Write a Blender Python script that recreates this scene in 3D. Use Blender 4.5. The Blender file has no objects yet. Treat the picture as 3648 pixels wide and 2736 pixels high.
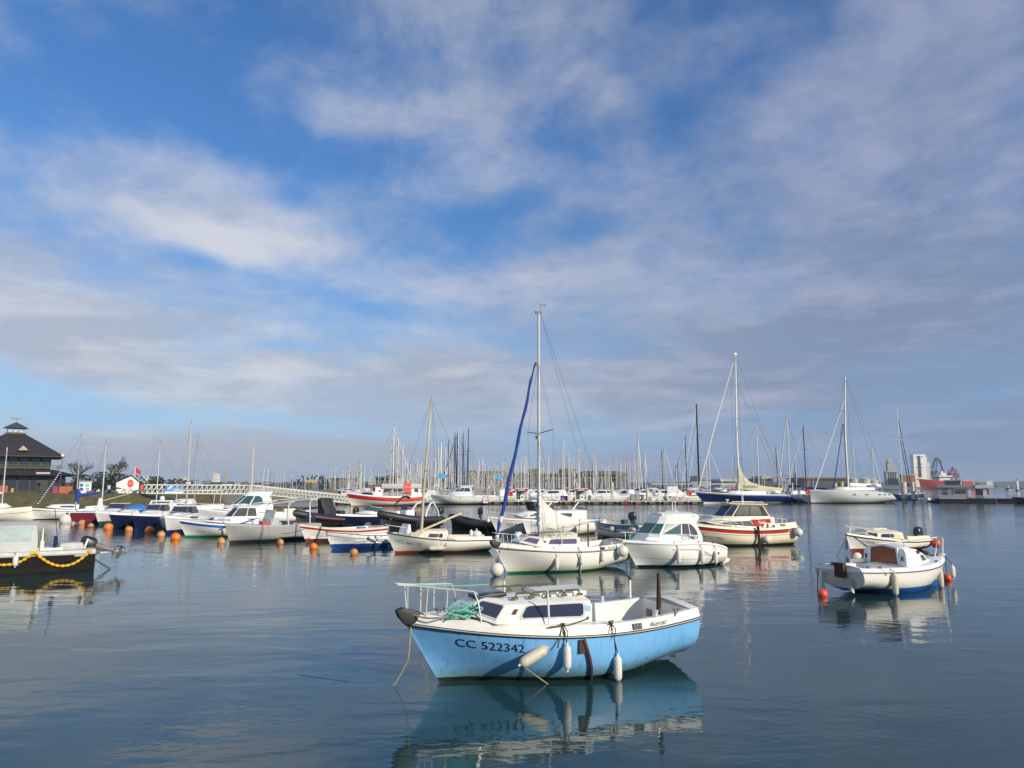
import bpy, bmesh, math, random
from mathutils import Vector, Matrix, noise as mnoise
R = math.radians
scn = bpy.context.scene
col = scn.collection
random.seed(7)
# ------------------------------------------------------------------ camera, sky, sun, exposure
CAM_H = 3.0
FPX, CX, CY = 2650.0, 1824.0, 1368.0          # focal length and centre in pixels of the 3648 px photograph
PITCH = math.atan(365 / FPX)
cam_d = bpy.data.cameras.new('camera')
cam_d.sensor_width = 36.0
cam_d.lens = 36.0 * FPX / 3648
cam_d.clip_start = 0.1
cam_d.clip_end = 20000
cam = bpy.data.objects.new('camera', cam_d)
col.objects.link(cam)
cam.location = (0, 0, CAM_H)
cam.rotation_euler = (R(90) + PITCH, 0, 0)
scn.camera = cam
scn.view_settings.view_transform = 'Standard'
scn.view_settings.look = 'None'
scn.view_settings.exposure = 0.0
scn.view_settings.gamma = 1.0
scn.cycles.max_bounces = 6
scn.cycles.glossy_bounces = 3
scn.cycles.transparent_max_bounces = 6
scn.cycles.caustics_reflective = False
scn.cycles.caustics_refractive = False
SUN_EL = R(22)
SUN_DIR = Vector((0.73 * math.cos(SUN_EL), -0.683 * math.cos(SUN_EL), math.sin(SUN_EL))).normalized()
sun_d = bpy.data.lights.new('sun', 'SUN')
sun_d.energy = 4.6
sun_d.angle = R(0.5)
sun_d.color = (1.0, 0.90, 0.73)
sun = bpy.data.objects.new('sun', sun_d)
col.objects.link(sun)
sun.rotation_euler = (-SUN_DIR).to_track_quat('-Z', 'Y').to_euler()
world = bpy.data.worlds.new('World')
scn.world = world
world.use_nodes = True
def build_sky():
 nt = world.node_tree
 nt.nodes.clear()
 N, L = nt.nodes, nt.links
 def node(t, **kw):
  n = N.new(t)
  for k, v in kw.items():
   setattr(n, k, v)
  return n
 def put(sock, v):
  if hasattr(v, 'links'):
   L.new(v, sock)
  else:
   sock.default_value = v
 def m(op, a, b=0.0, c=None, clamp=False):
  n = node('ShaderNodeMath', operation=op, use_clamp=clamp)
  put(n.inputs[0], a)
  put(n.inputs[1], b)
  if c is not None:
   put(n.inputs[2], c)
  return n.outputs[0]
 def smooth(v, a, b, to0=0.0, to1=1.0):
  n = node('ShaderNodeMapRange', interpolation_type='SMOOTHSTEP')
  put(n.inputs[0], v)
  for i, x in enumerate((a, b, to0, to1)):
   n.inputs[i + 1].default_value = x
  return n.outputs[0]
 def mix(f, a, b):
  n = node('ShaderNodeMix', data_type='RGBA')
  put(n.inputs[0], f)
  for s, v in ((n.inputs[6], a), (n.inputs[7], b)):
   if hasattr(v, 'links'):
    L.new(v, s)
   else:
    s.default_value = (*v, 1)
  return n.outputs[2]
 K = 10.0                                             # the background runs at strength 0.1
 sky = node('ShaderNodeTexSky', sky_type='NISHITA', sun_disc=False)
 sky.sun_elevation = SUN_EL
 sky.sun_rotation = math.atan2(SUN_DIR.x, SUN_DIR.y)
 sky.air_density = 1.0
 sky.dust_density = 0.4
 sky.ozone_density = 2.0
 tc = node('ShaderNodeTexCoord')
 sep = node('ShaderNodeSeparateXYZ')
 L.new(tc.outputs['Generated'], sep.inputs[0])
 x, y, z = sep.outputs
 zc = m('MAXIMUM', z, 0.0)
 el = m('ARCSINE', m('MINIMUM', z, 1.0))
 az = m('ARCTAN2', x, y)
 ang = node('ShaderNodeCombineXYZ')
 put(ang.inputs[0], az)
 put(ang.inputs[1], el)
 # cloud coordinates: azimuth and a height that crowds towards the horizon, as a flat layer does
 pl = node('ShaderNodeCombineXYZ')
 put(pl.inputs[0], az)
 put(pl.inputs[1], m('MULTIPLY', m('LOGARITHM', m('ADD', m('MAXIMUM', el, 0.0), 0.16), math.e), 0.62))
 def fbm(vec, scale, detail, rough, loc=(0, 0, 0), sc=(1, 1, 1), rot=0.0, dist=0.0):
  mp = node('ShaderNodeMapping')
  L.new(vec, mp.inputs[0])
  mp.inputs[1].default_value = loc
  mp.inputs[2].default_value = (0, 0, rot)
  mp.inputs[3].default_value = sc
  t = node('ShaderNodeTexNoise', noise_dimensions='3D')
  L.new(mp.outputs[0], t.inputs['Vector'])
  t.inputs['Scale'].default_value = scale
  t.inputs['Detail'].default_value = detail
  t.inputs['Roughness'].default_value = rough
  t.inputs['Distortion'].default_value = dist
  return t.outputs['Fac']
 def blob(a, e, ra, re, rot, w):
  # soft elliptical patch of more (w>0) or less cloud around azimuth a, elevation e (degrees)
  mp = node('ShaderNodeMapping', vector_type='TEXTURE')
  L.new(ang.outputs[0], mp.inputs[0])
  mp.inputs[1].default_value = (R(a), R(e), 0)
  mp.inputs[2].default_value = (0, 0, R(rot))
  mp.inputs[3].default_value = (R(ra), R(re), 1)
  g = node('ShaderNodeTexGradient', gradient_type='SPHERICAL')
  L.new(mp.outputs[0], g.inputs[0])
  return m('MULTIPLY', smooth(g.outputs['Fac'], 0.0, 1.0), w)
 big = fbm(pl.outputs[0], 4.6, 9, 0.60, loc=(3.37, 9.7, 3), sc=(0.85, 1.15, 1), rot=R(4), dist=0.25)
 fine = fbm(pl.outputs[0], 15.0, 7, 0.62, loc=(5.1, 3.3, 1), sc=(0.75, 1.2, 1), rot=R(-16), dist=0.3)
 cov = 0.06
 for b in SKY_BLOBS:
  cov = m('ADD', cov, blob(*b[:5], b[5] * 0.72))
 tex = m('ADD', m('MULTIPLY', m('SUBTRACT', big, 0.5), 2.3), m('MULTIPLY', m('SUBTRACT', fine, 0.5), 1.0))
 dens = m('MULTIPLY', smooth(m('ADD', tex, cov), -0.72, 0.80), smooth(el, R(8), R(30), 1.0, 0.80))
 side = smooth(az, R(-22), R(30))
 # clear sky colour: the physical sky, pushed a little towards the camera's saturated blue
 tint = mix(smooth(el, R(4), R(32)), (0.62, 0.90, 1.20), (0.60, 1.04, 1.50))
 blue = node('ShaderNodeMix', data_type='RGBA', blend_type='MULTIPLY')
 blue.inputs[0].default_value = 1.0
 L.new(sky.outputs[0], blue.inputs[6])
 L.new(tint, blue.inputs[7])
 air = node('ShaderNodeMix', data_type='RGBA')               # pale blue air near the horizon
 put(air.inputs[0], smooth(el, R(0), R(16), 0.92, 0.0))
 L.new(blue.outputs[2], air.inputs[6])
 L.new(mix(side, (0.41 * K, 0.58 * K, 0.80 * K), (0.235 * K, 0.365 * K, 0.60 * K)), air.inputs[7])
 # cloud colour: bright on the left, blue grey to the lower right
 lit = mix(side, (0.74 * K, 0.74 * K, 0.76 * K), (0.42 * K, 0.445 * K, 0.58 * K))
 shade = mix(side, (0.43 * K, 0.47 * K, 0.56 * K), (0.215 * K, 0.28 * K, 0.42 * K))
 sh = fbm(pl.outputs[0], 6.5, 8, 0.6, loc=(4.4, 1.2, 7), sc=(0.7, 1.3, 1), rot=R(-8), dist=0.3)
 shf = smooth(m('ADD', sh, m('MULTIPLY', smooth(el, R(2), R(24), 1.0, 0.0), 0.08)), 0.32, 0.72)
 sh2 = fbm(pl.outputs[0], 24.0, 6, 0.62, loc=(1.4, 2.2, 5), sc=(0.6, 1.25, 1), rot=R(-8), dist=0.3)
 shf = m('ADD', shf, m('MULTIPLY', m('SUBTRACT', sh2, 0.5), 1.1))
 dk = 0.0
 for b in SKY_DARK:
  dk = m('ADD', dk, blob(*b))
 shf = m('MULTIPLY', m('ADD', shf, dk, clamp=True), 0.92)
 cloud = mix(shf, lit, shade)
 out = mix(m('MULTIPLY', dens, 0.90), air.outputs[2], cloud)
 bg = node('ShaderNodeBackground')
 L.new(out, bg.inputs[0])
 bg.inputs[1].default_value = 0.1
 o = node('ShaderNodeOutputWorld')
 L.new(bg.outputs[0], o.inputs[0])
# azimuth, elevation, half width, half height (deg), tilt, weight : where cloud is thicker or thinner
SKY_BLOBS = [
 (-17.5, 31.7, 14.3, 4.7, 0, -0.6), (-29.4, 27.7, 15.9, 8.4, -8, -1.15), (-20.2, 24.6, 8.8, 5.2, -25, -0.75), (-11.8, 24.3, 10.5, 3.0, -5, -0.85), (16.2, 28.3, 19.2, 4.4, 24, -0.95),
 (19.3, 33.6, 13.9, 2.1, 0, -0.5), (4.1, 26.1, 6.2, 3.9, 0, -0.7), (-23.3, 16.0, 5.3, 1.3, -5, -0.65), (-10.6, 13.4, 6.4, 1.4, -8, -0.75), (-17.5, 10.3, 6.4, 0.8, 2, -0.6),
 (-17.2, 20.8, 3.6, 1.6, 0, -0.4), (-3.4, 18.9, 6.8, 4.0, -10, -0.75), (5.5, 19.9, 3.6, 1.9, 0, -0.45), (-7.5, 30.9, 10.4, 3.7, 15, -0.35), (-32.4, 5.4, 13.9, 2.0, -5, -1.35),
 (-17.3, 4.8, 13.8, 1.3, -6, -0.9), (20.7, 4.9, 11.4, 1.0, 0, -0.6), (5.9, 3.7, 15.0, 1.3, 0, -0.45), (29.2, 4.7, 5.0, 0.9, 3, -0.4), (-31.5, 20.8, 12.8, 3.7, -27, -0.22),
 (-35.6, 27.1, 5.3, 2.1, -30, 0.45), (-16.4, 30.6, 9.7, 4.8, 0, 0.02), (-26.1, 24.7, 7.3, 1.6, -25, 0.35), (-15.2, 19.5, 8.1, 3.5, -5, 0.5), (-5.1, 28.0, 7.3, 2.1, 12, 0.5),
 (-7.3, 23.0, 11.6, 3.0, 0, 0.4), (-25.1, 17.6, 8.9, 2.7, -15, 0.75), (-19.7, 17.1, 6.6, 2.1, -5, 0.55), (-28.7, 10.1, 22.0, 6.0, -3, 0.75), (7.1, 23.4, 8.4, 4.6, 0, 0.5),
 (26.6, 18.0, 23.6, 11.7, 22, 0.7), (31.7, 26.8, 9.1, 7.0, 40, 0.75), (22.4, 9.6, 28.1, 7.1, 5, 0.65), (-2.7, 8.2, 21.8, 3.9, 0, 0.6), (-22.9, 2.2, 27.5, 1.9, 0, 1.0),
 (1.7, 15.7, 11.2, 2.5, 0, 0.3),
 (0, 82, 90, 30, 0, 0.3), (130, 25, 90, 30, 0, 0.35), (-130, 25, 90, 30, 0, 0.35),
]
SKY_DARK = [
 (-29.3, 9.5, 15.0, 3.5, -3, 0.35), (-17.2, 2.3, 29.6, 2.4, 0, 0.75), (27.8, 9.2, 18.9, 9.1, 8, 0.28), (18.9, 17.9, 18.3, 3.4, 15, 0.2), (31.6, 4.3, 14.2, 4.3, 0, 0.3),
 (-30.7, 21.3, 12.0, 3.1, -27, 0.08), (-24.7, 17.7, 7.9, 2.5, -15, -0.8), (-19.5, 17.2, 6.6, 2.1, -5, -0.8), (-10.4, 14.9, 9.1, 2.1, -10, -0.7), (7.1, 23.4, 7.7, 4.0, 0, -0.5),
 (-15.3, 20.5, 7.5, 2.3, 0, -0.3), (-6.0, 11.8, 10.9, 1.7, -8, -0.5),
 (0, 75, 60, 40, 0, -0.4),
]
build_sky()
# ------------------------------------------------------------------ places read off the photograph
def ray(px, py):
 u = (CY - py) / FPX
 c, s = math.cos(PITCH), math.sin(PITCH)
 return Vector(((px - CX) / FPX, c - u * s, s + u * c))
def W(px, py, z=0.0):
 d = ray(px, py)
 t = (z - CAM_H) / d.z
 return Vector((d.x * t, d.y * t, z))
def At(px, py, Y):
 d = ray(px, py)
 t = Y / d.y
 return Vector((d.x * t, Y, CAM_H + d.z * t))
# ------------------------------------------------------------------ materials
MATS = {}
def _nodes(name):
 m = bpy.data.materials.new(name)
 m.use_nodes = True
 nt = m.node_tree
 b = nt.nodes['Principled BSDF']
 return m, nt, b
def c4(c):
 return (c[0], c[1], c[2], 1)
def mat(name, c, rough=0.5, metal=0.0, var=0.12, scale=4.0, bump=0.0, bscale=40.0, spec=0.5, c2=None, c2f=(0.55, 0.7), stretch=(1, 1, 1), emit=None):
 """one procedural paint: base colour with slow mottling, optional second colour in patches, optional fine bump"""
 if name in MATS:
  return MATS[name]
 m, nt, b = _nodes(name)
 N, L = nt.nodes, nt.links
 tc = N.new('ShaderNodeTexCoord')
 mp = N.new('ShaderNodeMapping')
 mp.inputs[3].default_value = stretch
 L.new(tc.outputs['Object'], mp.inputs[0])
 n = N.new('ShaderNodeTexNoise')
 n.inputs['Scale'].default_value = scale
 n.inputs['Detail'].default_value = 6
 n.inputs['Roughness'].default_value = 0.62
 L.new(mp.outputs[0], n.inputs['Vector'])
 mr = N.new('ShaderNodeMapRange')
 mr.inputs[1].default_value = 0.3
 mr.inputs[2].default_value = 0.7
 mr.inputs[3].default_value = 1 - var
 mr.inputs[4].default_value = 1 + var * 0.5
 L.new(n.outputs['Fac'], mr.inputs[0])
 mx = N.new('ShaderNodeMix')
 mx.data_type = 'RGBA'
 mx.blend_type = 'MULTIPLY'
 mx.inputs[0].default_value = 1
 mx.inputs[6].default_value = c4(c)
 L.new(mr.outputs[0], mx.inputs[7])
 out = mx.outputs[2]
 if c2:
  n2 = N.new('ShaderNodeTexNoise')
  n2.inputs['Scale'].default_value = scale * 0.8
  n2.inputs['Detail'].default_value = 8
  n2.inputs['Roughness'].default_value = 0.7
  L.new(mp.outputs[0], n2.inputs['Vector'])
  r2 = N.new('ShaderNodeMapRange')
  r2.inputs[1].default_value, r2.inputs[2].default_value = c2f
  L.new(n2.outputs['Fac'], r2.inputs[0])
  x2 = N.new('ShaderNodeMix')
  x2.data_type = 'RGBA'
  L.new(r2.outputs[0], x2.inputs[0])
  L.new(out, x2.inputs[6])
  x2.inputs[7].default_value = c4(c2)
  out = x2.outputs[2]
 L.new(out, b.inputs['Base Color'])
 b.inputs['Roughness'].default_value = rough
 b.inputs['Metallic'].default_value = metal
 b.inputs['Specular IOR Level'].default_value = spec
 if bump:
  nb = N.new('ShaderNodeTexNoise')
  nb.inputs['Scale'].default_value = bscale
  nb.inputs['Detail'].default_value = 4
  L.new(mp.outputs[0], nb.inputs['Vector'])
  bp = N.new('ShaderNodeBump')
  bp.inputs['Strength'].default_value = 1.0
  bp.inputs['Distance'].default_value = bump
  L.new(nb.outputs['Fac'], bp.inputs['Height'])
  L.new(bp.outputs[0], b.inputs['Normal'])
 MATS[name] = m
 return m
def hull_mat(name, base, bands=(), stripes=(), rough=0.3, grime=None, gh=0.25, var=0.08, streak=0.25, rough_edge=0.03):
 """hull paint. bands: (z_lo, z_hi, colour) above the waterline; stripes: (lo, hi, colour) measured down from the sheer"""
 if name in MATS:
  return MATS[name]
 m, nt, b = _nodes(name)
 N, L = nt.nodes, nt.links
 def math_(op, a, c, clamp=False):
  n = N.new('ShaderNodeMath')
  n.operation = op
  n.use_clamp = clamp
  for i, v in enumerate((a, c)):
   if hasattr(v, 'links'):
    L.new(v, n.inputs[i])
   else:
    n.inputs[i].default_value = v
  return n.outputs[0]
 def mixc(f, a, c):
  n = N.new('ShaderNodeMix')
  n.data_type = 'RGBA'
  L.new(f, n.inputs[0])
  for s, v in ((n.inputs[6], a), (n.inputs[7], c)):
   if hasattr(v, 'links'):
    L.new(v, s)
   else:
    s.default_value = c4(v)
  return n.outputs[2]
 tc = N.new('ShaderNodeTexCoord')
 sp = N.new('ShaderNodeSeparateXYZ')
 L.new(tc.outputs['Object'], sp.inputs[0])
 z = sp.outputs[2]
 def noise(scale, sc, detail=5, rg=0.6):
  mp = N.new('ShaderNodeMapping')
  mp.inputs[3].default_value = sc
  L.new(tc.outputs['Object'], mp.inputs[0])
  n = N.new('ShaderNodeTexNoise')
  n.inputs['Scale'].default_value = scale
  n.inputs['Detail'].default_value = detail
  n.inputs['Roughness'].default_value = rg
  L.new(mp.outputs[0], n.inputs['Vector'])
  return n.outputs['Fac']
 n1 = noise(2.2, (1, 1, 1), 6)
 n2 = noise(5.0, (3, 3, 0.25), 4)
 v = math_('ADD', math_('MULTIPLY', math_('SUBTRACT', n1, 0.5), var * 2.5), 1.0)
 v = math_('SUBTRACT', v, math_('MULTIPLY', math_('MAXIMUM', math_('SUBTRACT', n2, 0.55), 0.0), streak * 2))
 mul = N.new('ShaderNodeMix')
 mul.data_type = 'RGBA'
 mul.blend_type = 'MULTIPLY'
 mul.inputs[0].default_value = 1
 mul.inputs[6].default_value = c4(base)
 L.new(v, mul.inputs[7])
 out = mul.outputs[2]
 at = N.new('ShaderNodeAttribute')
 at.attribute_name = 'sd'
 sd = at.outputs['Fac']
 for lo, hi, cc in stripes:
  f = math_('MULTIPLY', math_('GREATER_THAN', sd, lo), math_('LESS_THAN', sd, hi))
  out = mixc(f, out, cc)
 if grime:
  g = math_('MULTIPLY', math_('SUBTRACT', gh, z), 1.0 / gh, True)
  g = math_('MULTIPLY', math_('MULTIPLY', g, math_('ADD', n1, 0.35)), 1.15, True)
  out = mixc(g, out, grime)
 zw = math_('ADD', z, math_('MULTIPLY', math_('SUBTRACT', noise(6.0, (1, 1, 0.4), 7, 0.7), 0.5), rough_edge * 4))
 for lo, hi, cc in bands:
  f = math_('MULTIPLY', math_('GREATER_THAN', zw, lo), math_('LESS_THAN', zw, hi))
  out = mixc(f, out, cc)
 L.new(out, b.inputs['Base Color'])
 b.inputs['Roughness'].default_value = rough
 b.inputs['Coat Weight'].default_value = 0.15 if rough < .6 else 0
 b.inputs['Specular IOR Level'].default_value = 0.5 if rough < .6 else 0.15
 MATS[name] = m
 return m
def glass(name, c, rough=0.06):
 if name in MATS:
  return MATS[name]
 m = mat(name, c, rough, 0, 0.25, 2.0, spec=0.7)
 return m
# ------------------------------------------------------------------ mesh builder
class MB:
 def __init__(s):
  s.v, s.f, s.mi, s.sd = [], [], [], {}
 def add(s, vs, fs, mi=0):
  o = len(s.v)
  s.v.extend(Vector(p) for p in vs)
  for f in fs:
   s.f.append([i + o for i in f])
   s.mi.append(mi)
  return o
 def quad(s, a, b, c, d, mi=0):
  s.add((a, b, c, d), [(0, 1, 2, 3)], mi)
 def box(s, c, size, mi=0, rot=0.0, M=None):
  hx, hy, hz = size[0] / 2, size[1] / 2, size[2] / 2
  vs = [Vector((x, y, z)) for x in (-hx, hx) for y in (-hy, hy) for z in (-hz, hz)]
  if M is None:
   M = Matrix.Rotation(rot, 3, 'Z') if rot else Matrix.Identity(3)
  vs = [M @ p + Vector(c) for p in vs]
  s.add(vs, [(0, 1, 3, 2), (4, 6, 7, 5), (0, 4, 5, 1), (2, 3, 7, 6), (0, 2, 6, 4), (1, 5, 7, 3)], mi)
  return s
 def beam(s, a, b, w, h, mi=0):
  """rectangular bar from a to b"""
  a, b = Vector(a), Vector(b)
  d = (b - a)
  q = d.to_track_quat('X', 'Z').to_matrix()
  return s.box((a + b) / 2, (d.length, w, h), mi, M=q)
 def tube(s, pts, r, n=6, mi=0, caps=True, sx=1.0):
  pts = [Vector(p) for p in pts]
  k = len(pts)
  rs = r if isinstance(r, (list, tuple)) else [r] * k
  d0 = (pts[1] - pts[0]).normalized()
  up = Vector((0, 0, 1)) if abs(d0.z) < 0.9 else Vector((0, 1, 0))
  vs = []
  for i, p in enumerate(pts):
   d = (pts[min(i + 1, k - 1)] - pts[max(i - 1, 0)])
   if d.length < 1e-9:
    d = d0
   d.normalize()
   a = d.cross(up)
   if a.length < 1e-4:
    a = d.cross(Vector((1, 0, 0)))
   a.normalize()
   b = a.cross(d).normalized()
   for j in range(n):
    t = 2 * math.pi * j / n
    vs.append(p + (a * math.cos(t) * sx + b * math.sin(t)) * rs[i])
  fs = []
  for i in range(k - 1):
   for j in range(n):
    fs.append((i * n + j, i * n + (j + 1) % n, (i + 1) * n + (j + 1) % n, (i + 1) * n + j))
  if caps:
   fs.append(tuple(range(n))[::-1])
   fs.append(tuple((k - 1) * n + j for j in range(n)))
  s.add(vs, fs, mi)
  return s
 def lathe(s, prof, n=16, c=(0, 0, 0), M=None, mi=0, sy=1.0):
  c = Vector(c)
  M = M or Matrix.Identity(3)
  vs, fs = [], []
  for r, z in prof:
   for j in range(n):
    t = 2 * math.pi * j / n
    vs.append(M @ Vector((r * math.cos(t), r * math.sin(t) * sy, z)) + c)
  k = len(prof)
  for i in range(k - 1):
   for j in range(n):
    fs.append((i * n + j, i * n + (j + 1) % n, (i + 1) * n + (j + 1) % n, (i + 1) * n + j))
  if prof[0][0] > 1e-6:
   fs.append(tuple(range(n))[::-1])
  if prof[-1][0] > 1e-6:
   fs.append(tuple((k - 1) * n + j for j in range(n)))
  s.add(vs, fs, mi)
  return s
 def ball(s, c, r, n=14, k=9, sc=(1, 1, 1), mi=0, M=None):
  prof = [(r * math.sin(math.pi * i / k), -r * math.cos(math.pi * i / k)) for i in range(k + 1)]
  prof[0] = (1e-5, -r)
  prof[-1] = (1e-5, r)
  D = Matrix.Diagonal(sc)
  s.lathe(prof, n, c, (M @ D) if M else D, mi)
  return s
 def loft(s, rings, mi=0, closed=True, cap0=False, cap1=False):
  n = len(rings[0])
  vs = [p for r in rings for p in r]
  fs = []
  for i in range(len(rings) - 1):
   for j in range(n if closed else n - 1):
    fs.append((i * n + j, i * n + (j + 1) % n, (i + 1) * n + (j + 1) % n, (i + 1) * n + j))
  if cap0:
   fs.append(tuple(range(n))[::-1])
  if cap1:
   fs.append(tuple((len(rings) - 1) * n + j for j in range(n)))
  s.add(vs, fs, mi)
  return s
 def prism(s, poly, axis, a, b, mi=0):
  """poly: 2-D outline; axis 'y': (x,z) swept along y, 'x': (y,z), 'z': (x,y)"""
  def P(p, t):
   return {'y': (p[0], t, p[1]), 'x': (t, p[0], p[1]), 'z': (p[0], p[1], t)}[axis]
  s.loft([[P(p, a) for p in poly], [P(p, b) for p in poly]], mi, True, True, True)
  return s
 def build(s, name, mats, parent=None, smooth=True, angle=35, bevel=0.0, seg=2, loc=None, rot=None):
  me = bpy.data.meshes.new(name)
  bm = bmesh.new()
  lay = bm.verts.layers.float.new('sd') if s.sd else None
  bv = [bm.verts.new(p) for p in s.v]
  if lay:
   for i, val in s.sd.items():
    bv[i][lay] = val
  for f, mi in zip(s.f, s.mi):
   g = []
   for i in f:
    if bv[i] not in g:
     g.append(bv[i])
   if len(g) < 3:
    continue
   try:
    fc = bm.faces.new(g)
    fc.material_index = mi
   except ValueError:
    pass
  bmesh.ops.remove_doubles(bm, verts=bm.verts, dist=1e-5)
  bmesh.ops.recalc_face_normals(bm, faces=bm.faces)
  if bevel:
   es = [e for e in bm.edges if len(e.link_faces) == 2 and e.calc_face_angle(0) > R(25)]
   bmesh.ops.bevel(bm, geom=es, offset=bevel, segments=seg, affect='EDGES', clamp_overlap=True, profile=0.6)
  bm.to_mesh(me)
  bm.free()
  for mt in (mats if isinstance(mats, (list, tuple)) else [mats]):
   me.materials.append(mt)
  if smooth:
   me.shade_smooth()
   me.set_sharp_from_angle(angle=R(angle))
  o = bpy.data.objects.new(name, me)
  col.objects.link(o)
  if parent:
   o.parent = parent
  if loc is not None:
   o.location = loc
  if rot is not None:
   o.rotation_euler = rot
  return o
def tag(o, label, cat, group=None, kind=None):
 if label:
  o['label'] = label
 if cat:
  o['category'] = cat
 if group:
  o['group'] = group
 if kind:
  o['kind'] = kind
 return o
def thing(name, label, cat, loc=(0, 0, 0), rz=0.0, group=None):
 o = bpy.data.objects.new(name, None)
 o.empty_display_size = 0.3
 col.objects.link(o)
 o.location = loc
 o.rotation_euler = (0, 0, rz)
 return tag(o, label, cat, group)
KIDS = {}
def copy_tree(o, parent=None):
 c = o.copy()
 col.objects.link(c)
 if parent:
  c.parent = parent
 for ch in list(o.children):
  copy_tree(ch, c)
 return c
_txt = {}
def text2d(s, shear=0.0):
 """letter shapes as flat polygons, 1 unit high"""
 k = (s, shear)
 if k in _txt:
  return _txt[k]
 cu = bpy.data.curves.new('lettering', 'FONT')
 cu.body = s
 cu.shear = shear
 cu.resolution_u = 3
 ob = bpy.data.objects.new('lettering', cu)
 col.objects.link(ob)
 dg = bpy.context.evaluated_depsgraph_get()
 me = bpy.data.meshes.new_from_object(ob.evaluated_get(dg))
 vs = [(v.co.x / 0.7, v.co.y / 0.7) for v in me.vertices]
 fs = [tuple(p.vertices) for p in me.polygons]
 col.objects.unlink(ob)
 bpy.data.objects.remove(ob)
 bpy.data.meshes.remove(me)
 w = max(v[0] for v in vs)
 _txt[k] = (vs, fs, w)
 return _txt[k]
def text_on(mb, s, fn, size, shear=0.0, wide=1.0, mi=0):
 """fn(u, v) maps metres along / above the base line to space"""
 vs, fs, w = text2d(s, shear)
 mb.add([fn(x * size * wide, y * size) for x, y in vs], fs, mi)
 return w * size * wide
def frame_text(mb, s, origin, ux, uz, size, off=0.0, wide=1.0, shear=0.0, center=True, mi=0):
 ux, uz = Vector(ux).normalized(), Vector(uz).normalized()
 o = Vector(origin) + ux.cross(uz) * off
 w = text2d(s, shear)[2] * size * wide
 sh = -w / 2 if center else 0
 text_on(mb, s, lambda u, v: o + ux * (u + sh) + uz * v, size, shear, wide, mi)
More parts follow.
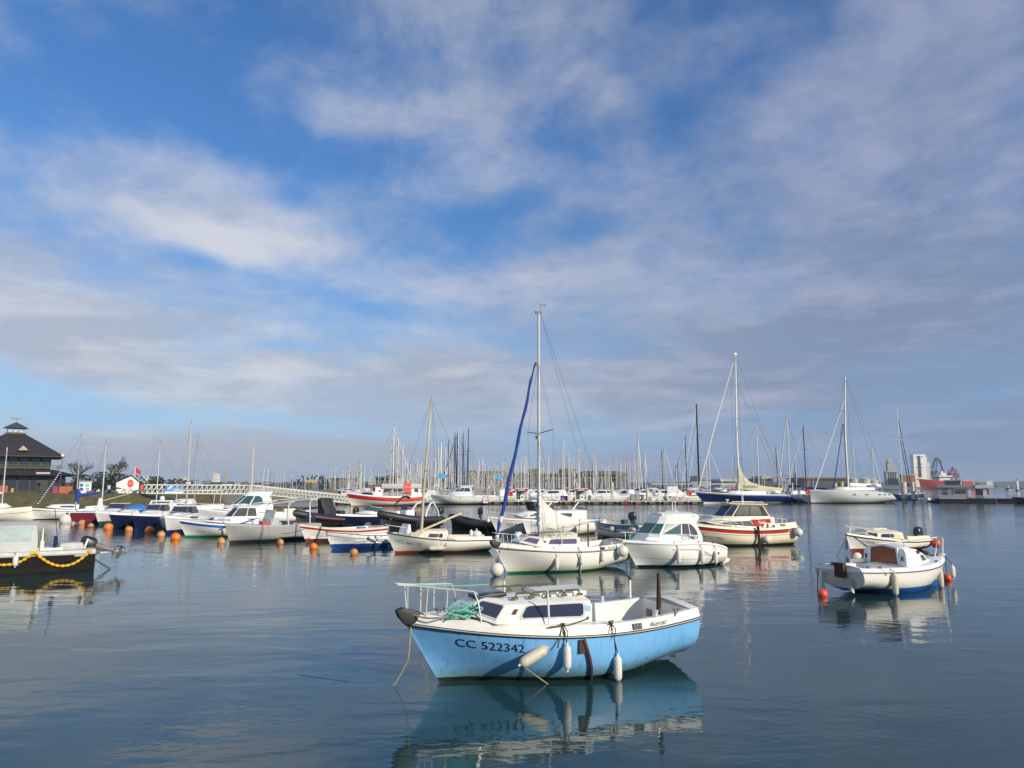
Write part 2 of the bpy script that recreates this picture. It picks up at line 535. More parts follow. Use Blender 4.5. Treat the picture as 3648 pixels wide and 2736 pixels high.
# ------------------------------------------------------------------ boat kit
def sm(t):
 t = max(0.0, min(1.0, t))
 return t * t * (3 - 2 * t)
class Hull:
 """hull form in metres, bow towards +x, waterline at z = 0, L measured on the waterline"""
 def __init__(s, L, B, z0, zm, z1, rake=0.5, tr=0.05, tw=0.75, tm=0.42, p=2.2, d=0.25, ds=0.02, ns=3.0, nb=1.05, zmt=0.3, xp=1.0, bw=0.012):
  s.__dict__.update(locals())
 def yb(s, t):
  if t < s.tm:
   f = s.tw + (1 - s.tw) * math.sin(math.pi / 2 * t / s.tm)
  else:
   f = 1 - ((t - s.tm) / (1 - s.tm)) ** s.p
  return max(s.B / 2 * f, s.bw)
 def zs(s, t):
  if t < s.zmt:
   return s.zm + (s.z0 - s.zm) * ((s.zmt - t) / s.zmt) ** 2
  return s.zm + (s.z1 - s.zm) * ((t - s.zmt) / (1 - s.zmt)) ** 2
 def dk(s, t):
  if t < 0.5:
   return s.ds + (s.d - s.ds) * sm(t / 0.5)
  return s.d + (0.04 - s.d) * ((t - 0.5) / 0.5) ** 2
 def x(s, t, z):
  xb = s.L / 2 + s.rake * math.copysign(abs(z / s.z1) ** s.xp, z)
  xs = -s.L / 2 - s.tr * z / s.z0
  return xs + (xb - xs) * t
 def y(s, t, z):
  zs, d = s.zs(t), s.dk(t)
  q = min(1.0, max(0.0, (zs - z) / (zs + d)))
  n = s.ns + (s.nb - s.ns) * sm((t - 0.35) / 0.65)
  return max(s.yb(t) * (1 - q ** n), 0.0) if q < 1 else 0.0
 def P(s, t, z, side=1, off=0.0):
  y = s.y(t, z)
  p = Vector((s.x(t, z), side * y, z))
  if off:
   e = 0.01
   t0, t1 = max(t - e, 0), min(t + e, 1)
   a = Vector((s.x(t1, z), side * s.y(t1, z), z)) - Vector((s.x(t0, z), side * s.y(t0, z), z))
   b = Vector((s.x(t, z + .02), side * s.y(t, z + .02), z + .02)) - Vector((s.x(t, z - .02), side * s.y(t, z - .02), z - .02))
   n = a.cross(b)
   if n.y * side < 0:
    n = -n
   if n.length > 1e-8:
    p += n.normalized() * off
  return p
 def S(s, t, side=1, up=0.0, inn=0.0):
  """a point on the sheer, raised by up and moved inboard by inn"""
  z = s.zs(t)
  return Vector((s.x(t, z), side * max(s.yb(t) - inn, 0.0), z + up))
 def T(s, xx, z):
  """station of a given x at height z"""
  a, b = s.x(0, z), s.x(1, z)
  return (xx - a) / (b - a)
 def ts(s, n=26):
  return [1 - (1 - i / (n - 1)) ** 1.6 for i in range(n)]
 def shell(s, n=28, rows=12):
  mb = MB()
  tt = s.ts(n)
  qs = [(i / rows) ** 1.25 for i in range(rows + 1)]
  rings = []
  for t in tt:
   zs, d = s.zs(t), s.dk(t)
   a = []
   for q in qs:
    z = zs - q * (zs + d)
    a.append((Vector((s.x(t, z), s.y(t, z), z)), q * (zs + d)))
   r = a + [(Vector((p.x, -p.y, p.z)), e) for p, e in a[-2::-1]]
   rings.append(r)
  o = 0
  mb.loft([[p for p, _ in r] for r in rings], 0, False)
  for i, r in enumerate(rings):
   for j, (_, e) in enumerate(r):
    mb.sd[i * len(r) + j] = e
  mb.f.append(list(range(len(rings[0]))))       # transom
  mb.mi.append(0)
  return mb
 def strip(s, up0, up1, inn0, inn1, t0=0.0, t1=1.0, n=26, mi=0, mb=None):
  """moulding running round both sides above the sheer"""
  mb = mb or MB()
  for sd in (1, -1):
   ra, rb = [], []
   for i in range(n):
    t = t0 + (t1 - t0) * (1 - (1 - i / (n - 1)) ** 1.5)
    ra.append(s.S(t, sd, up0, inn0))
    rb.append(s.S(t, sd, up1, inn1))
   mb.loft([ra, rb], mi, False)
  return mb
 def rail(s, r, up=0.0, inn=0.0, t0=0.0, t1=1.0, n=26, sides=(1, -1), mb=None, k=6):
  mb = mb or MB()
  for sd in sides:
   mb.tube([s.S(t0 + (t1 - t0) * (1 - (1 - i / (n - 1)) ** 1.5), sd, up, inn) for i in range(n)], r, k)
  return mb
 def deck(s, h=0.1, inset=0.03, camber=0.05, pit=None, floor=0.2, n=30, wfrac=0.72, wside=None):
  """deck moulding over the sheer; pit = (t0, t1) leaves a cockpit, returned as a second mesh"""
  mb, ck = MB(), MB()
  tt = sorted(set([1 - (1 - i / (n - 1)) ** 1.5 for i in range(n)] + (list(pit) if pit else [])))
  def w(t):
   v = s.yb(t) - wside if wside else s.yb(t) * wfrac
   return max(v, 0.02)
  for sd in (1, -1):
   lo = [s.S(t, sd) for t in tt]
   hi = [s.S(t, sd, h, inset if t < 0.999 else 0) for t in tt]
   mb.loft([lo, hi], 0, False)
   for i in range(len(tt) - 1):
    a, b = tt[i], tt[i + 1]
    inpit = pit and a >= pit[0] - 1e-6 and b <= pit[1] + 1e-6
    def inner(t):
     z = s.zs(t)
     if inpit:
      return Vector((s.x(t, z), sd * min(w(t), max(s.yb(t) - inset - 0.02, 0)), z + h))
     return Vector((s.x(t, z), 0, z + h + camber * min(1, s.yb(t) / s.B * 2)))
    if inpit:
     mb.quad(hi[i], hi[i + 1], inner(b), inner(a))
     p, q = inner(a), inner(b)
     fa = lambda v, t: Vector((v.x, sd * max(min(abs(v.y) * 0.94, s.y(t, floor) - 0.04), 0.02), floor))
     fp, fq = fa(p, a), fa(q, b)
     ck.quad(p, q, fq, fp)
     ck.quad(fp, fq, (fq.x, 0, floor), (fp.x, 0, floor))
    else:
     # shoulder point keeps the camber rounded
     def mid(t, q):
      return Vector((q.x, q.y * 0.5, s.zs(t) + h + camber * 0.75 * min(1, s.yb(t) / s.B * 2)))
     ma, mb_ = mid(a, hi[i]), mid(b, hi[i + 1])
     mb.quad(hi[i], hi[i + 1], mb_, ma)
     mb.quad(ma, mb_, inner(b), inner(a))
  # transom upstand
  a, b = s.S(0, 1), s.S(0, -1)
  a2, b2 = s.S(0, 1, h, inset), s.S(0, -1, h, inset)
  mb.quad(a, b, b2, a2)
  if pit:
   for t, s_ in ((pit[0], -1), (pit[1], 1)):
    z = s.zs(t)
    ww = min(w(t), s.yb(t) - inset - 0.02)
    xx = s.x(t, z)
    wf = max(min(ww * .94, s.y(t, floor) - .04), .02)
    ck.quad((xx, ww, z + h), (xx, -ww, z + h), (xx, -wf, floor), (xx, wf, floor))
    mb.quad((xx, ww, z + h), (xx, -ww, z + h), (xx, 0, z + h + camber), (xx, 0, z + h + camber))
    mb.add([(xx, ww, z + h), (xx, ww * .5, z + h + camber * .75), (xx, 0, z + h + camber), (xx, -ww * .5, z + h + camber * .75), (xx, -ww, z + h)], [(0, 1, 2, 3, 4)])
  return mb, ck
 def letters(s, txt, t0, drop, size, side, shear=0.0, wide=1.0, off=0.006):
  """lettering on the topside: starts at station t0, drop below the sheer, read from outside"""
  mb = MB()
  ll = s.L + s.rake
  def fn(u, v):
   t = t0 - side * u / ll if side > 0 else t0 + u / ll
   return s.P(t, s.zs(t) - drop + v, side, off)
  text_on(mb, txt, fn, size, shear, wide)
  return mb
class House:
 """cabin from stacked outline rings; ring = (z, [(x, halfwidth), ...front to rear]) with z a number or one per point"""
 def __init__(s, rings, camber=0.05):
  s.r = []
  for z, pts in rings:
   zz = z if isinstance(z, (list, tuple)) else [z] * len(pts)
   s.r.append([Vector((p[0], p[1], q)) for p, q in zip(pts, zz)])
  s.c = camber
 def mesh(s, mb=None):
  mb = mb or MB()
  rings = []
  for r in s.r:
   rings.append(r + [Vector((p.x, -p.y, p.z)) for p in r[::-1]])
  mb.loft(rings, 0, True)
  top = s.r[-1]
  k = len(top)
  cl = [Vector((p.x, 0, p.z + s.c)) for p in top]
  sh = [Vector((p.x, p.y * 0.55, p.z + s.c * 0.75)) for p in top]
  for sd in (1, -1):
   f = lambda p: Vector((p.x, p.y * sd, p.z))
   for i in range(k - 1):
    mb.quad(f(top[i]), f(top[i + 1]), f(sh[i + 1]), f(sh[i]))
    mb.quad(f(sh[i]), f(sh[i + 1]), cl[i + 1], cl[i])
  for i in (0, k - 1):
   a, b = top[i], sh[i]
   mb.add([a, b, cl[i], (b.x, -b.y, b.z), (a.x, -a.y, a.z)], [(0, 1, 2, 3, 4)])
  return mb
 def face(s, k, i, side=1):
  """side face between outline points i, i+1 of rings k, k+1: bottom-front, bottom-rear, top-rear, top-front"""
  f = lambda p: Vector((p.x, p.y * side, p.z))
  return [f(s.r[k][i]), f(s.r[k][i + 1]), f(s.r[k + 1][i + 1]), f(s.r[k + 1][i])]
 def y(s, x, z, k=0):
  """half width of the cabin side at x, z between rings k and k+1"""
  best = None
  for a, b, c, d in [s.face(k, i) for i in range(len(s.r[k]) - 1)]:
   za, zt = (a.z + b.z) / 2, (c.z + d.z) / 2
   v = (z - za) / max(zt - za, 1e-6)
   p, q = a.lerp(d, v), b.lerp(c, v)
   u = (x - p.x) / (q.x - p.x)
   w = p.y + (q.y - p.y) * u
   e = max(0, -u, u - 1)
   if best is None or e < best[0]:
    best = (e, w)
  return best[1]
 def patch(s, pts, side=1, k=0, off=0.012, mb=None):
  """panel given by (x, z) corners, laid on the cabin side"""
  mb = mb or MB()
  mb.loft([[Vector((x, side * (s.y(x, z, k) + o), z)) for x, z in pts] for o in (-.03, off)], 0, True, False, True)
  return mb
 def front(s, k, i=0):
  a, b = s.r[k][i], s.r[k + 1][i]
  m = lambda p: Vector((p.x, -p.y, p.z))
  return [m(a), a.copy(), b.copy(), m(b)]
def blerp(q, u, v):
 return (q[0] * (1 - u) + q[1] * u) * (1 - v) + (q[3] * (1 - u) + q[2] * u) * v
def rrect(u0, v0, u1, v1, ru=0.06, rv=0.15, n=4):
 out = []
 for cx, cy, a0 in ((u1 - ru, v1 - rv, 0), (u0 + ru, v1 - rv, 90), (u0 + ru, v0 + rv, 180), (u1 - ru, v0 + rv, 270)):
  for i in range(n + 1):
   a = R(a0 + 90 * i / n)
   out.append((cx + ru * math.cos(a), cy + rv * math.sin(a)))
 return out
def panel(q, uv, off=0.008, back=0.02, ctr=None, mb=None, mi=0):
 """thin panel lying on quad q, outline given in quad coordinates"""
 mb = mb or MB()
 n = (q[1] - q[0]).cross(q[3] - q[0]).normalized()
 mid = (q[0] + q[1] + q[2] + q[3]) / 4
 if ctr is None:
  ctr = Vector((mid.x, 0, mid.z - 0.2))
 if n.dot(mid - ctr) < 0:
  n = -n
 a = [blerp(q, u, v) + n * off for u, v in uv]
 b = [p - n * (back + off) for p in a]
 mb.loft([b, a], mi, True, False, True)
 return mb
def grow(uv, du, dv):
 cu = sum(p[0] for p in uv) / len(uv)
 cv = sum(p[1] for p in uv) / len(uv)
 return [(p[0] + math.copysign(du, p[0] - cu), p[1] + math.copysign(dv, p[1] - cv)) for p in uv]
M = {}
M['gel'] = mat('white gelcoat', (0.78, 0.765, 0.70), 0.35, var=0.12, scale=3.0, c2=(0.56, 0.55, 0.47), c2f=(0.56, 0.86))
M['gel2'] = mat('cream gelcoat', (0.76, 0.70, 0.56), 0.4, var=0.1, scale=3.0, c2=(0.58, 0.52, 0.40), c2f=(0.56, 0.85))
M['gelw'] = mat('clean white gelcoat', (0.80, 0.80, 0.78), 0.28, var=0.07, scale=2.0)
M['deckgrey'] = mat('worn grey deck', (0.56, 0.56, 0.53), 0.6, var=0.2, scale=6.0, c2=(0.40, 0.40, 0.36), c2f=(0.5, 0.75))
M['glass'] = glass('dark smoked acrylic', (0.035, 0.04, 0.075))
M['glassv'] = glass('violet smoked acrylic', (0.13, 0.105, 0.19), 0.1)
M['glassg'] = glass('green tinted glass', (0.03, 0.105, 0.105))
M['glassb'] = glass('grey brown glass', (0.085, 0.08, 0.075))
M['glassp'] = glass('pale glass', (0.42, 0.50, 0.48), 0.1)
M['rubber'] = mat('black rubber', (0.018, 0.017, 0.018), 0.55, var=0.25)
M['black'] = mat('black plastic', (0.02, 0.02, 0.022), 0.4, var=0.2)
M['hyp'] = mat('dark inflatable fabric', (0.022, 0.023, 0.028), 0.5, var=0.3, scale=2, spec=0.5)
M['steel'] = mat('stainless steel', (0.74, 0.74, 0.73), 0.3, 0.35, var=0.1)
M['alu'] = mat('mast aluminium', (0.60, 0.59, 0.55), 0.45, 0.25, var=0.12, scale=0.8)
M['aluw'] = mat('white painted mast', (0.70, 0.69, 0.64), 0.4, 0.0, var=0.1, scale=0.7)
M['wire'] = mat('rigging wire', (0.10, 0.10, 0.11), 0.5, 0.3)
M['wirel'] = mat('pale rigging', (0.5, 0.5, 0.5), 0.5, 0.2)
M['wood'] = mat('weathered spar wood', (0.60, 0.52, 0.34), 0.6, var=0.3, scale=3, stretch=(1, 1, 0.15), c2=(0.42, 0.34, 0.20), c2f=(0.5, 0.8))
M['plank'] = mat('pale bare plank', (0.66, 0.55, 0.33), 0.65, var=0.2, scale=5)
M['brown'] = mat('varnished brown plywood', (0.235, 0.066, 0.02), 0.38, var=0.3, scale=1.5, stretch=(1, 1, 6), c2=(0.15, 0.038, 0.012), c2f=(0.45, 0.75))
M['teak'] = mat('algae stained teak', (0.13, 0.115, 0.055), 0.8, var=0.4, scale=9, c2=(0.07, 0.085, 0.03), c2f=(0.45, 0.65))
M['darkwood'] = mat('dark rotten wood', (0.062, 0.032, 0.018), 0.8, var=0.5, scale=8, stretch=(1, 1, 0.2))
M['rust'] = mat('rusted iron', (0.10, 0.05, 0.025), 0.85, var=0.5, scale=14)
M['fend'] = mat('fender vinyl', (0.73, 0.715, 0.64), 0.42, var=0.15, scale=9, c2=(0.45, 0.43, 0.36), c2f=(0.55, 0.8))
M['fend2'] = mat('stained fender vinyl', (0.62, 0.57, 0.46), 0.5, var=0.25, scale=7, c2=(0.36, 0.27, 0.17), c2f=(0.5, 0.75))
M['orange'] = mat('orange buoy vinyl', (0.80, 0.20, 0.015), 0.42, var=0.2, scale=4, c2=(0.62, 0.33, 0.12), c2f=(0.5, 0.72))
M['orange2'] = mat('faded orange buoy vinyl', (0.66, 0.24, 0.06), 0.5, var=0.25, scale=4, c2=(0.46, 0.36, 0.22), c2f=(0.44, 0.66))
M['redbuoy'] = mat('red buoy vinyl', (0.78, 0.10, 0.03), 0.45, var=0.2, scale=5)
M['yellow'] = mat('yellow float plastic', (0.78, 0.46, 0.015), 0.4, var=0.25, scale=9, c2=(0.52, 0.30, 0.02), c2f=(0.5, 0.75))
M['weed'] = mat('green weed', (0.045, 0.06, 0.02), 0.9, var=0.5, scale=20)
M['ropeg'] = mat('green rope', (0.13, 0.50, 0.36), 0.8, var=0.3, scale=30)
M['ropeb'] = mat('tan rope', (0.34, 0.30, 0.17), 0.9, var=0.4, scale=40)
M['roped'] = mat('dark weedy rope', (0.05, 0.055, 0.035), 0.9, var=0.4, scale=40)
M['canvas'] = mat('white sail canvas', (0.74, 0.72, 0.66), 0.85, var=0.14, scale=5, bump=0.015, bscale=7)
M['canvast'] = mat('tan sail canvas', (0.50, 0.48, 0.36), 0.85, var=0.14, scale=2, bump=0.03, bscale=3)
M['bluecan'] = mat('blue sail canvas', (0.012, 0.05, 0.27), 0.8, var=0.2, scale=3, bump=0.01, bscale=14)
M['azure'] = mat('azure tarpaulin', (0.03, 0.22, 0.62), 0.7, var=0.2, scale=3, bump=0.02, bscale=5)
M['navy'] = mat('navy canvas', (0.012, 0.022, 0.10), 0.8, var=0.2)
M['red'] = mat('red paint', (0.42, 0.02, 0.02), 0.7, var=0.15, scale=2, spec=.25)
M['redo'] = mat('signal red', (0.72, 0.06, 0.04), 0.5, var=0.12)
M['grey'] = mat('grey paint', (0.30, 0.30, 0.29), 0.6, var=0.12)
M['greyl'] = mat('light grey paint', (0.46, 0.47, 0.46), 0.55, var=0.1)
M['greyd'] = mat('dark grey paint', (0.11, 0.11, 0.115), 0.5, var=0.2)
M['cowl'] = mat('outboard cowl paint', (0.022, 0.028, 0.05), 0.25, var=0.15)
M['cowlg'] = mat('grey outboard cowl', (0.16, 0.17, 0.19), 0.3, var=0.15)
M['ink'] = mat('dark navy lettering', (0.010, 0.013, 0.035), 0.5, var=0.05)
M['inkk'] = mat('black lettering', (0.012, 0.012, 0.013), 0.5, var=0.05)
M['inkw'] = mat('white lettering', (0.8, 0.8, 0.76), 0.5, var=0.05)
M['inkg'] = mat('grey script lettering', (0.30, 0.30, 0.33), 0.5, var=0.05)
M['inkr'] = mat('red lettering', (0.6, 0.03, 0.03), 0.5, var=0.05)
M['white'] = mat('white paint', (0.78, 0.78, 0.75), 0.45, var=0.08)
M['blue'] = mat('blue paint', (0.015, 0.13, 0.42), 0.45, var=0.15)
M['sticker'] = mat('pale blue sticker', (0.30, 0.55, 0.75), 0.5, var=0.1)
ANTI_G, ANTI_R, ANTI_B = (0.0, 0.13, 0.07), (0.22, 0.025, 0.012), (0.008, 0.07, 0.27)
def place(bow, stern):
 """waterline ends in the photograph -> middle point, heading and length"""
 a, b = W(*bow), W(*stern)
 return (a + b) / 2, math.atan2(a.y - b.y, a.x - b.x), (a - b).length
FENDERS = 'white fenders hanging over the sides of the moored boats'
def fender(p, ln, r, label, m='fend', tilt=(0, 0), rope_to=None, group=FENDERS, name='fender'):
 """cylindrical fender; p = middle in world space"""
 e = thing(name, label, 'fender', p, 0, group)
 Mx = Matrix.Rotation(tilt[1], 3, 'Z') @ Matrix.Rotation(tilt[0], 3, 'Y')
 h = ln / 2
 c = min(r * 1.1, h * .5)
 prof = [(0.018, -h - 0.035), (0.022, -h), (r * 0.55, -h + c * .15), (r * 0.88, -h + c * .5), (r, -h + c), (r * 1.02, 0), (r, h - c), (r * 0.88, h - c * .5), (r * 0.55, h - c * .15), (0.022, h), (0.018, h + 0.04)]
 b = MB().lathe(prof, 14, M=Mx)
 b.build('body', M[m], e)
 if rope_to is not None:
  top = Mx @ Vector((0, 0, h + 0.04))
  d = Vector(rope_to) - Vector(p)
  MB().tube([top, d], 0.011, 5).build('rope', M['roped'], e)
 return e
def buoy(px, py, dia, label, m, group, tilt=0.35, sink=0.33, name='mooring_buoy', ring=True):
 p = W(px, py)
 e = thing(name, label, 'buoy', (p.x, p.y, 0), random.random() * 6, group)
 r = dia / 2
 k = r * (1 - 2 * sink) + 0.03
 Mx = Matrix.Rotation(tilt, 3, 'X')
 MB().ball((0, 0, k), r, 18, 12, M=Mx).build('body', M[m], e)
 if ring:
  ax = Mx @ Vector((0, 0, 1))
  b = MB().tube([Vector((0, 0, k)) + ax * r * 0.93, Vector((0, 0, k)) + ax * r * 1.12], r * 0.24, 8)
  q = Vector((0, 0, k)) + ax * r * 1.3
  b.tube([q + Vector((math.cos(a) * r * .2, 0, math.sin(a) * r * .2)) for a in [i * math.pi / 4 for i in range(9)]], 0.014, 5)
  b.build('mooring_eye', M['rust'], e)
 return e
def rope(pts, r, label, m='ropeb', sag=0.0, group=None, name='mooring_rope', n=10):
 """rope through world points with a little sag"""
 pts = [Vector(p) for p in pts]
 out = []
 for a, b in zip(pts, pts[1:]):
  for i in range(n):
   t = i / n
   out.append(a.lerp(b, t) - Vector((0, 0, sag * 4 * t * (1 - t))))
 out.append(pts[-1])
 o0 = out[0].copy()
 o = MB().tube([p - o0 for p in out], r, 5).build(name, M[m], loc=o0)
 return tag(o, label, 'rope', group)
def outboard(parent, x, y, z, rz=0.0, tilt=0.0, s=1.0, m='cowl', name='outboard_motor'):
 """outboard on a transom: its leg points down at tilt 0 and aft (-x) when tilted up"""
 e = MB()
 # cowl as stacked rounded rings
 rings = []
 for zz, a, b, ox in ((0.10, .17, .13, 0), (0.16, .21, .155, 0), (0.34, .22, .16, -.01), (0.46, .19, .14, -.02), (0.52, .11, .085, -.03)):
  rings.append([Vector((ox - .06 + a * math.copysign(abs(math.cos(t)) ** .7, math.cos(t)), b * math.copysign(abs(math.sin(t)) ** .7, math.sin(t)), zz)) for t in [2 * math.pi * i / 16 for i in range(16)]])
 e.loft(rings, 0, True, True, True)
 o = e.build(name, M[m], parent)
 o.location = (x, y, z)
 o.rotation_euler = (0, tilt, rz)
 o.scale = (s, s, s)
 g = MB()
 g.loft([[Vector((-.06 + a * math.cos(t), b * math.sin(t), zz)) for t in [2 * math.pi * i / 10 for i in range(10)]] for zz, a, b in ((.1, .12, .08), (-.1, .09, .055), (-.45, .07, .035))], 0, True, True, True)
 g.prism([(-.16, -.42), (.12, -.42), (.10, -.45), (-.2, -.45)], 'y', -.09, .09)
 g.tube([(-.2, 0, -.58), (-.12, 0, -.58), (.05, 0, -.58), (.14, 0, -.58)], [.03, .05, .05, .012], 8)
 g.prism([(-.10, -.6), (.05, -.6), (-.04, -.78), (-.12, -.78)], 'y', -.012, .012)
 g.prism([(-.09, -.44), (.07, -.44), (.04, -.58), (-.08, -.58)], 'y', -.025, .025)
 g.box((.08, 0, 0.02), (.1, .16, .22))
 g.build('drive_leg', M['greyd'], o)
 p = MB()
 for k in range(3):
  a = 2 * math.pi * k / 3
  ca, sa = math.cos(a), math.sin(a)
  p.add([(-.21, ca * .03 - sa * .02, -.58 + sa * .03 + ca * .02), (-.19, ca * .13 - sa * .05, -.58 + sa * .13 + ca * .05), (-.22, ca * .15, -.58 + sa * .15), (-.235, ca * .12 + sa * .05, -.58 + sa * .12 - ca * .05), (-.23, ca * .03 + sa * .02, -.58 + sa * .03 - ca * .02)], [(0, 1, 2, 3, 4)])
 p.tube([(-.26, 0, -.58), (-.18, 0, -.58)], .028, 8)
 p.build('propeller', M['black'], o, smooth=False)
 return o
def pulpit(h, parent, t0, up, side=(1, -1), posts=(0.0, 0.5), name='pulpit', r=0.013, aft_down=True, bowext=0.0, mid=False, inn=0.06):
 """bow rail from station t0 round the stem"""
 mb = MB()
 pts = {}
 for sd in (1, -1):
  ln = []
  if aft_down:
   ln.append(h.S(t0, sd, 0.05, inn))
   ln.append(h.S(t0 + (1 - t0) * .06, sd, up * 0.75, inn))
  n = 9
  for i in range(n):
   t = t0 + (1 - t0) * (0.12 + 0.88 * i / (n - 1))
   q = h.S(t, sd, up, inn)
   q.x += bowext * (i / (n - 1)) ** 2
   q.y = sd * max(abs(q.y), 0.09)
   ln.append(q)
  pts[sd] = ln
  mb.tube(ln, r, 6)
  if mid:
   mb.tube([q - Vector((0, 0, up * .45)) for q in ln[2:]], r * .7, 5)
  for f in posts:
   t = t0 + (1 - t0) * (0.2 + 0.8 * f)
   q = h.S(t, sd, 0.03, inn)
   i = min(int(2 + (0.2 + .8 * f - .12) / .88 * (n - 1)), len(ln) - 1)
   mb.tube([q, ln[i]], r * .85, 5)
 mb.tube([pts[1][-1], pts[-1][-1]], r, 6)
 return mb.build(name, M['steel'], parent)
def frame_of(e):
 return Matrix.Translation(e.location) @ e.rotation_euler.to_matrix().to_4x4()
def flap(parent, pts, m, name='flag'):
 """small waving cloth: pts = hoist top, hoist bottom, fly bottom, fly top"""
 a, b, c, d = [Vector(p) for p in pts]
 mb = MB()
 n = 7
 nrm = (d - a).cross(b - a).normalized()
 top = [a.lerp(d, i / n) + nrm * math.sin(i * 1.5) * .05 * (d - a).length * i / n for i in range(n + 1)]
 bot = [b.lerp(c, i / n) + nrm * math.sin(i * 1.5 + .5) * .06 * (d - a).length * i / n for i in range(n + 1)]
 mb.loft([top, bot], 0, False)
 mb.loft([[p + nrm * .006 for p in bot], [p + nrm * .006 for p in top]], 0, False)
 return mb.build(name, m, parent)
# ------------------------------------------------------------------ water
def make_water():
 m, nt, b = _nodes('harbour water')
 N, L = nt.nodes, nt.links
 tc = N.new('ShaderNodeTexCoord')
 def nz(scale, sc, detail, rot=0.0, dist=0.0, rough=0.5):
  mp = N.new('ShaderNodeMapping')
  mp.inputs[3].default_value = sc
  mp.inputs[2].default_value = (0, 0, R(rot))
  L.new(tc.outputs['Object'], mp.inputs[0])
  n = N.new('ShaderNodeTexNoise')
  n.inputs['Scale'].default_value = scale
  n.inputs['Detail'].default_value = detail
  n.inputs['Roughness'].default_value = rough
  n.inputs['Distortion'].default_value = dist
  L.new(mp.outputs[0], n.inputs['Vector'])
  return n.outputs['Fac']
 def mt(op, a, c):
  n = N.new('ShaderNodeMath')
  n.operation = op
  for i, v in enumerate((a, c)):
   if hasattr(v, 'links'):
    L.new(v, n.inputs[i])
   else:
    n.inputs[i].default_value = v
  return n.outputs[0]
 def mr(v, a, c, d, e):
  n = N.new('ShaderNodeMapRange')
  n.interpolation_type = 'SMOOTHSTEP'
  L.new(v, n.inputs[0])
  for i, q in enumerate((a, c, d, e)):
   n.inputs[i + 1].default_value = q
  return n.outputs[0]
 swell = nz(0.55, (0.55, 1.0, 1), 2, 12, 0.3)
 chop = nz(2.4, (0.5, 1.0, 1), 3, -8, 0.4)
 rip = nz(9.0, (0.55, 1.0, 1), 2, 10)
 patch = nz(0.045, (0.6, 1.6, 1), 4, 5, 0.5)                     # wind patches on the open water
 pm = mr(patch, 0.38, 0.66, 0.35, 1.0)
 sp = N.new('ShaderNodeSeparateXYZ')
 L.new(tc.outputs['Object'], sp.inputs[0])
 open_ = mr(sp.outputs[1], 14, 75, 0.55, 1.5)                    # sheltered near the quay, breezier further out
 hgt = mt('ADD', mt('MULTIPLY', swell, 0.030), mt('MULTIPLY', mt('ADD', mt('MULTIPLY', chop, 0.021), mt('MULTIPLY', rip, 0.0042)), mt('MULTIPLY', pm, open_)))
 bp = N.new('ShaderNodeBump')
 bp.inputs['Strength'].default_value = 1.0
 bp.inputs['Distance'].default_value = 1.0
 L.new(hgt, bp.inputs['Height'])
 L.new(bp.outputs[0], b.inputs['Normal'])
 mx = N.new('ShaderNodeMix')
 mx.data_type = 'RGBA'
 L.new(mr(patch, 0.3, 0.7, 0, 1), mx.inputs[0])
 mx.inputs[6].default_value = c4((0.014, 0.048, 0.048))
 mx.inputs[7].default_value = c4((0.018, 0.052, 0.060))
 L.new(mx.outputs[2], b.inputs['Base Color'])
 b.inputs['Roughness'].default_value = 0.035
 b.inputs['IOR'].default_value = 1.43
 mb = MB()
 ys = [-60, 0, 40, 120, 400, 1500, 3050]
 xs = [-3400, -1500, -300, -60, 60, 300, 1500, 3400]
 for i in range(len(xs) - 1):
  for j in range(len(ys) - 1):
   mb.quad((xs[i], ys[j], 0), (xs[i + 1], ys[j], 0), (xs[i + 1], ys[j + 1], 0), (xs[i], ys[j + 1], 0))
 o = mb.build('water', m)
 tag(o, 'calm blue grey harbour water with small ripples', 'water', kind='structure')
make_water()
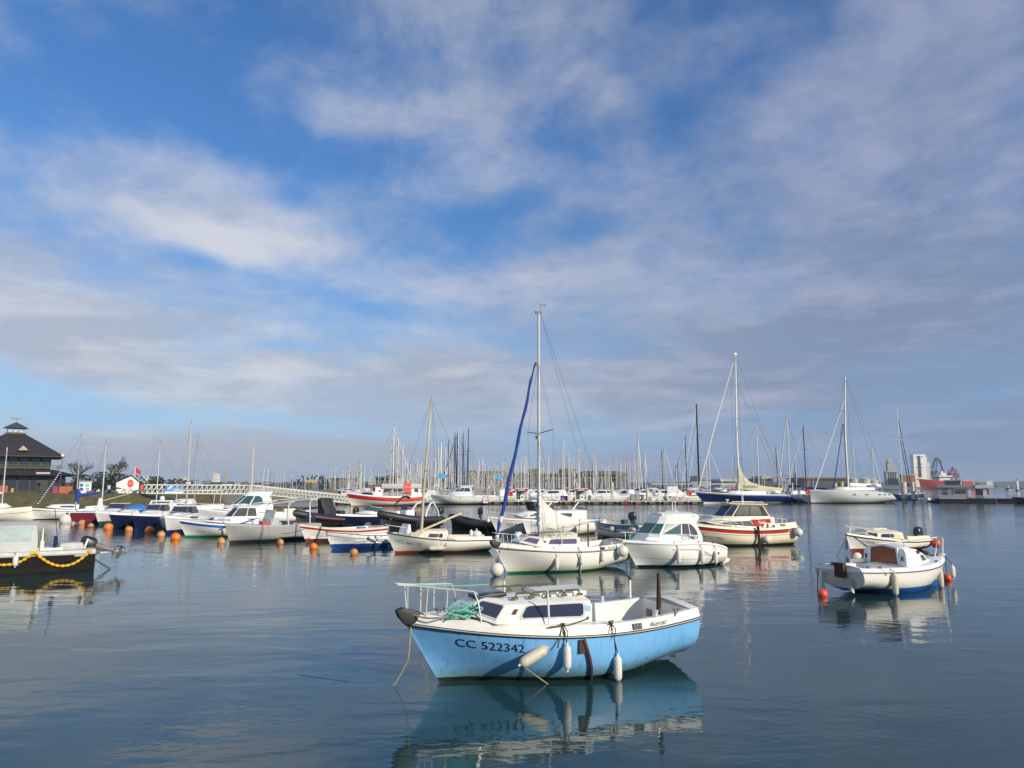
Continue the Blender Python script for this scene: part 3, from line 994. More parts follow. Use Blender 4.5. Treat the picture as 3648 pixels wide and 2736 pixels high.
# ------------------------------------------------------------------ the two small sloops of one type (blue one in front, white one with mast behind)
def pocket_sloop(name, label, loc, rz, L, hullm, scheme, ghost=False):
 e = thing(name, label, 'sailboat', (loc.x, loc.y, 0), rz)
 k = L / 4.28
 h = Hull(L, 2.06, 0.79, 0.69, 0.91, rake=0.55, tr=0.10, tw=0.80, tm=0.40, p=2.3, d=0.36, ds=-0.05, ns=4.0, nb=1.12, zmt=0.38, xp=1.0)
 h.shell(34, 16).build('hull', hullm, e)
 dk, ck = h.deck(0.16, 0.055, 0.09, (0.035, 0.445), 0.30, wside=0.17)
 dk.build('deck', M['gel'], e, bevel=0.012, seg=2)
 cb = MB()
 xa, xb = h.x(0.035, .8), h.x(0.445, .7)
 for sd in (1, -1):                                       # benches
  cb.prism([(sd * .70, .34), (sd * .40, .34), (sd * .40, .56), (sd * .74, .57)], 'x', xa + .45, xb - .02)
 ck.build('cockpit', M['gel'], e, smooth=False)
 cb.build('cockpit_bench', M['gel'], e, bevel=.02)
 # rubbing strake: black with a thin bright insert
 rb = h.rail(0.026, 0.0, -0.008, 0, 1, 34, k=8)
 rb.tube([h.S(0, 1, 0, -.005), h.S(0, -1, 0, -.005)], .026, 6)
 o = rb.build('rub_rail', M['rubber'], e)
 h.rail(0.009, 0.006, -0.034, 0, 0.985, 34, k=5).build('rub_rail_insert', M['wirel'], o)
 # toe line on the side deck
 h.rail(0.012, 0.163, 0.10, 0.46, 0.97, 18, k=5).build('toe_rail', M['gel'], e)
 # cabin
 c = House([([1.06, .93, .86], [(1.88 * k, .32), (1.48 * k, .72), (-.14 * k, .80)]),
               ([1.12, .98, .93], [(1.85 * k, .31), (1.47 * k, .70), (-.15 * k, .785)]),
               ([1.245, 1.175, 1.165], [(1.58 * k, .28), (1.24 * k, .56), (-.24 * k, .60)])], 0.085)
 c.mesh().build('cabin', M['gel'], e, bevel=.03, seg=3)
 wm = M['glass'] if scheme == 'blue' else M['glassv']
 for sd in (1, -1):
  for f, uv in ((c.face(1, 0, sd), [(.10, .10), (.95, .10), (.93, .80), (.88, .90), (.16, .90)]),
                      (c.face(1, 1, sd), rrect(.24, .10, .90, .84, .035, .2))):
   fr = panel(f, grow(uv, .022, .10), .006).build('window', M['deckgrey'] if scheme == 'blue' else M['gel'], e, smooth=False)
   panel(f, uv, .013).build('pane', wm, fr, smooth=False)
  # little square vent between the windows
  panel(c.face(1, 1, sd), [(.115, .35), (.16, .35), (.16, .68), (.115, .68)], .012).build('cabin_vent', M['rust'], e, smooth=False)
 # companionway in the aft face
 MB().box((-.215 * k, 0, .95), (.03, .52, .46)).build('companionway', M['gel2'], e)
 # sliding hatch on the roof, low fore hatch
 sh = MB()
 sh.loft([[Vector((x, y, 1.25 + .065 * (1 - (y / .36) ** 2) + z)) for x, y in ((-.30 * k, -.34), (-.30 * k, -.17), (-.30 * k, 0), (-.30 * k, .17), (-.30 * k, .34), (.55 * k, .30), (.60 * k, .15), (.62 * k, 0), (.60 * k, -.15), (.55 * k, -.30))] for z in (-.04, .03)], 0, True, True, True)
 sh.build('sliding_hatch', M['gel'], e)
 fh = MB().box((1.27 * k, 0.05, 1.37), (.50, .44, .06)).build('fore_hatch', M['black'], e, bevel=.015)
 fh.rotation_euler = (0, R(4), 0)
 MB().box((1.27 * k, 0.05, 1.407), (.38, .32, .02)).build('hatch_lid', M['glass'], fh, bevel=.008)
 # grab rails with loops
 for sd in (1, -1):
  g = MB()
  x0, x1 = 1.05 * k, -.12 * k
  y = .44 * sd
  n = 4
  for i in range(n):
   xa_, xb_ = x0 + (x1 - x0) * i / n, x0 + (x1 - x0) * (i + 1) / n
   g.tube([(xa_, y, 1.25), (xa_ - .03, y, 1.325), (xb_ + .03, y, 1.325), (xb_, y, 1.25)], .018, 6)
   g.box((xa_, y, 1.25), (.10, .045, .03))
  g.box((x1, y, 1.25), (.10, .045, .03))
  g.build('grab_rail', M['teak'] if scheme == 'blue' else M['plank'], e)
 # cleats, winches, sockets
 for t, inn in ((.88, .12), (.10, .08)):
  for sd in (1, -1):
   p = h.S(t, sd, .17, inn)
   cl = MB()
   cl.tube([p + Vector((-.08, 0, .045)), p + Vector((.08, 0, .045))], .012, 6)
   cl.tube([p + Vector((-.03, 0, -.02)), p + Vector((-.03, 0, .045))], .012, 5)
   cl.tube([p + Vector((.03, 0, -.02)), p + Vector((.03, 0, .045))], .012, 5)
   cl.build('cleat', M['greyd'], e)
 for sd in (1, -1):
  p = h.S(.19, sd, .16, .11)
  MB().lathe([(.05, 0), (.05, .02), (.035, .03), (.032, .08), (.045, .09), (.045, .105), (.001, .108)], 12, p).build('winch', M['steel'], e)
  p = h.S(.29, sd, .0, 0)
  # vent grille in the coaming
  vg = MB()
  q0, q1 = h.S(.268, sd, .035, -.002), h.S(.305, sd, .035, -.002)
  r0, r1 = h.S(.268, sd, .125, .028), h.S(.305, sd, .125, .028)
  panel([q0, q1, r1, r0], [(0, 0), (1, 0), (1, 1), (0, 1)], .008, mb=vg)
  gr = vg.build('vent', M['black'], e, smooth=False)
  sl = MB()
  for i in range(6):
   u = .1 + .16 * i
   panel([q0, q1, r1, r0], [(u - .03, .12), (u + .03, .12), (u + .03, .88), (u - .03, .88)], .014, mb=sl)
  sl.build('slat', M['greyd'], gr, smooth=False)
 # bow roller with anchor cheek
 bx = h.x(1, .9)
 ro = MB()
 ro.prism([(bx - .32, .95), (bx + .02, .90), (bx + .13, 1.02), (bx + .17, 1.12), (bx + .06, 1.16), (bx - .26, 1.06)], 'y', -.085, .085)
 ro.build('bow_roller', M['rubber'], e, bevel=.02)
 # rudder and stock on the transom
 rd = MB()
 xs = h.x(0, .4)
 rd.prism([(xs + .02, .0), (xs + .02, -.5), (xs - .26, -.5), (xs - .10, .03)], 'y', -.02, .02)
 rd.build('rudder', M['gel2'] if scheme != 'blue' else M['darkwood'], e)
 # chainplate straps standing on the side amidships
 tt = h.T(.15 * k, .65)
 st = MB()
 st.tube([h.P(tt - .004 * i, .66 - .15 * i, 1, .035) for i in range(6)], .024, 6, sx=1.3)
 if scheme == 'blue':
  st.box(h.P(tt + .010, .56, 1, .02), (.11, .03, .2))
 st.build('side_strut', M['darkwood'] if scheme == 'blue' else M['aluw'], e)
 # short stanchion at the shroud
 for sd in (1, -1):
  p = h.S(.60, sd, .14, .10)
  MB().tube([p, p + Vector((.02, 0, .50))], .016, 7).build('stanchion', M['white'], e)
 return e, h, k, c
def blue_boat():
 loc, rz, L = place((1564, 2430), (2379, 2338.7))
 hm = hull_mat('sun bleached blue hull', (0.165, 0.42, 0.74), bands=[(-1, .07, (.014, .017, .011))], rough=.38,
                  grime=(.10, .17, .12), gh=.26, var=.16, streak=1.0, rough_edge=.012)
 e, h, k, hs = pocket_sloop('small_sailboat', 'light blue sailboat without a mast moored in the foreground, green rope coil on its bow', loc, rz, L, hm, 'blue')
 F_ = frame_of(e)
 pulpit(h, e, .80, .60, posts=(.35, .68, .97), bowext=.16, r=.0135)
 h.letters('CC 522342', .893, .25, .128, 1, shear=.16, wide=1.10).build('registration_number', M['ink'], e, smooth=False)
 # maker's script near the stern, on the coaming
 mb = MB()
 def fn(u, v):
  t = .235 - u / 4.8
  return h.S(t, 1, .045 + v, .012 - v * .2) + Vector((0, .012, 0))
 text_on(mb, 'Kerat', fn, .085, .35, 1.25)
 mb.build('maker_script', M['darkwood'], e, smooth=False)
 # sticker aft of the long window
 panel(hs.face(1, 1, 1), [(.925, .42), (.985, .34), (.985, .66), (.925, .72)], .012).build('sticker', M['sticker'], e, smooth=False)
 # stump of the boarded mast crutch in the cockpit and two posts on the coaming
 mb = MB()
 mb.tube([(-1.58, .55, .50), (-1.60, .52, .92), (-1.63, .50, 1.0), (-1.65, .47, 1.52)], [.035, .042, .055, .028], 8, sx=.7)
 mb.box((-1.58, .55, .60), (.10, .08, .30))
 mb.build('boat_hook_post', M['darkwood'], e)
 p = h.S(.07, -1, .17, .08)
 MB().tube([p, p + Vector((0, 0, .32))], .022, 7).build('stern_post', M['white'], e)
 # coaming fittings
 MB().box((-.55, -.835, .80), (.09, .02, .06)).build('drain_plate', M['greyd'], e)
 MB().box((-1.9, -.2, .74), (.02, .16, .13)).build('drain_plate', M['greyd'], e)
 # the coiled green rope and the mooring lines are things of their own
 cr = MB()
 rng = random.Random(5)
 c0 = Vector((1.85, .30, 1.04))
 for i in range(7):
  r1, r2 = rng.uniform(.12, .24), rng.uniform(.08, .15)
  a0 = rng.uniform(0, 6)
  o = Vector((rng.uniform(-.16, .12), rng.uniform(-.06, .12), i * .02))
  cr.tube([c0 + o + Vector((math.cos(a0 + t) * r1, math.sin(a0 + t) * r2, .03 * math.sin(3 * t + i) - .07 * math.cos(a0 + t) * r1)) for t in [j * .35 for j in range(20)]], .013, 6)
 o = cr.build('coiled_rope', M['ropeg'], smooth=True)
 o.matrix_world = F_
 tag(o, 'green rope lying in a loose coil on the bow of the blue sailboat', 'rope')
 def Wd(p):
  return F_ @ Vector(p)
 bow = Wd(h.S(.985, 1, .14, .0))
 wpt = W(1378, 2444)
 rope([Wd((1.75, .25, 1.12)), Wd((2.3, .42, 1.04)), bow + Vector((0, 0, .02)), bow.lerp(wpt, .45) + Vector((.12, 0, -.18)), wpt + Vector((.06, 0, -.05))], .013, 'tan mooring line dropping from the bow of the blue sailboat into the water', 'ropeb', .03)
 a = Wd(h.S(.85, 1, .17, .06))
 b = W(1960, 2436)
 rope([Wd((2.0, .35, 1.1)), a, b - Vector((0, 0, .03))], .010, 'thin brown line running down across the CC 522342 lettering to the water', 'ropeb', .02)
 rope([Wd((2.55, .1, 1.50)), Wd((1.35, .1, 1.44))], .012, 'taut green line from the bow rail to the fore hatch of the blue sailboat', 'ropeg', .02)
 rope([Wd((-.1, .70, .95)), Wd((-.05, .84, .93)), Wd((.35, .93, .87)), Wd((.7, .95, .87))], .014, 'olive hose lying along the side deck of the blue sailboat', 'teak', .0, name='hose')
 p = Wd(h.S(.11, 1, .18, .02))
 q = W(2285, 2382)
 rope([p, q], .010, 'dark stern line hanging over the blue topside near the stern', 'roped', .04)
 # fenders
 f1 = Wd(h.P(h.T(.93, .5), .49, 1, .088))
 rp = Wd(h.S(h.T(.46, .7), 1, .16, .07))
 fender(f1, .50, .085, 'big grimy white fender lying slantwise on the blue hull', 'fend2', tilt=(R(-66), rz + R(2)), rope_to=None)
 MBx = MB()
 e1 = Wd(h.P(h.T(.60, .6), .585, 1, .10))
 rope([rp, e1], .011, 'dark lanyard holding the slanting fender on the blue hull', 'roped', 0)
 x2 = h.T(.45, .5)
 fender(Wd(h.P(x2, .44, 1, .085)), .36, .062, 'white fender hanging upright below the white stanchion of the blue sailboat', 'fend', (0, 0), rp)
 x3 = h.T(-.42, .3)
 fender(Wd(h.P(x3, .22, 1, .09)), .38, .064, 'white fender nearest the stern of the blue sailboat, just above the water', 'fend', (0, 0), Wd(h.S(h.T(-.36, .7), 1, .17, .05)))
 rng = random.Random(9)
 for cx, lab in ((.46, 'below the white stanchion'), (-.36, 'in front of the vent grille')):
  kb = MB()
  c0 = h.S(h.T(cx, .7), 1, .18, .04)
  pts = [c0 + Vector((rng.uniform(-.05, .05), rng.uniform(-.01, .03), rng.uniform(-.03, .04))) for _ in range(14)]
  pts += [c0 + Vector((.04, .07, -.12)), c0 + Vector((-.01, .09, -.22)), c0 + Vector((-.05, .07, -.10)), c0]
  kb.tube(pts, .010, 5)
  o = kb.build('knotted_rope', M['roped'])
  o.matrix_world = F_
  tag(o, 'dark knotted rope on the blue sailboat ' + lab, 'rope')
 rope([W(1058, 2403), W(1150, 2416), W(1248, 2431)], .006, 'thin dark line floating on the water left of the blue sailboat', 'roped', 0)
def white_sloop():
 loc, rz, L = place((1809, 2043), (2196, 2015))
 hm = hull_mat('stained white hull green boot', (0.74, 0.73, 0.67), bands=[(-1, .06, ANTI_G)], rough=.35, grime=(.48, .47, .26), gh=.28, var=.06, rough_edge=.008)
 e, h, k, hs = pocket_sloop('small_sailboat', 'white sailboat with tall mast, blue furled jib and white boom cover behind the blue boat', loc, rz, L, hm, 'white')
 F_ = frame_of(e)
 def Wd(p):
  return F_ @ Vector(p)
 ms = MB().tube([(1.12, 0, 1.28), (1.12, 0, 5.0), (1.10, 0, 9.42)], [.062, .06, .05], 10, sx=.75)
 mo = ms.build('mast', M['aluw'], e)
 sp = MB().tube([(1.06, .82, 5.02), (1.12, 0, 4.92), (1.06, -.82, 5.02)], .016, 6)
 sp.build('spreader', M['wire'], mo)
 mh = MB()
 mh.box((1.10, 0, 9.45), (.26, .05, .10))
 mh.tube([(1.0, 0, 9.5), (1.0, 0, 9.78)], .009, 5)
 mh.tube([(.84, 0, 9.76), (1.12, 0, 9.8)], .011, 5)
 mh.prism([(.78, 9.72), (.90, 9.77), (.78, 9.83)], 'y', -.005, .005)
 mh.build('wind_vane', M['greyd'], mo)
 for z in (7.5, 4.78, 2.3):
  MB().box((1.20, 0, z), (.08, .05, .14)).build('halyard_fitting', M['greyd'], mo)
 jt, jb = Vector((1.34, 0, 7.22)), Vector((2.86, 0, 1.38))
 n = 16
 jf = MB().tube([jt.lerp(jb, i / n) + Vector((.02 * math.sin(i * 1.3), .01 * math.cos(i * 1.9), 0)) for i in range(n + 1)], [.02] + [.045 + .028 * i / n + .006 * math.sin(i * 2.1) for i in range(1, n)] + [.03], 10)
 jo = jf.build('furled_jib', M['bluecan'], e)
 MB().tube([jb.lerp(jt, .035), jb.lerp(jt, .10)], [.03, .10], 10).build('torn_sailcloth', M['canvas'], jo)
 d = (jb - jt).normalized()
 MB().tube([jb + d * .05, jb + d * .12, jb + d * .20, jb + d * .38], [.05, .075, .045, .02], 10).build('furling_drum', M['steel'], jo)
 MB().tube([jt - d * .0, jt - d * .30], .035, 6).build('furling_swivel', M['black'], jo)
 wr = MB()
 for a, b in (((1.12, 0, 7.6), (1.06, .82, 5.02)), ((1.06, .82, 5.02), h.S(.63, 1, .16, .10)), ((1.12, 0, 7.6), (1.06, -.82, 5.02)), ((1.06, -.82, 5.02), h.S(.63, -1, .16, .10)),
                 ((1.12, 0, 4.9), h.S(.60, 1, .16, .10)), ((1.12, 0, 4.9), h.S(.60, -1, .16, .10)), ((1.12, 0, 4.9), h.S(.72, 1, .16, .12)),
                 ((1.0, 0, 9.42), (-2.1, .45, .92)), ((1.0, 0, 9.42), (-2.1, -.45, .92)), ((1.12, 0, 7.6), jt)):
  wr.tube([a, b], .0055, 4)
 wr.build('rigging', M['wire'], e)
 # boom with stowed mainsail under a white cover that climbs the mast
 bm = MB().tube([(1.1, 0, 1.62), (-1.95, 0, 1.72)], .04, 8)
 bo = bm.build('boom', M['aluw'], e)
 sc = MB()
 rings = []
 rng = random.Random(2)
 for i in range(27):
  t = i / 26
  x = 1.17 - 2.95 * t
  top = 1.80 + .0 * t + 1.05 * math.exp(-t * 4.6) * (1 - .0) - .06 * t
  if t < .04:
   top = 2.92
  bot = 1.42 + .26 * t + (.05 * math.sin(t * 9)) - .10 * math.exp(-((t - .25) / .12) ** 2)
  w = (.07 + .12 * math.sin(min(1, t * 3) * math.pi / 2) * (1 - .55 * t))
  r = []
  for j in range(12):
   a = 2 * math.pi * j / 12
   wob = 1 + .10 * math.sin(j * 2.3 + i * .9) + .05 * rng.uniform(-1, 1)
   zz = (top + bot) / 2 + (top - bot) / 2 * math.sin(a)
   yy = w * math.cos(a) * wob * (1 - .45 * max(0, math.sin(a)) ** 2)
   r.append(Vector((x, yy, zz)))
  rings.append(r)
 sc.loft(rings, 0, True, True, True)
 sc.build('sail_cover', M['canvas'], bo)
 for x, z in ((.15, 1.32), (-.62, 1.50), (-1.55, 1.55)):
  MB().tube([(x, .13, z + .3), (x + .02, .16, z + .12), (x, .08, z - .02), (x - .03, .02, z - .16)], .012, 5).build('sail_tie', M['wire'], bo)
 lb = MB()
 pts = []
 for i in range(26):
  z = 1.30 + 1.55 * i / 25
  pts.append((1.20 + .02 * math.cos(i), .09 + .05 * math.sin(i * 1.7), z))
 lb.tube(pts, .013, 5)
 lb.tube([(p[0] + .02, p[1] - .05 * math.cos(i), p[2]) for i, p in enumerate(pts)], .013, 5)
 lb.build('halyard_bundle', M['blue'], e)
 # tiller post / rudder head standing in the cockpit
 MB().tube([(-1.10, .0, .5), (-1.10, 0, 1.62)], .028, 7).build('boom_crutch', M['darkwood'], e)
 pulpit(h, e, .86, .50, posts=(.2, .7), bowext=.05, r=.012)
 # solar panel style strip and stowed pole on the roof
 MB().box((1.0, .12, 1.375), (.9, .16, .02)).build('deck_board', M['greyd'], e)
 mb = MB()
 def fn(u, v):
  t = .24 - u / 5.3
  return h.S(t, 1, .05 + v, .012 - v * .2) + Vector((0, .012, 0))
 text_on(mb, 'Kerat', fn, .085, .35, 1.25)
 mb.build('maker_script', M['darkwood'], e, smooth=False)
 # fenders and the big ball at the stern
 for x, z, ln, lb_ in ((1.0, .38, .40, 'white fender by the mast of the white sloop with the blue jib'), (.07, .44, .34, 'short white fender amidships on the white sloop with the blue jib'), (-.89, .50, .36, 'grey shaded fender behind the ball fender of the white sloop')):
  t = h.T(x, .5)
  fender(Wd(h.P(t, z, 1, .09)), ln, .068, lb_, 'fend', (0, 0), Wd(h.S(t, 1, .17, .04)))
 p = Wd(h.P(h.T(-1.74, .6), .66, 1, .24))
 f = thing('ball_fender', 'large round white ball fender at the stern of the white sloop', 'fender', p, 0)
 MB().ball((0, 0, 0), .21, 18, 12).build('body', M['fend'], f)
 MB().tube([(0, 0, .19), (-.02, .02, .33)], [.05, .02], 8).build('eye', M['fend2'], f)
 rope([Wd(h.S(.93, 1, .14, .05)), Wd(h.S(.93, 1, .0, -.02)), W(1793, 2018)], .010, 'yellowish bow line of the white sloop hanging to the water', 'plank', .02)
 a = W(1772, 2052)
 bu = buoy(1770, 2052, .47, 'white ball mooring buoy floating at the bow of the white sloop', 'fend', 'round white mooring buoys', tilt=.1, sink=.12)
 rope([Vector((a.x, a.y, .45)), Wd((2.75, 0, .92))], .011, 'mooring line from the white ball buoy to the bow of the white sloop', 'roped', .06)
blue_boat()
white_sloop()
# ------------------------------------------------------------------ white boat with the brown door (right foreground)
def brown_door_boat():
 rz = R(28)
 b = W(3340, 2082)
 L = 4.25
 c = b - Vector((math.cos(rz), math.sin(rz), 0)) * (L / 2)
 e = thing('small_sailboat', 'white mastless boat with a big brown door and blue boot stripe, on the right', 'boat', (c.x, c.y, 0), rz)
 F_ = frame_of(e)
 Wd = lambda p: F_ @ Vector(p)
 hm = hull_mat('off white hull blue boot', (0.74, 0.72, 0.66), bands=[(-1, .17, (.012, .11, .40))], rough=.35, grime=(.55, .52, .38), gh=.4, var=.05, rough_edge=.006)
 h = Hull(L, 1.85, .66, .60, .76, rake=.48, tr=.22, tw=.86, tm=.42, p=2.3, d=.32, ds=-.09, ns=4.2, nb=1.1, zmt=.42)
 h.shell(32, 14).build('hull', hm, e)
 dk, ck = h.deck(.11, .09, .07, (.03, .40), .38, wside=.26)
 dk.build('deck', M['gelw'], e, bevel=.015)
 ck.build('cockpit', M['gelw'], e, smooth=False)
 h.rail(.018, 0, -.004, 0, 1, 30).build('rub_rail', M['greyd'], e)
 h.rail(.012, .115, .17, .05, .62, 20).build('coaming_line', M['greyl'], e)
 xr = -.32
 hs = House([([.80, .78, .72, .72], [(1.55, .20), (1.15, .42), (.42, .62), (xr, .72)]),
    ([.93, .98, 1.08, 1.10], [(1.35, .18), (1.02, .36), (.35, .56), (xr + .02, .68)]),
    ([.97, 1.03, 1.14, 1.20], [(1.25, .16), (.98, .33), (.32, .50), (xr + .05, .60)])], .07)
 hs.mesh().build('cabin', M['gelw'], e, bevel=.025)
 for sd in (1, -1):
  for i, uv in ((1, rrect(.18, .25, .62, .85, .05, .12)), (0, [(.25, .2), (.85, .25), (.85, .85), (.6, .9)])):
   f = hs.face(0, i, sd)
   fr = panel(f, grow(uv, .05, .09), .006).build('window', M['gel2'], e, smooth=False)
   panel(f, uv, .014).build('pane', M['glassb'], fr, smooth=False)
 # raised white hood round the companionway and its plywood door
 hd = MB()
 w0, w1 = .47, .40
 hd.loft([[Vector((xr + dx, y, z)) for y, z in ((-w0 - o, .60), (-w1 - o, 1.22), (0, 1.30), (w1 + o, 1.22), (w0 + o, .60))] for dx, o in ((-.03, .05), (.55, .02))], 0, False)
 hd.loft([[Vector((xr - .03, y, z)) for y, z in ((-w0 - o, .60), (-w1 - o, 1.20 + o), (0, 1.27 + o), (w1 + o, 1.20 + o), (w0 + o, .60))] for o in (.05, 0)], 0, False)
 hd.build('hood', M['gelw'], e)
 dr = MB().prism([(-w0, .58), (-w1, 1.20), (-.2, 1.255), (0, 1.27), (.2, 1.255), (w1, 1.20), (w0, .58)], 'x', xr - .02, xr + .01)
 dr.build('door', M['brown'], e, smooth=False)
 for y, nm in ((.60, 'instrument'), (-.58, 'instrument')):
  MB().box((xr - .005, y, .93), (.02, .06, .13)).build('plate', M['greyd'], e)
 MB().lathe([(.055, 0), (.055, .012), (.001, .013)], 12, (xr - .01, .62, .78), Matrix.Rotation(R(-90), 3, 'Y')).build('emblem', M['sticker'], e)
 # roof slats forward of the hood
 rs = MB()
 for y in (-.24, 0, .24):
  rs.beam((.32, y, 1.19), (.90, y * .8, 1.10), .05, .03)
 rs.build('roof_rail', M['gelw'], e)
 MB().box((.46, -.545, 1.08), (.10, .05, .08)).build('cabin_vent', M['rust'], e)
 # foredeck: bow fitting, tall bow rail leaning over the far side
 r = MB()
 p = h.S(.95, -1, .1, .08)
 q = h.S(.95, 1, .1, .08)
 r.tube([p, p + Vector((.10, .02, .56))], .022, 7)
 r.tube([q + Vector((-.1, 0, 0)), q + Vector((.10, -.01, .56))], .022, 7)
 r.tube([p + Vector((.10, .02, .56)), q + Vector((.10, -.01, .58)), h.S(.72, 1, .62, .05), h.S(.60, 1, .60, .02)], .022, 7)
 r.build('pulpit', M['aluw'], e)
 bx = h.x(1, .76)
 MB().prism([(bx - .3, .86), (bx - .02, .84), (bx, .92), (bx - .3, .93)], 'y', -.04, .04).build('bow_roller', M['steel'], e, bevel=.01)
 for t, s_ in ((.74, -1), (.07, -1), (.16, -1)):
  p = h.S(t, s_, .12, .12)
  cl = MB()
  cl.tube([p + Vector((-.08, 0, .04)), p + Vector((.08, 0, .04))], .014, 6)
  cl.box(p + Vector((0, 0, .01)), (.05, .03, .05))
  cl.build('cleat', M['greyd'], e)
 # transom gear
 xt = h.x(0, .55)
 MB().box((xt - .10, -.12, .68), (.13, .30, .40), rot=.0).build('motor_bracket', M['darkwood'], e, bevel=.01)
 g = MB().prism([(xt + .02, .44), (xt - .10, .40), (xt - .04, .10), (xt + .06, .06)], 'y', -.42, -.36)
 g.build('bracket_arm', M['greyl'], e)
 MB().box((xt + .05, .14, .80), (.10, .24, .12)).build('drain_box', M['greyd'], e)
 rd = MB().prism([(xt - .02, .60), (xt - .10, .60), (xt - .20, -.35), (xt + .06, -.35)], 'y', .52, .60)
 rd.build('rudder', M['gel'], e, bevel=.015)
 MB().tube([(xt - .12, .62, .64), (xt - .2, .62, -.1)], .012, 5).build('tiller_line', M['roped'], e)
 # little script on the transom
 tx = MB()
 frame_text(tx, 'MISTRAL', (xt - .02, .48, .52), (0, -1, 0), (0, 0, 1), .06, .04)
 tx.build('maker_script', M['inkg'], e, smooth=False)
 # white bag on the far side deck
 MB().ball((-.70, .62, .93), .13, 12, 8, (1.1, .9, .8)).build('white_sack', M['canvas'], e)
 fl = lambda x, z, ln, lab, dy=.10: fender(Wd(h.P(h.T(x, max(z, .2)), max(z, .1), -1, dy)), ln, .082, lab, 'fend2', (0, 0), Wd(h.S(h.T(x, .6), -1, .1, .06)))
 fl(-1.25, .34, .60, 'long beige fender nearest the transom of the boat with the brown door')
 fl(1.42, .32, .55, 'beige fender near the bow of the boat with the brown door')
 p = Wd((2.75, -.12, .36))
 fender(p, .38, .072, 'small white fender hanging clear off the bow of the boat with the brown door', 'fend', (0, 0), Wd(h.S(.985, -1, .1, 0)))
 buoy(3376, 2068, .27, 'small red buoy under the bow of the boat with the brown door', 'redbuoy', 'small red buoys', tilt=1.2, sink=.3, ring=False)
 buoy(2931, 2124, .27, 'small red buoy at the rudder of the boat with the brown door', 'redbuoy', 'small red buoys', tilt=1.2, sink=.38, ring=False)
 rope([Wd(h.S(.97, -1, .1, 0)), W(3374, 2062)], .010, 'bow line of the boat with the brown door running to its red buoy', 'roped', .02)
 rope([Wd(h.S(.16, -1, .12, .1)), Wd(h.S(.17, -1, -.05, -.03)), W(3040, 2112)], .011, 'dark line down the stern quarter of the boat with the brown door', 'roped', .0)
 return e
# ------------------------------------------------------------------ white and red bottomed boat with an outboard, behind it
def red_bottom_boat():
 loc, rz, L = place((3034, 1973), (3268, 1956))
 e = thing('cabin_boat', 'small white boat with brick red bottom, cream cabin and dark outboard, at right', 'boat', (loc.x, loc.y, 0), rz)
 F_ = frame_of(e)
 Wd = lambda p: F_ @ Vector(p)
 hm = hull_mat('white clinker hull red bottom', (0.76, 0.74, 0.70), bands=[(-1, .22, (.20, .03, .015))], rough=.4, var=.05)
 h = Hull(L, 1.95, .42, .44, .84, rake=.32, tr=.03, tw=.8, tm=.4, p=2.2, d=.3, ds=.05, ns=2.6, nb=1.0, zmt=.2)
 h.shell(28, 12).build('hull', hm, e)
 dk, ck = h.deck(.10, .03, .06, (.04, .36), .25, wside=.12)
 dk.build('deck', M['gel2'], e)
 ck.build('cockpit', M['gel2'], e, smooth=False)
 h.rail(.026, .0, -.01, 0, 1, 28).build('rub_rail', M['darkwood'], e)
 # cream coaming standing above the sheer aft
 cm = h.strip(.1, .26, .04, .10, .02, .42, 14)
 cm.loft([[h.S(.02, 1, .1, .05), h.S(.02, 1, .26, .10)], [h.S(.02, -1, .1, .05), h.S(.02, -1, .26, .10)]], 0, False)
 cm.build('coaming', M['gel2'], e)
 c = House([([.86, .70, .62], [(2.0, .40), (1.5, .66), (-.25, .80)]), ([.98, .92, .88], [(1.75, .36), (1.3, .58), (-.35, .68)])], .12)
 c.mesh().build('cabin', M['gel2'], e, bevel=.03, seg=3)
 for sd in (1, -1):
  for i, uv in ((0, rrect(.08, .15, .92, .8, .05, .2)), (1, rrect(.10, .12, .60, .78, .04, .2))):
   panel(c.face(0, i, sd), uv, .012).build('window', M['glass'], e, smooth=False)
  panel(c.face(0, 1, sd), rrect(.62, .12, .86, .85, .03, .2), .011).build('wood_panel', M['plank'], e, smooth=False)
 MB().box((.75, 0, 1.06), (1.0, .62, .07)).build('sliding_hatch', M['gel2'], e, bevel=.03)
 pulpit(h, e, .62, .42, posts=(.2, .55), bowext=.1, r=.014)
 outboard(e, -L / 2 - .08, .0, .46, 0, .0, 1.15, 'cowl')
 h.letters('LO 848485', .90, .22, .095, 1, wide=1.0).build('registration_number', M['inkg'], e, smooth=False)
 fender(Wd(h.P(.97, .42, -1, .16)), .42, .07, 'grey white fender at the bow of the red bottomed boat', 'fend2', (0, 0), Wd(h.S(.97, -1, .1, 0)))
 fender(Wd(h.P(.50, .20, 1, .12)), .42, .075, 'white fender on the side of the red bottomed boat', 'fend', (0, 0), Wd(h.S(.52, 1, .1, 0)))
 p = Wd(h.S(.02, 1, .0, -.18))
 f = thing('ball_fender', 'bright red ball fender at the stern of the red bottomed boat', 'fender', p - Vector((0, 0, .1)))
 MB().ball((0, 0, 0), .21, 16, 12).build('body', M['redbuoy'], f)
 MB().tube([(0, 0, .19), (0, 0, .32)], [.05, .02], 8).build('eye', M['redbuoy'], f)
 rope([Wd(h.S(.99, 1, .08, 0)), W(2980, 1982)], .014, 'mooring line at the bow of the red bottomed boat', 'roped', .05)
 rope([Wd(h.S(.95, 1, .0, -.02)), Wd(h.P(.78, .2, 1, .03)), ], .014, 'dark line slung low along the bow of the red bottomed boat', 'roped', .06)
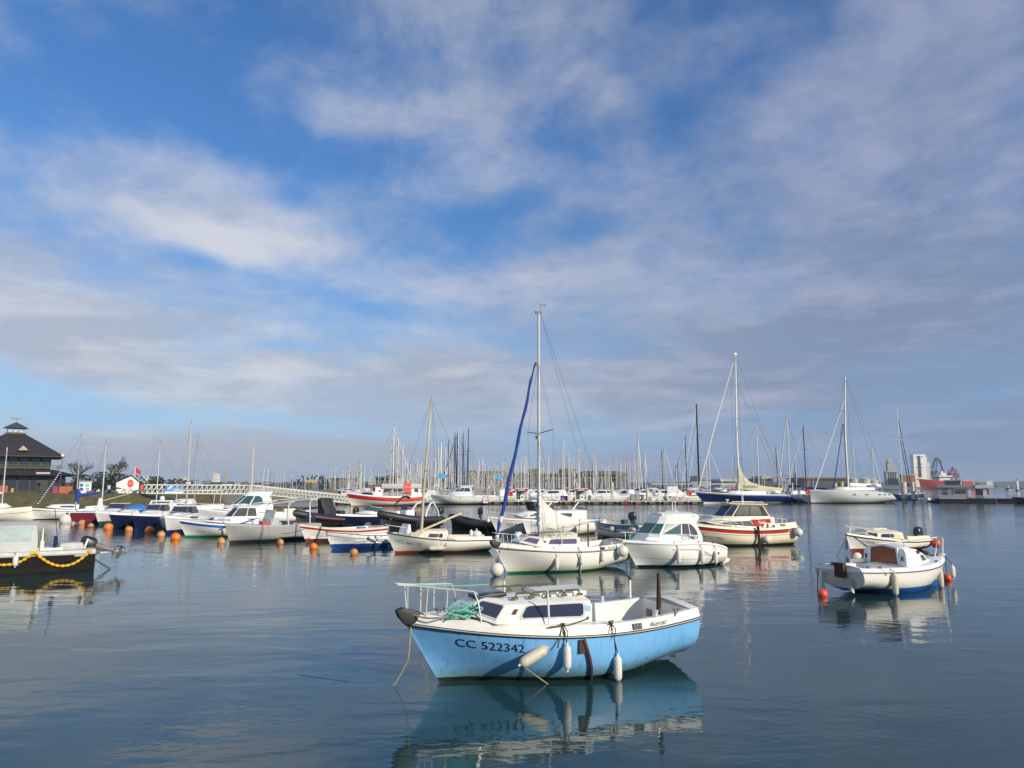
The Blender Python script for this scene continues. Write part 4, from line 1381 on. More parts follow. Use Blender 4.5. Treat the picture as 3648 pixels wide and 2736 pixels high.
# ------------------------------------------------------------------ white cabin boat LO D48614
def white_cabin_boat():
 loc, rz, L = place((2268, 2022), (2580, 2003))
 L = 3.65
 e = thing('cabin_boat', 'white cabin boat with green tinted windows lettered LO D48614', 'boat', (loc.x, loc.y, 0), rz)
 e.location += Vector((math.cos(rz), math.sin(rz), 0)) * .33
 F_ = frame_of(e)
 Wd = lambda p: F_ @ Vector(p)
 hm = hull_mat('clean white hull black bottom', (0.79, 0.785, 0.76), bands=[(-1, .09, (.012, .013, .014))], stripes=[(.555, .566, (.04, .04, .045))], rough=.28, var=.04, streak=.1, rough_edge=.004)
 h = Hull(L, 2.0, .62, .86, .96, rake=.60, tr=.03, tw=.88, tm=.45, p=2.5, d=.34, ds=.12, ns=4.5, nb=1.15, zmt=.38)
 h.shell(30, 14).build('hull', hm, e)
 dk, ck = h.deck(.07, .05, .06, (.05, .34), .28, wside=.16)
 dk.build('deck', M['gelw'], e, bevel=.02)
 ck.build('cockpit', M['gelw'], e, smooth=False)
 h.rail(.03, .0, -.004, 0, 1, 30).build('rub_rail', M['gelw'], e)
 # sweeping grey and dark side flash towards the stern
 fl = MB()
 for sd in (1, -1):
  a = [(.66, .19), (.50, .17), (.38, .20), (.28, .30), (.20, .42)]
  for o, w in ((0.0, .012), (.03, .010)):
   for (t0, d0), (t1, d1) in zip(a, a[1:]):
    for q in range(4):
     u0, u1 = q / 4, (q + 1) / 4
     tA, dA = t0 + (t1 - t0) * u0, d0 + (d1 - d0) * u0 + o
     tB, dB = t0 + (t1 - t0) * u1, d0 + (d1 - d0) * u1 + o
     fl.quad(h.P(tA, h.zs(tA) - dA, sd, .006), h.P(tB, h.zs(tB) - dB, sd, .006), h.P(tB, h.zs(tB) - dB - w, sd, .006), h.P(tA, h.zs(tA) - dA - w, sd, .006))
  for z in (.30, .25):
   for q in range(6):
    tA, tB = .02 + .03 * q, .02 + .03 * (q + 1)
    fl.quad(h.P(tA, z, sd, .006), h.P(tB, z, sd, .006), h.P(tB, z - .012, sd, .006), h.P(tA, z - .012, sd, .006))
 fl.build('side_stripe', M['greyd'], e, smooth=False)
 gs = MB()
 for q in range(8):
  t0, t1 = .40 - .024 * q, .40 - .024 * (q + 1)
  d = lambda t: .22 + (.40 - t) * 1.0 + ((.40 - t) / .2) ** 2 * .05
  wq = lambda q: .10 * math.sin(math.pi * min(1, q / 8 + .02))
  gs.quad(h.P(t0, h.zs(t0) - d(t0), 1, .005), h.P(t1, h.zs(t1) - d(t1), 1, .005), h.P(t1, h.zs(t1) - d(t1) - wq(q + 1), 1, .005), h.P(t0, h.zs(t0) - d(t0) - wq(q), 1, .005))
 gs.build('side_stripe', M['greyl'], e, smooth=False)
 mb = MB()
 ct, cz = .155, .47
 mb.add([h.P(ct + .045 * math.cos(a), cz + .055 * math.sin(a), 1, .008) for a in [i * math.pi / 10 for i in range(20)]], [tuple(range(20))])
 mb.build('emblem', M['ink'], e, smooth=False)
 # cuddy and wheelhouse
 c = House([([1.02, .98, .96, .93], [(1.72, .42), (1.28, .66), (.30, .78), (-.72, .80)]),
               ([1.22, 1.20, 1.18, 1.14], [(1.50, .38), (1.18, .60), (.28, .76), (-.72, .78)]),
               ([1.62, 1.62, 1.62, 1.60], [(1.10, .36), (.88, .54), (.20, .68), (-.52, .70)]),
               ([1.84, 1.86, 1.86, 1.84], [(1.00, .38), (.80, .58), (.18, .72), (-.66, .74)]),
               ([1.95, 1.97, 1.97, 1.94], [(.86, .30), (.68, .48), (.15, .62), (-.62, .64)])], .08)
 c.mesh().build('cabin', M['gelw'], e, bevel=.03, seg=3)
 g = M['glassg']
 panel(c.front(1), rrect(.04, .06, .96, .98, .03, .05), .012, ctr=Vector((0, 0, 1.3))).build('windscreen', g, e, smooth=False)
 for sd in (1, -1):
  panel(c.face(1, 0, sd), [(.05, .05), (.95, .05), (.95, .97), (.05, .97)], .012).build('window', g, e, smooth=False)
  panel(c.face(1, 1, sd), [(.06, .03), (.97, .03), (.97, .97), (.08, .97)], .012).build('window', g, e, smooth=False)
  uv = [(.04, .04), (.78, .04), (.80, .3), (.76, .6), (.64, .84), (.48, .97), (.04, .97)]
  w = panel(c.face(1, 2, sd), uv, .012).build('window', M['glassb'], e, smooth=False)
  panel(c.face(1, 2, sd), [(.40, .04), (.43, .04), (.43, .97), (.40, .97)], .018).build('window_bar', M['white'], w, smooth=False)
 # open aft face of the wheelhouse
 panel([Vector((-.73, .60, 1.0)), Vector((-.73, -.60, 1.0)), Vector((-.60, -.56, 1.75)), Vector((-.60, .56, 1.75))], [(0, 0), (1, 0), (1, 1), (0, 1)], .012, ctr=Vector((0, 0, 1.3))).build('cabin_opening', M['black'], e, smooth=False)
 MB().lathe([(.05, 0), (.05, .03), (.015, .05), (.012, .32), (.03, .34), (.03, .38), (.001, .40)], 10, (.15, .3, 2.04)).build('mast_light', M['white'], e)
 MB().tube([(-.15, -.25, 2.0), (-.15, -.25, 2.42)], [.02, .016], 8).build('antenna', M['white'], e)
 MB().ball((.86, .38, 1.94), .07, 10, 7, (1, 1, .8)).build('horn', M['white'], e)
 MB().box((.35, 0, 2.06), (.6, .6, .03)).build('roof_hatch', M['greyl'], e, bevel=.01)
 tx = MB()
 text_on(tx, 'LO D48614', lambda u, v: Vector((.27 - u, c.y(.27 - u, 1.02 + v, 0) + .02, 1.02 + v)), .14, 0, .80)
 tx.build('registration_number', M['inkk'], e, smooth=False)
 tx = MB()
 f = c.face(0, 1, 1)
 ux, uz = (f[1] - f[0]).normalized(), (f[3] - f[0]).normalized()
 text_on(tx, 'Nity', lambda u, v: f[0] + ux * (u + .35) + uz * (v + .03) + Vector((0.012, .012, 0)), .12, .4, 1.3)
 tx.build('name_script', M['inkg'], e, smooth=False)
 tx = MB()
 f = c.face(3, 2, 1)
 text_on(tx, 'Nity', lambda u, v: blerp(f, .55 + u * .9, .15 + v * 6) + Vector((0, .014, 0)), .09, .4, 1.1)
 tx.build('name_script', M['inkg'], e, smooth=False)
 pulpit(h, e, .34, .36, posts=(.1, .45, .92), bowext=.1, r=.013, inn=.10)
 # cockpit: seat back, stern rail, engine box
 MB().box((-1.15, 0, .78), (.45, 1.2, .16)).build('aft_seat', M['greyd'], e, bevel=.04)
 MB().tube([(-.95, .45 + .22 * math.cos(a), .98 + .22 * math.sin(a)) for a in [i * math.pi / 8 for i in range(17)]], .02, 6).build('steering_wheel', M['greyd'], e)
 sr = MB()
 for z in (1.0, .93):
  sr.tube([h.S(.16, 1, z - h.zs(.16), .12), h.S(.02, 1, z - h.zs(.02) + .02, .12), h.S(.02, -1, z - h.zs(.02) + .02, .12)], .013, 6)
 for t, s_ in ((.15, 1), (.03, 1), (.03, -1)):
  sr.tube([h.S(t, s_, .05, .12), h.S(t, s_, 1.0 - h.zs(t), .12)], .013, 6)
 sr.build('stern_rail', M['greyd'], e)
 sp = MB().prism([(h.x(0, .3) + .05, .30), (h.x(0, .3) - .30, .22), (h.x(0, .3) - .26, .12), (h.x(0, .3) + .05, .02)], 'y', -.7, .7)
 sp.build('swim_platform', M['gelw'], e, bevel=.02)
 for x, z, lab in ((.62, .46, 'white fender nearest the bow of the LO D48614 cabin boat'), (-.42, .40, 'middle white fender on the LO D48614 cabin boat'), (-1.12, .36, 'white fender nearest the stern of the LO D48614 cabin boat')):
  t = h.T(x, z)
  fender(Wd(h.P(t, z, 1, .10)), .48, .075, lab, 'fend', (0, 0), Wd(h.S(t, 1, .1, .04)))
 for q, m_ in (((2232, 2018), 'plank'), ((2252, 2016), 'ropeg'), ((2272, 2026), 'ropeb')):
  lab = {'plank': 'pale line hanging off the bow of the LO D48614 cabin boat', 'ropeg': 'green line hanging off the bow of the LO D48614 cabin boat', 'ropeb': 'tan line dropping straight down the stem of the LO D48614 cabin boat'}[m_]
  rope([Wd((2.3, .05, 1.02)), Wd((2.38, .06, .9)), W(*q)], .012, lab, m_, .02)
 cb = MB()
 cb.tube([(2.05 + .08 * math.cos(i * 1.1), .10 * math.sin(i * .9), 1.06 + .01 * i) for i in range(14)], .014, 5)
 o = cb.build('coiled_rope', M['ropeg'])
 o.matrix_world = F_
 tag(o, 'small green rope bundle on the bow of the LO D48614 cabin boat', 'rope')
# ------------------------------------------------------------------ cream and red cruiser
def red_stripe_cruiser():
 loc, rz, L = place((2455, 1945), (2849, 1934))
 L = 6.0
 e = thing('motor_cruiser', 'cream motor cruiser with a red side stripe and brown windows', 'boat', (loc.x, loc.y, 0), rz)
 e.location += Vector((math.cos(rz), math.sin(rz), 0)) * .55
 F_ = frame_of(e)
 Wd = lambda p: F_ @ Vector(p)
 RD = (.42, .02, .018)
 hm = hull_mat('cream hull red stripe', (0.78, 0.715, 0.53), bands=[(-1, .10, (.05, .028, .015)), (.10, .125, (.6, .55, .4))], stripes=[(-.01, .17, RD), (.245, .262, (.05, .05, .05))], rough=.3, grime=(.55, .45, .25), gh=.35, var=.05, rough_edge=.015)
 h = Hull(L, 2.35, .86, .76, 1.14, rake=.75, tr=.04, tw=.9, tm=.42, p=2.4, d=.4, ds=.2, ns=4.5, nb=1.15, zmt=.33)
 h.shell(30, 16).build('hull', hm, e)
 dk, ck = h.deck(.14, .05, .06, (.04, .30), .45, wside=.18)
 dk.build('deck', M['gel2'], e, bevel=.02)
 ck.build('cockpit', M['gel2'], e, smooth=False)
 h.rail(.022, .0, -.006, 0, 1, 30).build('rub_rail', M['darkwood'], e)
 # cream stern quarter standing above the stripe
 q = h.strip(.14, .32, .05, .09, .01, .22, 8)
 q.build('coaming', M['gel2'], e)
 # trunk cabin with long brown window and red panel
 c = House([([1.20, 1.06, .88, .95], [(2.05, .35), (1.55, .70), (-.60, .92), (-1.75, .93)]),
               ([1.40, 1.42, 1.42, 1.42], [(1.55, .32), (1.05, .64), (-.75, .84), (-1.75, .86)])], .06)
 c.mesh().build('cabin', M['gel2'], e, bevel=.03)
 for sd in (1, -1):
  c.patch([(1.50, 1.10), (-.52, .97), (-.26, 1.27), (1.15, 1.22)], sd, off=.02).build('window', M['glassb'], e, smooth=False)
  c.patch([(-.56, .98), (-1.03, .99), (-1.06, 1.13), (-1.50, 1.14), (-1.46, 1.34), (-.28, 1.32)], sd, off=.022).build('side_panel', M['red'], e, smooth=False)
  tx = MB()
  x0 = -.70 if sd > 0 else -1.12
  text_on(tx, 'Nely', lambda u, v: Vector((x0 - sd * u, sd * (c.y(x0 - sd * u, 1.09 + v) + .03), 1.09 + v)), .17, .3, .95)
  tx.build('name_script', M['inkw'], e, smooth=False)
 # wheelhouse
 w = House([([1.42, 1.42, 1.42], [(1.08, .45), (.68, .66), (-1.52, .80)]),
               ([1.47, 1.47, 1.47], [(1.06, .45), (.67, .66), (-1.52, .80)]),
               ([2.02, 2.02, 2.02], [(.50, .42), (.18, .58), (-1.22, .66)]),
               ], .02)
 w.mesh().build('wheelhouse', M['brown'] if 0 else M['gel2'], e, bevel=.02)
 panel(w.front(1), rrect(.03, .05, .97, .96, .03, .05), .012, ctr=Vector((0, 0, 1.7))).build('windscreen', M['glass'], e, smooth=False)
 for sd in (1, -1):
  f = w.face(1, 0, sd)
  panel(f, [(.06, .05), (.94, .05), (.94, .95), (.06, .95)], .012).build('window', M['glass'], e, smooth=False)
  f = w.face(1, 1, sd)
  panel(f, [(.02, .02), (.97, .02), (.97, .98), (.02, .98)], .010).build('window_frame', M['darkwood'], e, smooth=False)
  for a, b in ((.06, .44), (.47, .80)):
   panel(f, rrect(a, .09, b, .92, .03, .08), .018).build('window', M['glassb'], e, smooth=False)
 rf = MB()
 rf.loft([[Vector((x, y, 2.04 + .10 * (1 - (y / .8) ** 2) + z - .03 * max(0, x - .4))) for x, y in ((.66, -.40), (.7, 0), (.66, .40), (.3, .66), (-1.45, .74), (-1.45, -.74), (.3, -.66))] for z in (0, .05)], 0, True, True, True)
 rf.build('wheelhouse_roof', M['gel2'], e)
 rl = MB()
 for y in (.45, -.45):
  rl.tube([(-1.4, y, 2.14), (-1.4, y, 2.19), (-.1, y, 2.2), (-.1, y, 2.14)], .02, 6)
 rl.build('roof_rail', M['gel'], e)
 MB().lathe([(.05, 0), (.02, .05), (.02, .16), (.09, .18), (.09, .22), (.001, .25)], 10, (.55, .1, 2.10)).build('roof_lamp', M['white'], e)
 for x, y, z1 in ((-.35, .2, 2.95), (-.5, -.1, 3.3)):
  MB().tube([(x, y, 2.12), (x, y, z1)], [.022, .008], 6).build('antenna', M['white'], e)
 pulpit(h, e, .50, .62, posts=(.05, .35, .65, .97), bowext=.2, r=.018, mid=True)
 for y in (.6, -.6):
  s_ = MB()
  s_.tube([(-2.2 + .0, y - .2, 1.0), (-2.25, y - .2, 1.32), (-2.55, y - .18, 1.34), (-2.6, y - .18, 1.0)], .02, 6)
  s_.tube([(-2.3, y + .1, 1.0), (-2.3, y + .1, 1.3), (-2.6, y + .1, 1.3), (-2.6, y + .1, 1.0)], .02, 6)
  s_.build('stern_rail', M['steel'], e)
 MB().tube([(-1.95, .35 + .2 * math.cos(a), 1.25 + .2 * math.sin(a)) for a in [i * math.pi / 8 for i in range(17)]], .02, 6).build('steering_wheel', M['steel'], e)
 vt = MB()
 for z in (.98, 1.05):
  vt.beam(h.S(.17, 1, z - h.zs(.17), .055), h.S(.12, 1, z - h.zs(.12), .055), .03, .04)
 vt.build('vent', M['darkwood'], e)
 MB().box(h.S(.30, 1, .13, .0) + Vector((0, .0, .12)), (.09, .05, .2)).build('side_lamp', M['rust'], e)
 h.letters('LO 34809', .105, .135, .10, 1, wide=.9).build('registration_number', M['inkw'], e, smooth=False)
 # dark pile-like fender board and hanging balls
 tp = h.T(-.42, .5)
 q = h.P(tp, .6, 1, .12)
 b = MB().beam((q.x, q.y, 1.0), (q.x - .04, q.y + .04, -.3), .10, .13)
 b.build('fender_board', M['darkwood'], e)
 for px, z, r, lab in ((-.80, .36, .20, 'white ball fender beside the dark board on the red striped cruiser'), (-2.80, .66, .22, 'white ball fender on the stern corner of the red striped cruiser')):
  t = max(0.0, h.T(px, .5))
  p = h.P(t, z, 1, r + .02)
  f = thing('ball_fender', lab, 'fender', Wd(p))
  MB().ball((0, 0, 0), r, 16, 12).build('body', M['fend'], f)
  MB().tube([(0, 0, r * .9), (0, 0, r * 1.5)], [.05, .02], 8).build('eye', M['fend2'], f)
 return e
# ------------------------------------------------------------------ open double-ender style boat NO 661131 with wooden mast
def wooden_mast_boat():
 loc, rz, L = place((1407, 1971), (1740, 1962))
 e = thing('day_boat', 'white half decked boat with a wooden mast lettered NO 661131', 'boat', (loc.x, loc.y, 0), rz)
 F_ = frame_of(e)
 Wd = lambda p: F_ @ Vector(p)
 hm = hull_mat('rust stained white hull', (0.75, 0.73, 0.68), bands=[(-1, .10, (.16, .035, .015))], rough=.4, grime=(.42, .30, .10), gh=.32, var=.07)
 h = Hull(L, 1.95, .50, .52, .90, rake=.40, tr=.12, tw=.72, tm=.42, p=2.2, d=.28, ds=.0, ns=2.6, nb=.95, zmt=.25)
 h.shell(28, 12).build('hull', hm, e)
 dk, ck = h.deck(.05, .04, .04, (.05, .40), .12, wside=.10)
 dk.build('deck', M['gel2'], e)
 ck.build('cockpit', M['gel2'], e, smooth=False)
 h.rail(.024, .03, -.006, 0, 1, 28).build('rub_rail', mat('dark green gunwale', (.03, .045, .03), .5), e)
 c = House([([.82, .66, .57], [(1.55, .25), (1.25, .55), (-.05, .72)]), ([.92, .98, .99], [(1.25, .22), (1.02, .46), (-.12, .58)])], .08)
 c.mesh().build('cabin', M['gel2'], e, bevel=.04, seg=3)
 for sd in (1, -1):
  panel(c.face(0, 1, sd), rrect(.30, .25, .66, .68, .04, .12), .012).build('window', M['glassb'], e, smooth=False)
  panel(c.face(0, 1, sd), rrect(.68, .25, .82, .68, .03, .12), .012).build('window', M['glass'], e, smooth=False)
 MB().box((-.6, 0, .42), (.25, 1.5, .05)).build('thwart', M['gel2'], e)
 cm = h.strip(.05, .20, .05, .10, .03, .40, 12)
 cm.build('coaming', M['gel2'], e)
 mo = MB().tube([(1.0, 0, .9), (.92, 0, 3.0), (.60, 0, 7.25)], [.062, .058, .034], 9).build('mast', M['wood'], e)
 MB().tube([(.84, .42, 3.75), (.87, 0, 3.7), (.84, -.42, 3.75)], .014, 5).build('spreader', M['darkwood'], mo)
 wr = MB()
 for a, b in (((.62, 0, 7.1), h.S(.99, 1, .1, 0)), ((.62, 0, 7.1), h.S(.50, 1, .06, .05)), ((.62, 0, 7.1), h.S(.50, -1, .06, .05)), ((.62, 0, 7.1), (-2.3, 0, .6))):
  wr.tube([a, b], .005, 4)
 wr.build('rigging', M['wire'], e)
 pulpit(h, e, .80, .38, posts=(.3, .9), bowext=.05, r=.014)
 sp = MB().beam((0, 0, 0), (2.62, 0, 0), .11, .08)
 o = sp.build('wooden_spar', M['plank'], bevel=.012)
 a, b = Wd((1.62, .42, .80)), Wd((-.72, .30, 1.74))
 o.location = a
 d = b - a
 o.rotation_euler = d.to_track_quat('X', 'Z').to_euler()
 tag(o, 'pale wooden spar lying slantwise across the cabin of the NO 661131 boat', 'spar')
 h.letters('NO 661131', .955, .36, .175, 1, wide=.95).build('registration_number', M['inkg'], e, smooth=False)
 t = h.T(.45, .4)
 p = h.P(t, .30, 1, .09)
 fender(Wd(p), .78, .10, 'fat beige fender lying level along the NO 661131 boat', 'fend2', (R(90), rz), None)
 rope([Wd(h.P(h.T(.1, .4), .34, 1, .06)), Wd(h.S(h.T(-.06, .5), 1, .25, .08))], .016, 'dark lanyard of the level fender on the NO 661131 boat', 'roped', 0)
 MB().lathe([(.045, 0), (.05, .1), (.085, .16), (.07, .4), (.02, .46)], 10, (-1.28, .3, .55)).build('fender_post', M['white'], e)
 f = thing('ball_fender', 'dirty white ball fender sitting on the stern of the NO 661131 boat', 'fender', Wd((-1.55, .25, .78)))
 MB().ball((0, 0, 0), .23, 16, 12, (1.1, 1.1, .8)).build('body', M['fend'], f)
 MB().tube([(0, 0, .16), (0, 0, .28)], [.05, .02], 8).build('eye', M['fend2'], f)
 outboard(e, .9, -.95, .95, R(60), R(10), .9, 'cowl', 'stowed_outboard')
brown_door_boat()
red_bottom_boat()
white_cabin_boat()
red_stripe_cruiser()
wooden_mast_boat()
# ------------------------------------------------------------------ row of boats on the left and in the middle
GEL = [(0.77, 0.76, 0.72), (0.79, 0.78, 0.76), (0.76, 0.72, 0.62)]
def base_boat(name, label, bow, stern, B, zz, hm, rake=.5, deckm='gelw', pit=(.05, .36), floor=.25, dh=.07, L=None, cat='boat', wside=.16, rail=None, group=None, fwd=0.0, rot=0.0, hd=None, **kw):
 loc, rz, L0 = place(bow, stern)
 if hd is not None:
  rz = R(hd)
  loc = W(*stern) + Vector((math.cos(rz), math.sin(rz), 0)) * (L / 2)
 elif L:
  loc = W(*bow) - Vector((math.cos(rz), math.sin(rz), 0)) * (L / 2)
 L = L or L0
 rz += R(rot)
 e = thing(name, label, cat, (loc.x, loc.y, 0), rz, group)
 p = dict(tr=.03, tw=.85, tm=.42, p=2.3, d=.3, ds=.1, ns=4.0, nb=1.1, zmt=.35)
 p.update(kw)
 h = Hull(L, B, zz[0], zz[1], zz[2], rake=rake, **p)
 h.shell(22, 10).build('hull', hm, e)
 dk, ck = h.deck(dh, .04, .05, pit, floor, n=20, wside=wside)
 dk.build('deck', M[deckm], e)
 if pit:
  ck.build('cockpit', M[deckm], e, smooth=False)
 if rail:
  h.rail(.022, 0, -.004, 0, 1, 20).build('rub_rail', M[rail], e)
 return e, h
def cabin_on(e, rings, cam=.06, m='gelw', name='cabin'):
 c = House(rings, cam)
 c.mesh().build(name, M[m], e, bevel=.02)
 return c
def wins(e, c, lst, m='glassb'):
 for k, i, uv in lst:
  for sd in (1, -1):
   panel(c.face(k, i, sd), uv, .012).build('window', M[m], e, smooth=False)
def cover_boom(e, x0, z0, x1, z1, m, r=.11):
 bo = MB().tube([(x0, 0, z0), (x1, 0, z1)], .035, 7).build('boom', M['alu'], e)
 n = 10
 MB().tube([(x0 + (x1 - x0) * i / n, .02 * math.sin(i), z0 + (z1 - z0) * i / n + .09) for i in range(n + 1)], [r * (.6 + .6 * (1 - i / n)) * (1 + .08 * math.sin(i * 2.2)) for i in range(n + 1)], 9).build('sail_cover', M[m], bo)
 return bo
def mast_on(e, x, z0, z1, m='alu', r=.055, rake=0.0, spread=.55, stays=(), wires=True, beam=.8):
 o = MB().tube([(x, 0, z0), (x - rake * .5, 0, (z0 + z1) / 2), (x - rake, 0, z1)], [r, r * .97, r * .75], 8, sx=.8).build('mast', M[m], e)
 zs = z0 + (z1 - z0) * .52
 if spread:
  MB().tube([(x - rake * .5, spread, zs + .06), (x - rake * .5, 0, zs), (x - rake * .5, -spread, zs + .06)], .018, 5).build('spreader', M[m], o)
 v = MB().box((x - rake + .02, 0, z1 + .04), (.18, .04, .06))
 v.tube([(x - rake - .06, 0, z1), (x - rake - .06, 0, z1 + .5)], .012, 4)
 v.build('masthead', M['greyd'], o)
 if wires:
  w = MB()
  for a in stays:
   w.tube([(x - rake * .95, 0, z1 - .05), a], .007, 4)
  for s in (1, -1):
   w.tube([(x - rake * .95, 0, z1 - .1), (x - rake * .5, s * spread, zs + .06), (x, s * beam, z0)], .006, 4)
  w.build('rigging', M['wire'], e)
 return o
# ---- black work boat at the left edge
def work_boat():
 rz = R(-148)
 st = W(330, 2026)
 L = 6.2
 c = st + Vector((math.cos(rz), math.sin(rz), 0)) * (L / 2)
 e = thing('work_boat', 'black work boat hung with yellow float garlands, cut by the left edge', 'boat', (c.x, c.y, 0), rz)
 F_ = frame_of(e)
 Wd = lambda p: F_ @ Vector(p)
 hm = hull_mat('worn black hull', (.012, .0115, .012), stripes=[(-.01, .045, (.42, .41, .38))], rough=.75, grime=(.05, .045, .04), gh=.3, var=.3)
 h = Hull(L, 2.2, .66, .66, .9, rake=.5, tr=.0, tw=.92, tm=.4, p=2.4, d=.3, ds=.25, ns=5, nb=1.3, zmt=.4)
 h.shell(24, 10).build('hull', hm, e)
 dk, ck = h.deck(.10, .05, .03, (.06, .60), .3, wside=.22)
 dk.build('deck', M['deckgrey'], e)
 ck.build('cockpit', M['deckgrey'], e, smooth=False)
 # pale green house with sloping screen
 hs = House([([.76, .76, .76], [(.75, .62), (.3, .8), (-1.32, .82)]), ([1.10, 1.10, 1.10], [(.5, .6), (.1, .78), (-1.32, .8)]), ([1.66, 1.66, 1.66], [(-.15, .55), (-.40, .68), (-1.26, .70)]), ([1.74, 1.74, 1.74], [(-.15, .58), (-.40, .72), (-1.34, .74)])], .05)
 hs.mesh().build('wheelhouse', M['greyl'], e, bevel=.02)
 g = M['glassp']
 panel(hs.front(1), rrect(.05, .06, .95, .95, .03, .06), .012, ctr=Vector((0, 0, 1.2))).build('windscreen', g, e, smooth=False)
 for sd in (1, -1):
  panel(hs.face(1, 0, sd), [(.08, .06), (.92, .06), (.92, .95), (.08, .95)], .012).build('window', g, e, smooth=False)
  panel(hs.face(1, 1, sd), [(.04, .05), (.86, .05), (.86, .95), (.06, .95)], .012).build('window', g, e, smooth=False)
 # spare inflatable ring, seat, grey gear heap and buckets in the cockpit
 MB().tube([(-1.85, .3 + .26 * math.cos(a), .98 + .22 * math.sin(a)) for a in [i * math.pi / 9 for i in range(19)]], .06, 8).build('steering_ring', M['navy'], e)
 MB().box((-1.75, .15, .80), (.7, 1.0, .10)).build('seat', M['gelw'], e, bevel=.03)
 MB().lathe([(.07, 0), (.07, .3), (.03, .38), (.02, .8)], 10, (-1.45, .55, .76)).build('bollard', M['gel2'], e)
 MB().box((-2.35, .25, .86), (.75, .8, .28)).build('engine_box', M['deckgrey'], e, bevel=.10, seg=3)
 MB().tube([(-1.95, .6, .8), (-1.75, .55, 2.2)], .012, 5).build('whip_antenna', M['black'], e)
 # tilted outboard
 o = outboard(e, -L / 2 - .12, .1, .72, 0, R(72), 1.25, 'black')
 w = MB().box((0.02, 0, .36), (.46, .34, .05))
 w.build('cowl_stripe', M['white'], o, bevel=.01)
 MB().tube([(-L / 2 - .02, .1, .55), (-L / 2 - .9, .1, .62)], .035, 7).build('tilt_ram', M['steel'], e)
 MB().tube([(-L / 2, .55, .40), (-L / 2 - .45, .55, .08), (-L / 2 - .58, .5, -.05)], .04, 7).build('boarding_step', M['greyd'], e)
 MB().box((-2.62, h.y(.08, .58) + .012, .58), (.34, .02, .05)).build('name_plate', M['greyl'], e)
 # garlands: strings of yellow floats hung in swags along the gunwale
 xs = [-2.95, -1.28, .42, 2.0]
 for q in range(3):
  g = MB()
  x0, x1 = xs[q], xs[q + 1]
  dep = (.52, .40, .44)[q]
  pts = []
  n = 60
  for i in range(n + 1):
   u = i / n
   x = x0 + (x1 - x0) * u
   z = .78 - dep * (1 - abs(2 * u - 1) ** 2.2)
   t = h.T(x, .5)
   pts.append(h.P(t, min(z, .64), 1, .058) + Vector((0, 0, max(0, z - .64))))
  # beads
  d = 0
  out = [pts[0]]
  for a, b in zip(pts, pts[1:]):
   out.append(b)
  ln = [0]
  for a, b in zip(out, out[1:]):
   ln.append(ln[-1] + (b - a).length)
  nb = int(ln[-1] / .15)
  for k in range(nb):
   s0, s1 = ln[-1] * k / nb, ln[-1] * (k + 1) / nb
   def at(s):
    for i in range(len(ln) - 1):
     if ln[i + 1] >= s:
      return out[i].lerp(out[i + 1], (s - ln[i]) / max(1e-6, ln[i + 1] - ln[i]))
    return out[-1]
   a, m_, b = at(s0), at((s0 + s1) / 2), at(s1)
   g.tube([a, a.lerp(m_, .4), m_, m_.lerp(b, .6), b], [.022, .048, .054, .048, .022], 8)
  o = g.build('float_garland', M['yellow'])
  o.matrix_world = F_
  tag(o, ('yellow float garland swagged nearest the stern of the black work boat', 'middle yellow float garland on the black work boat', 'yellow float garland on the black work boat, cut by the left edge')[q], 'garland', 'yellow float garlands on the black work boat')
 t = h.T(-.72, .5)
 f = fender(Wd(h.P(t, .50, 1, .09)), .38, .085, 'white fender between two yellow garlands on the black work boat', 'fend', (0, 0), Wd(h.S(t, 1, .1, 0)))
 MB().box((.04, .05, -.05), (.09, .04, .26), rot=0).build('blue_cloth', M['blue'], f)
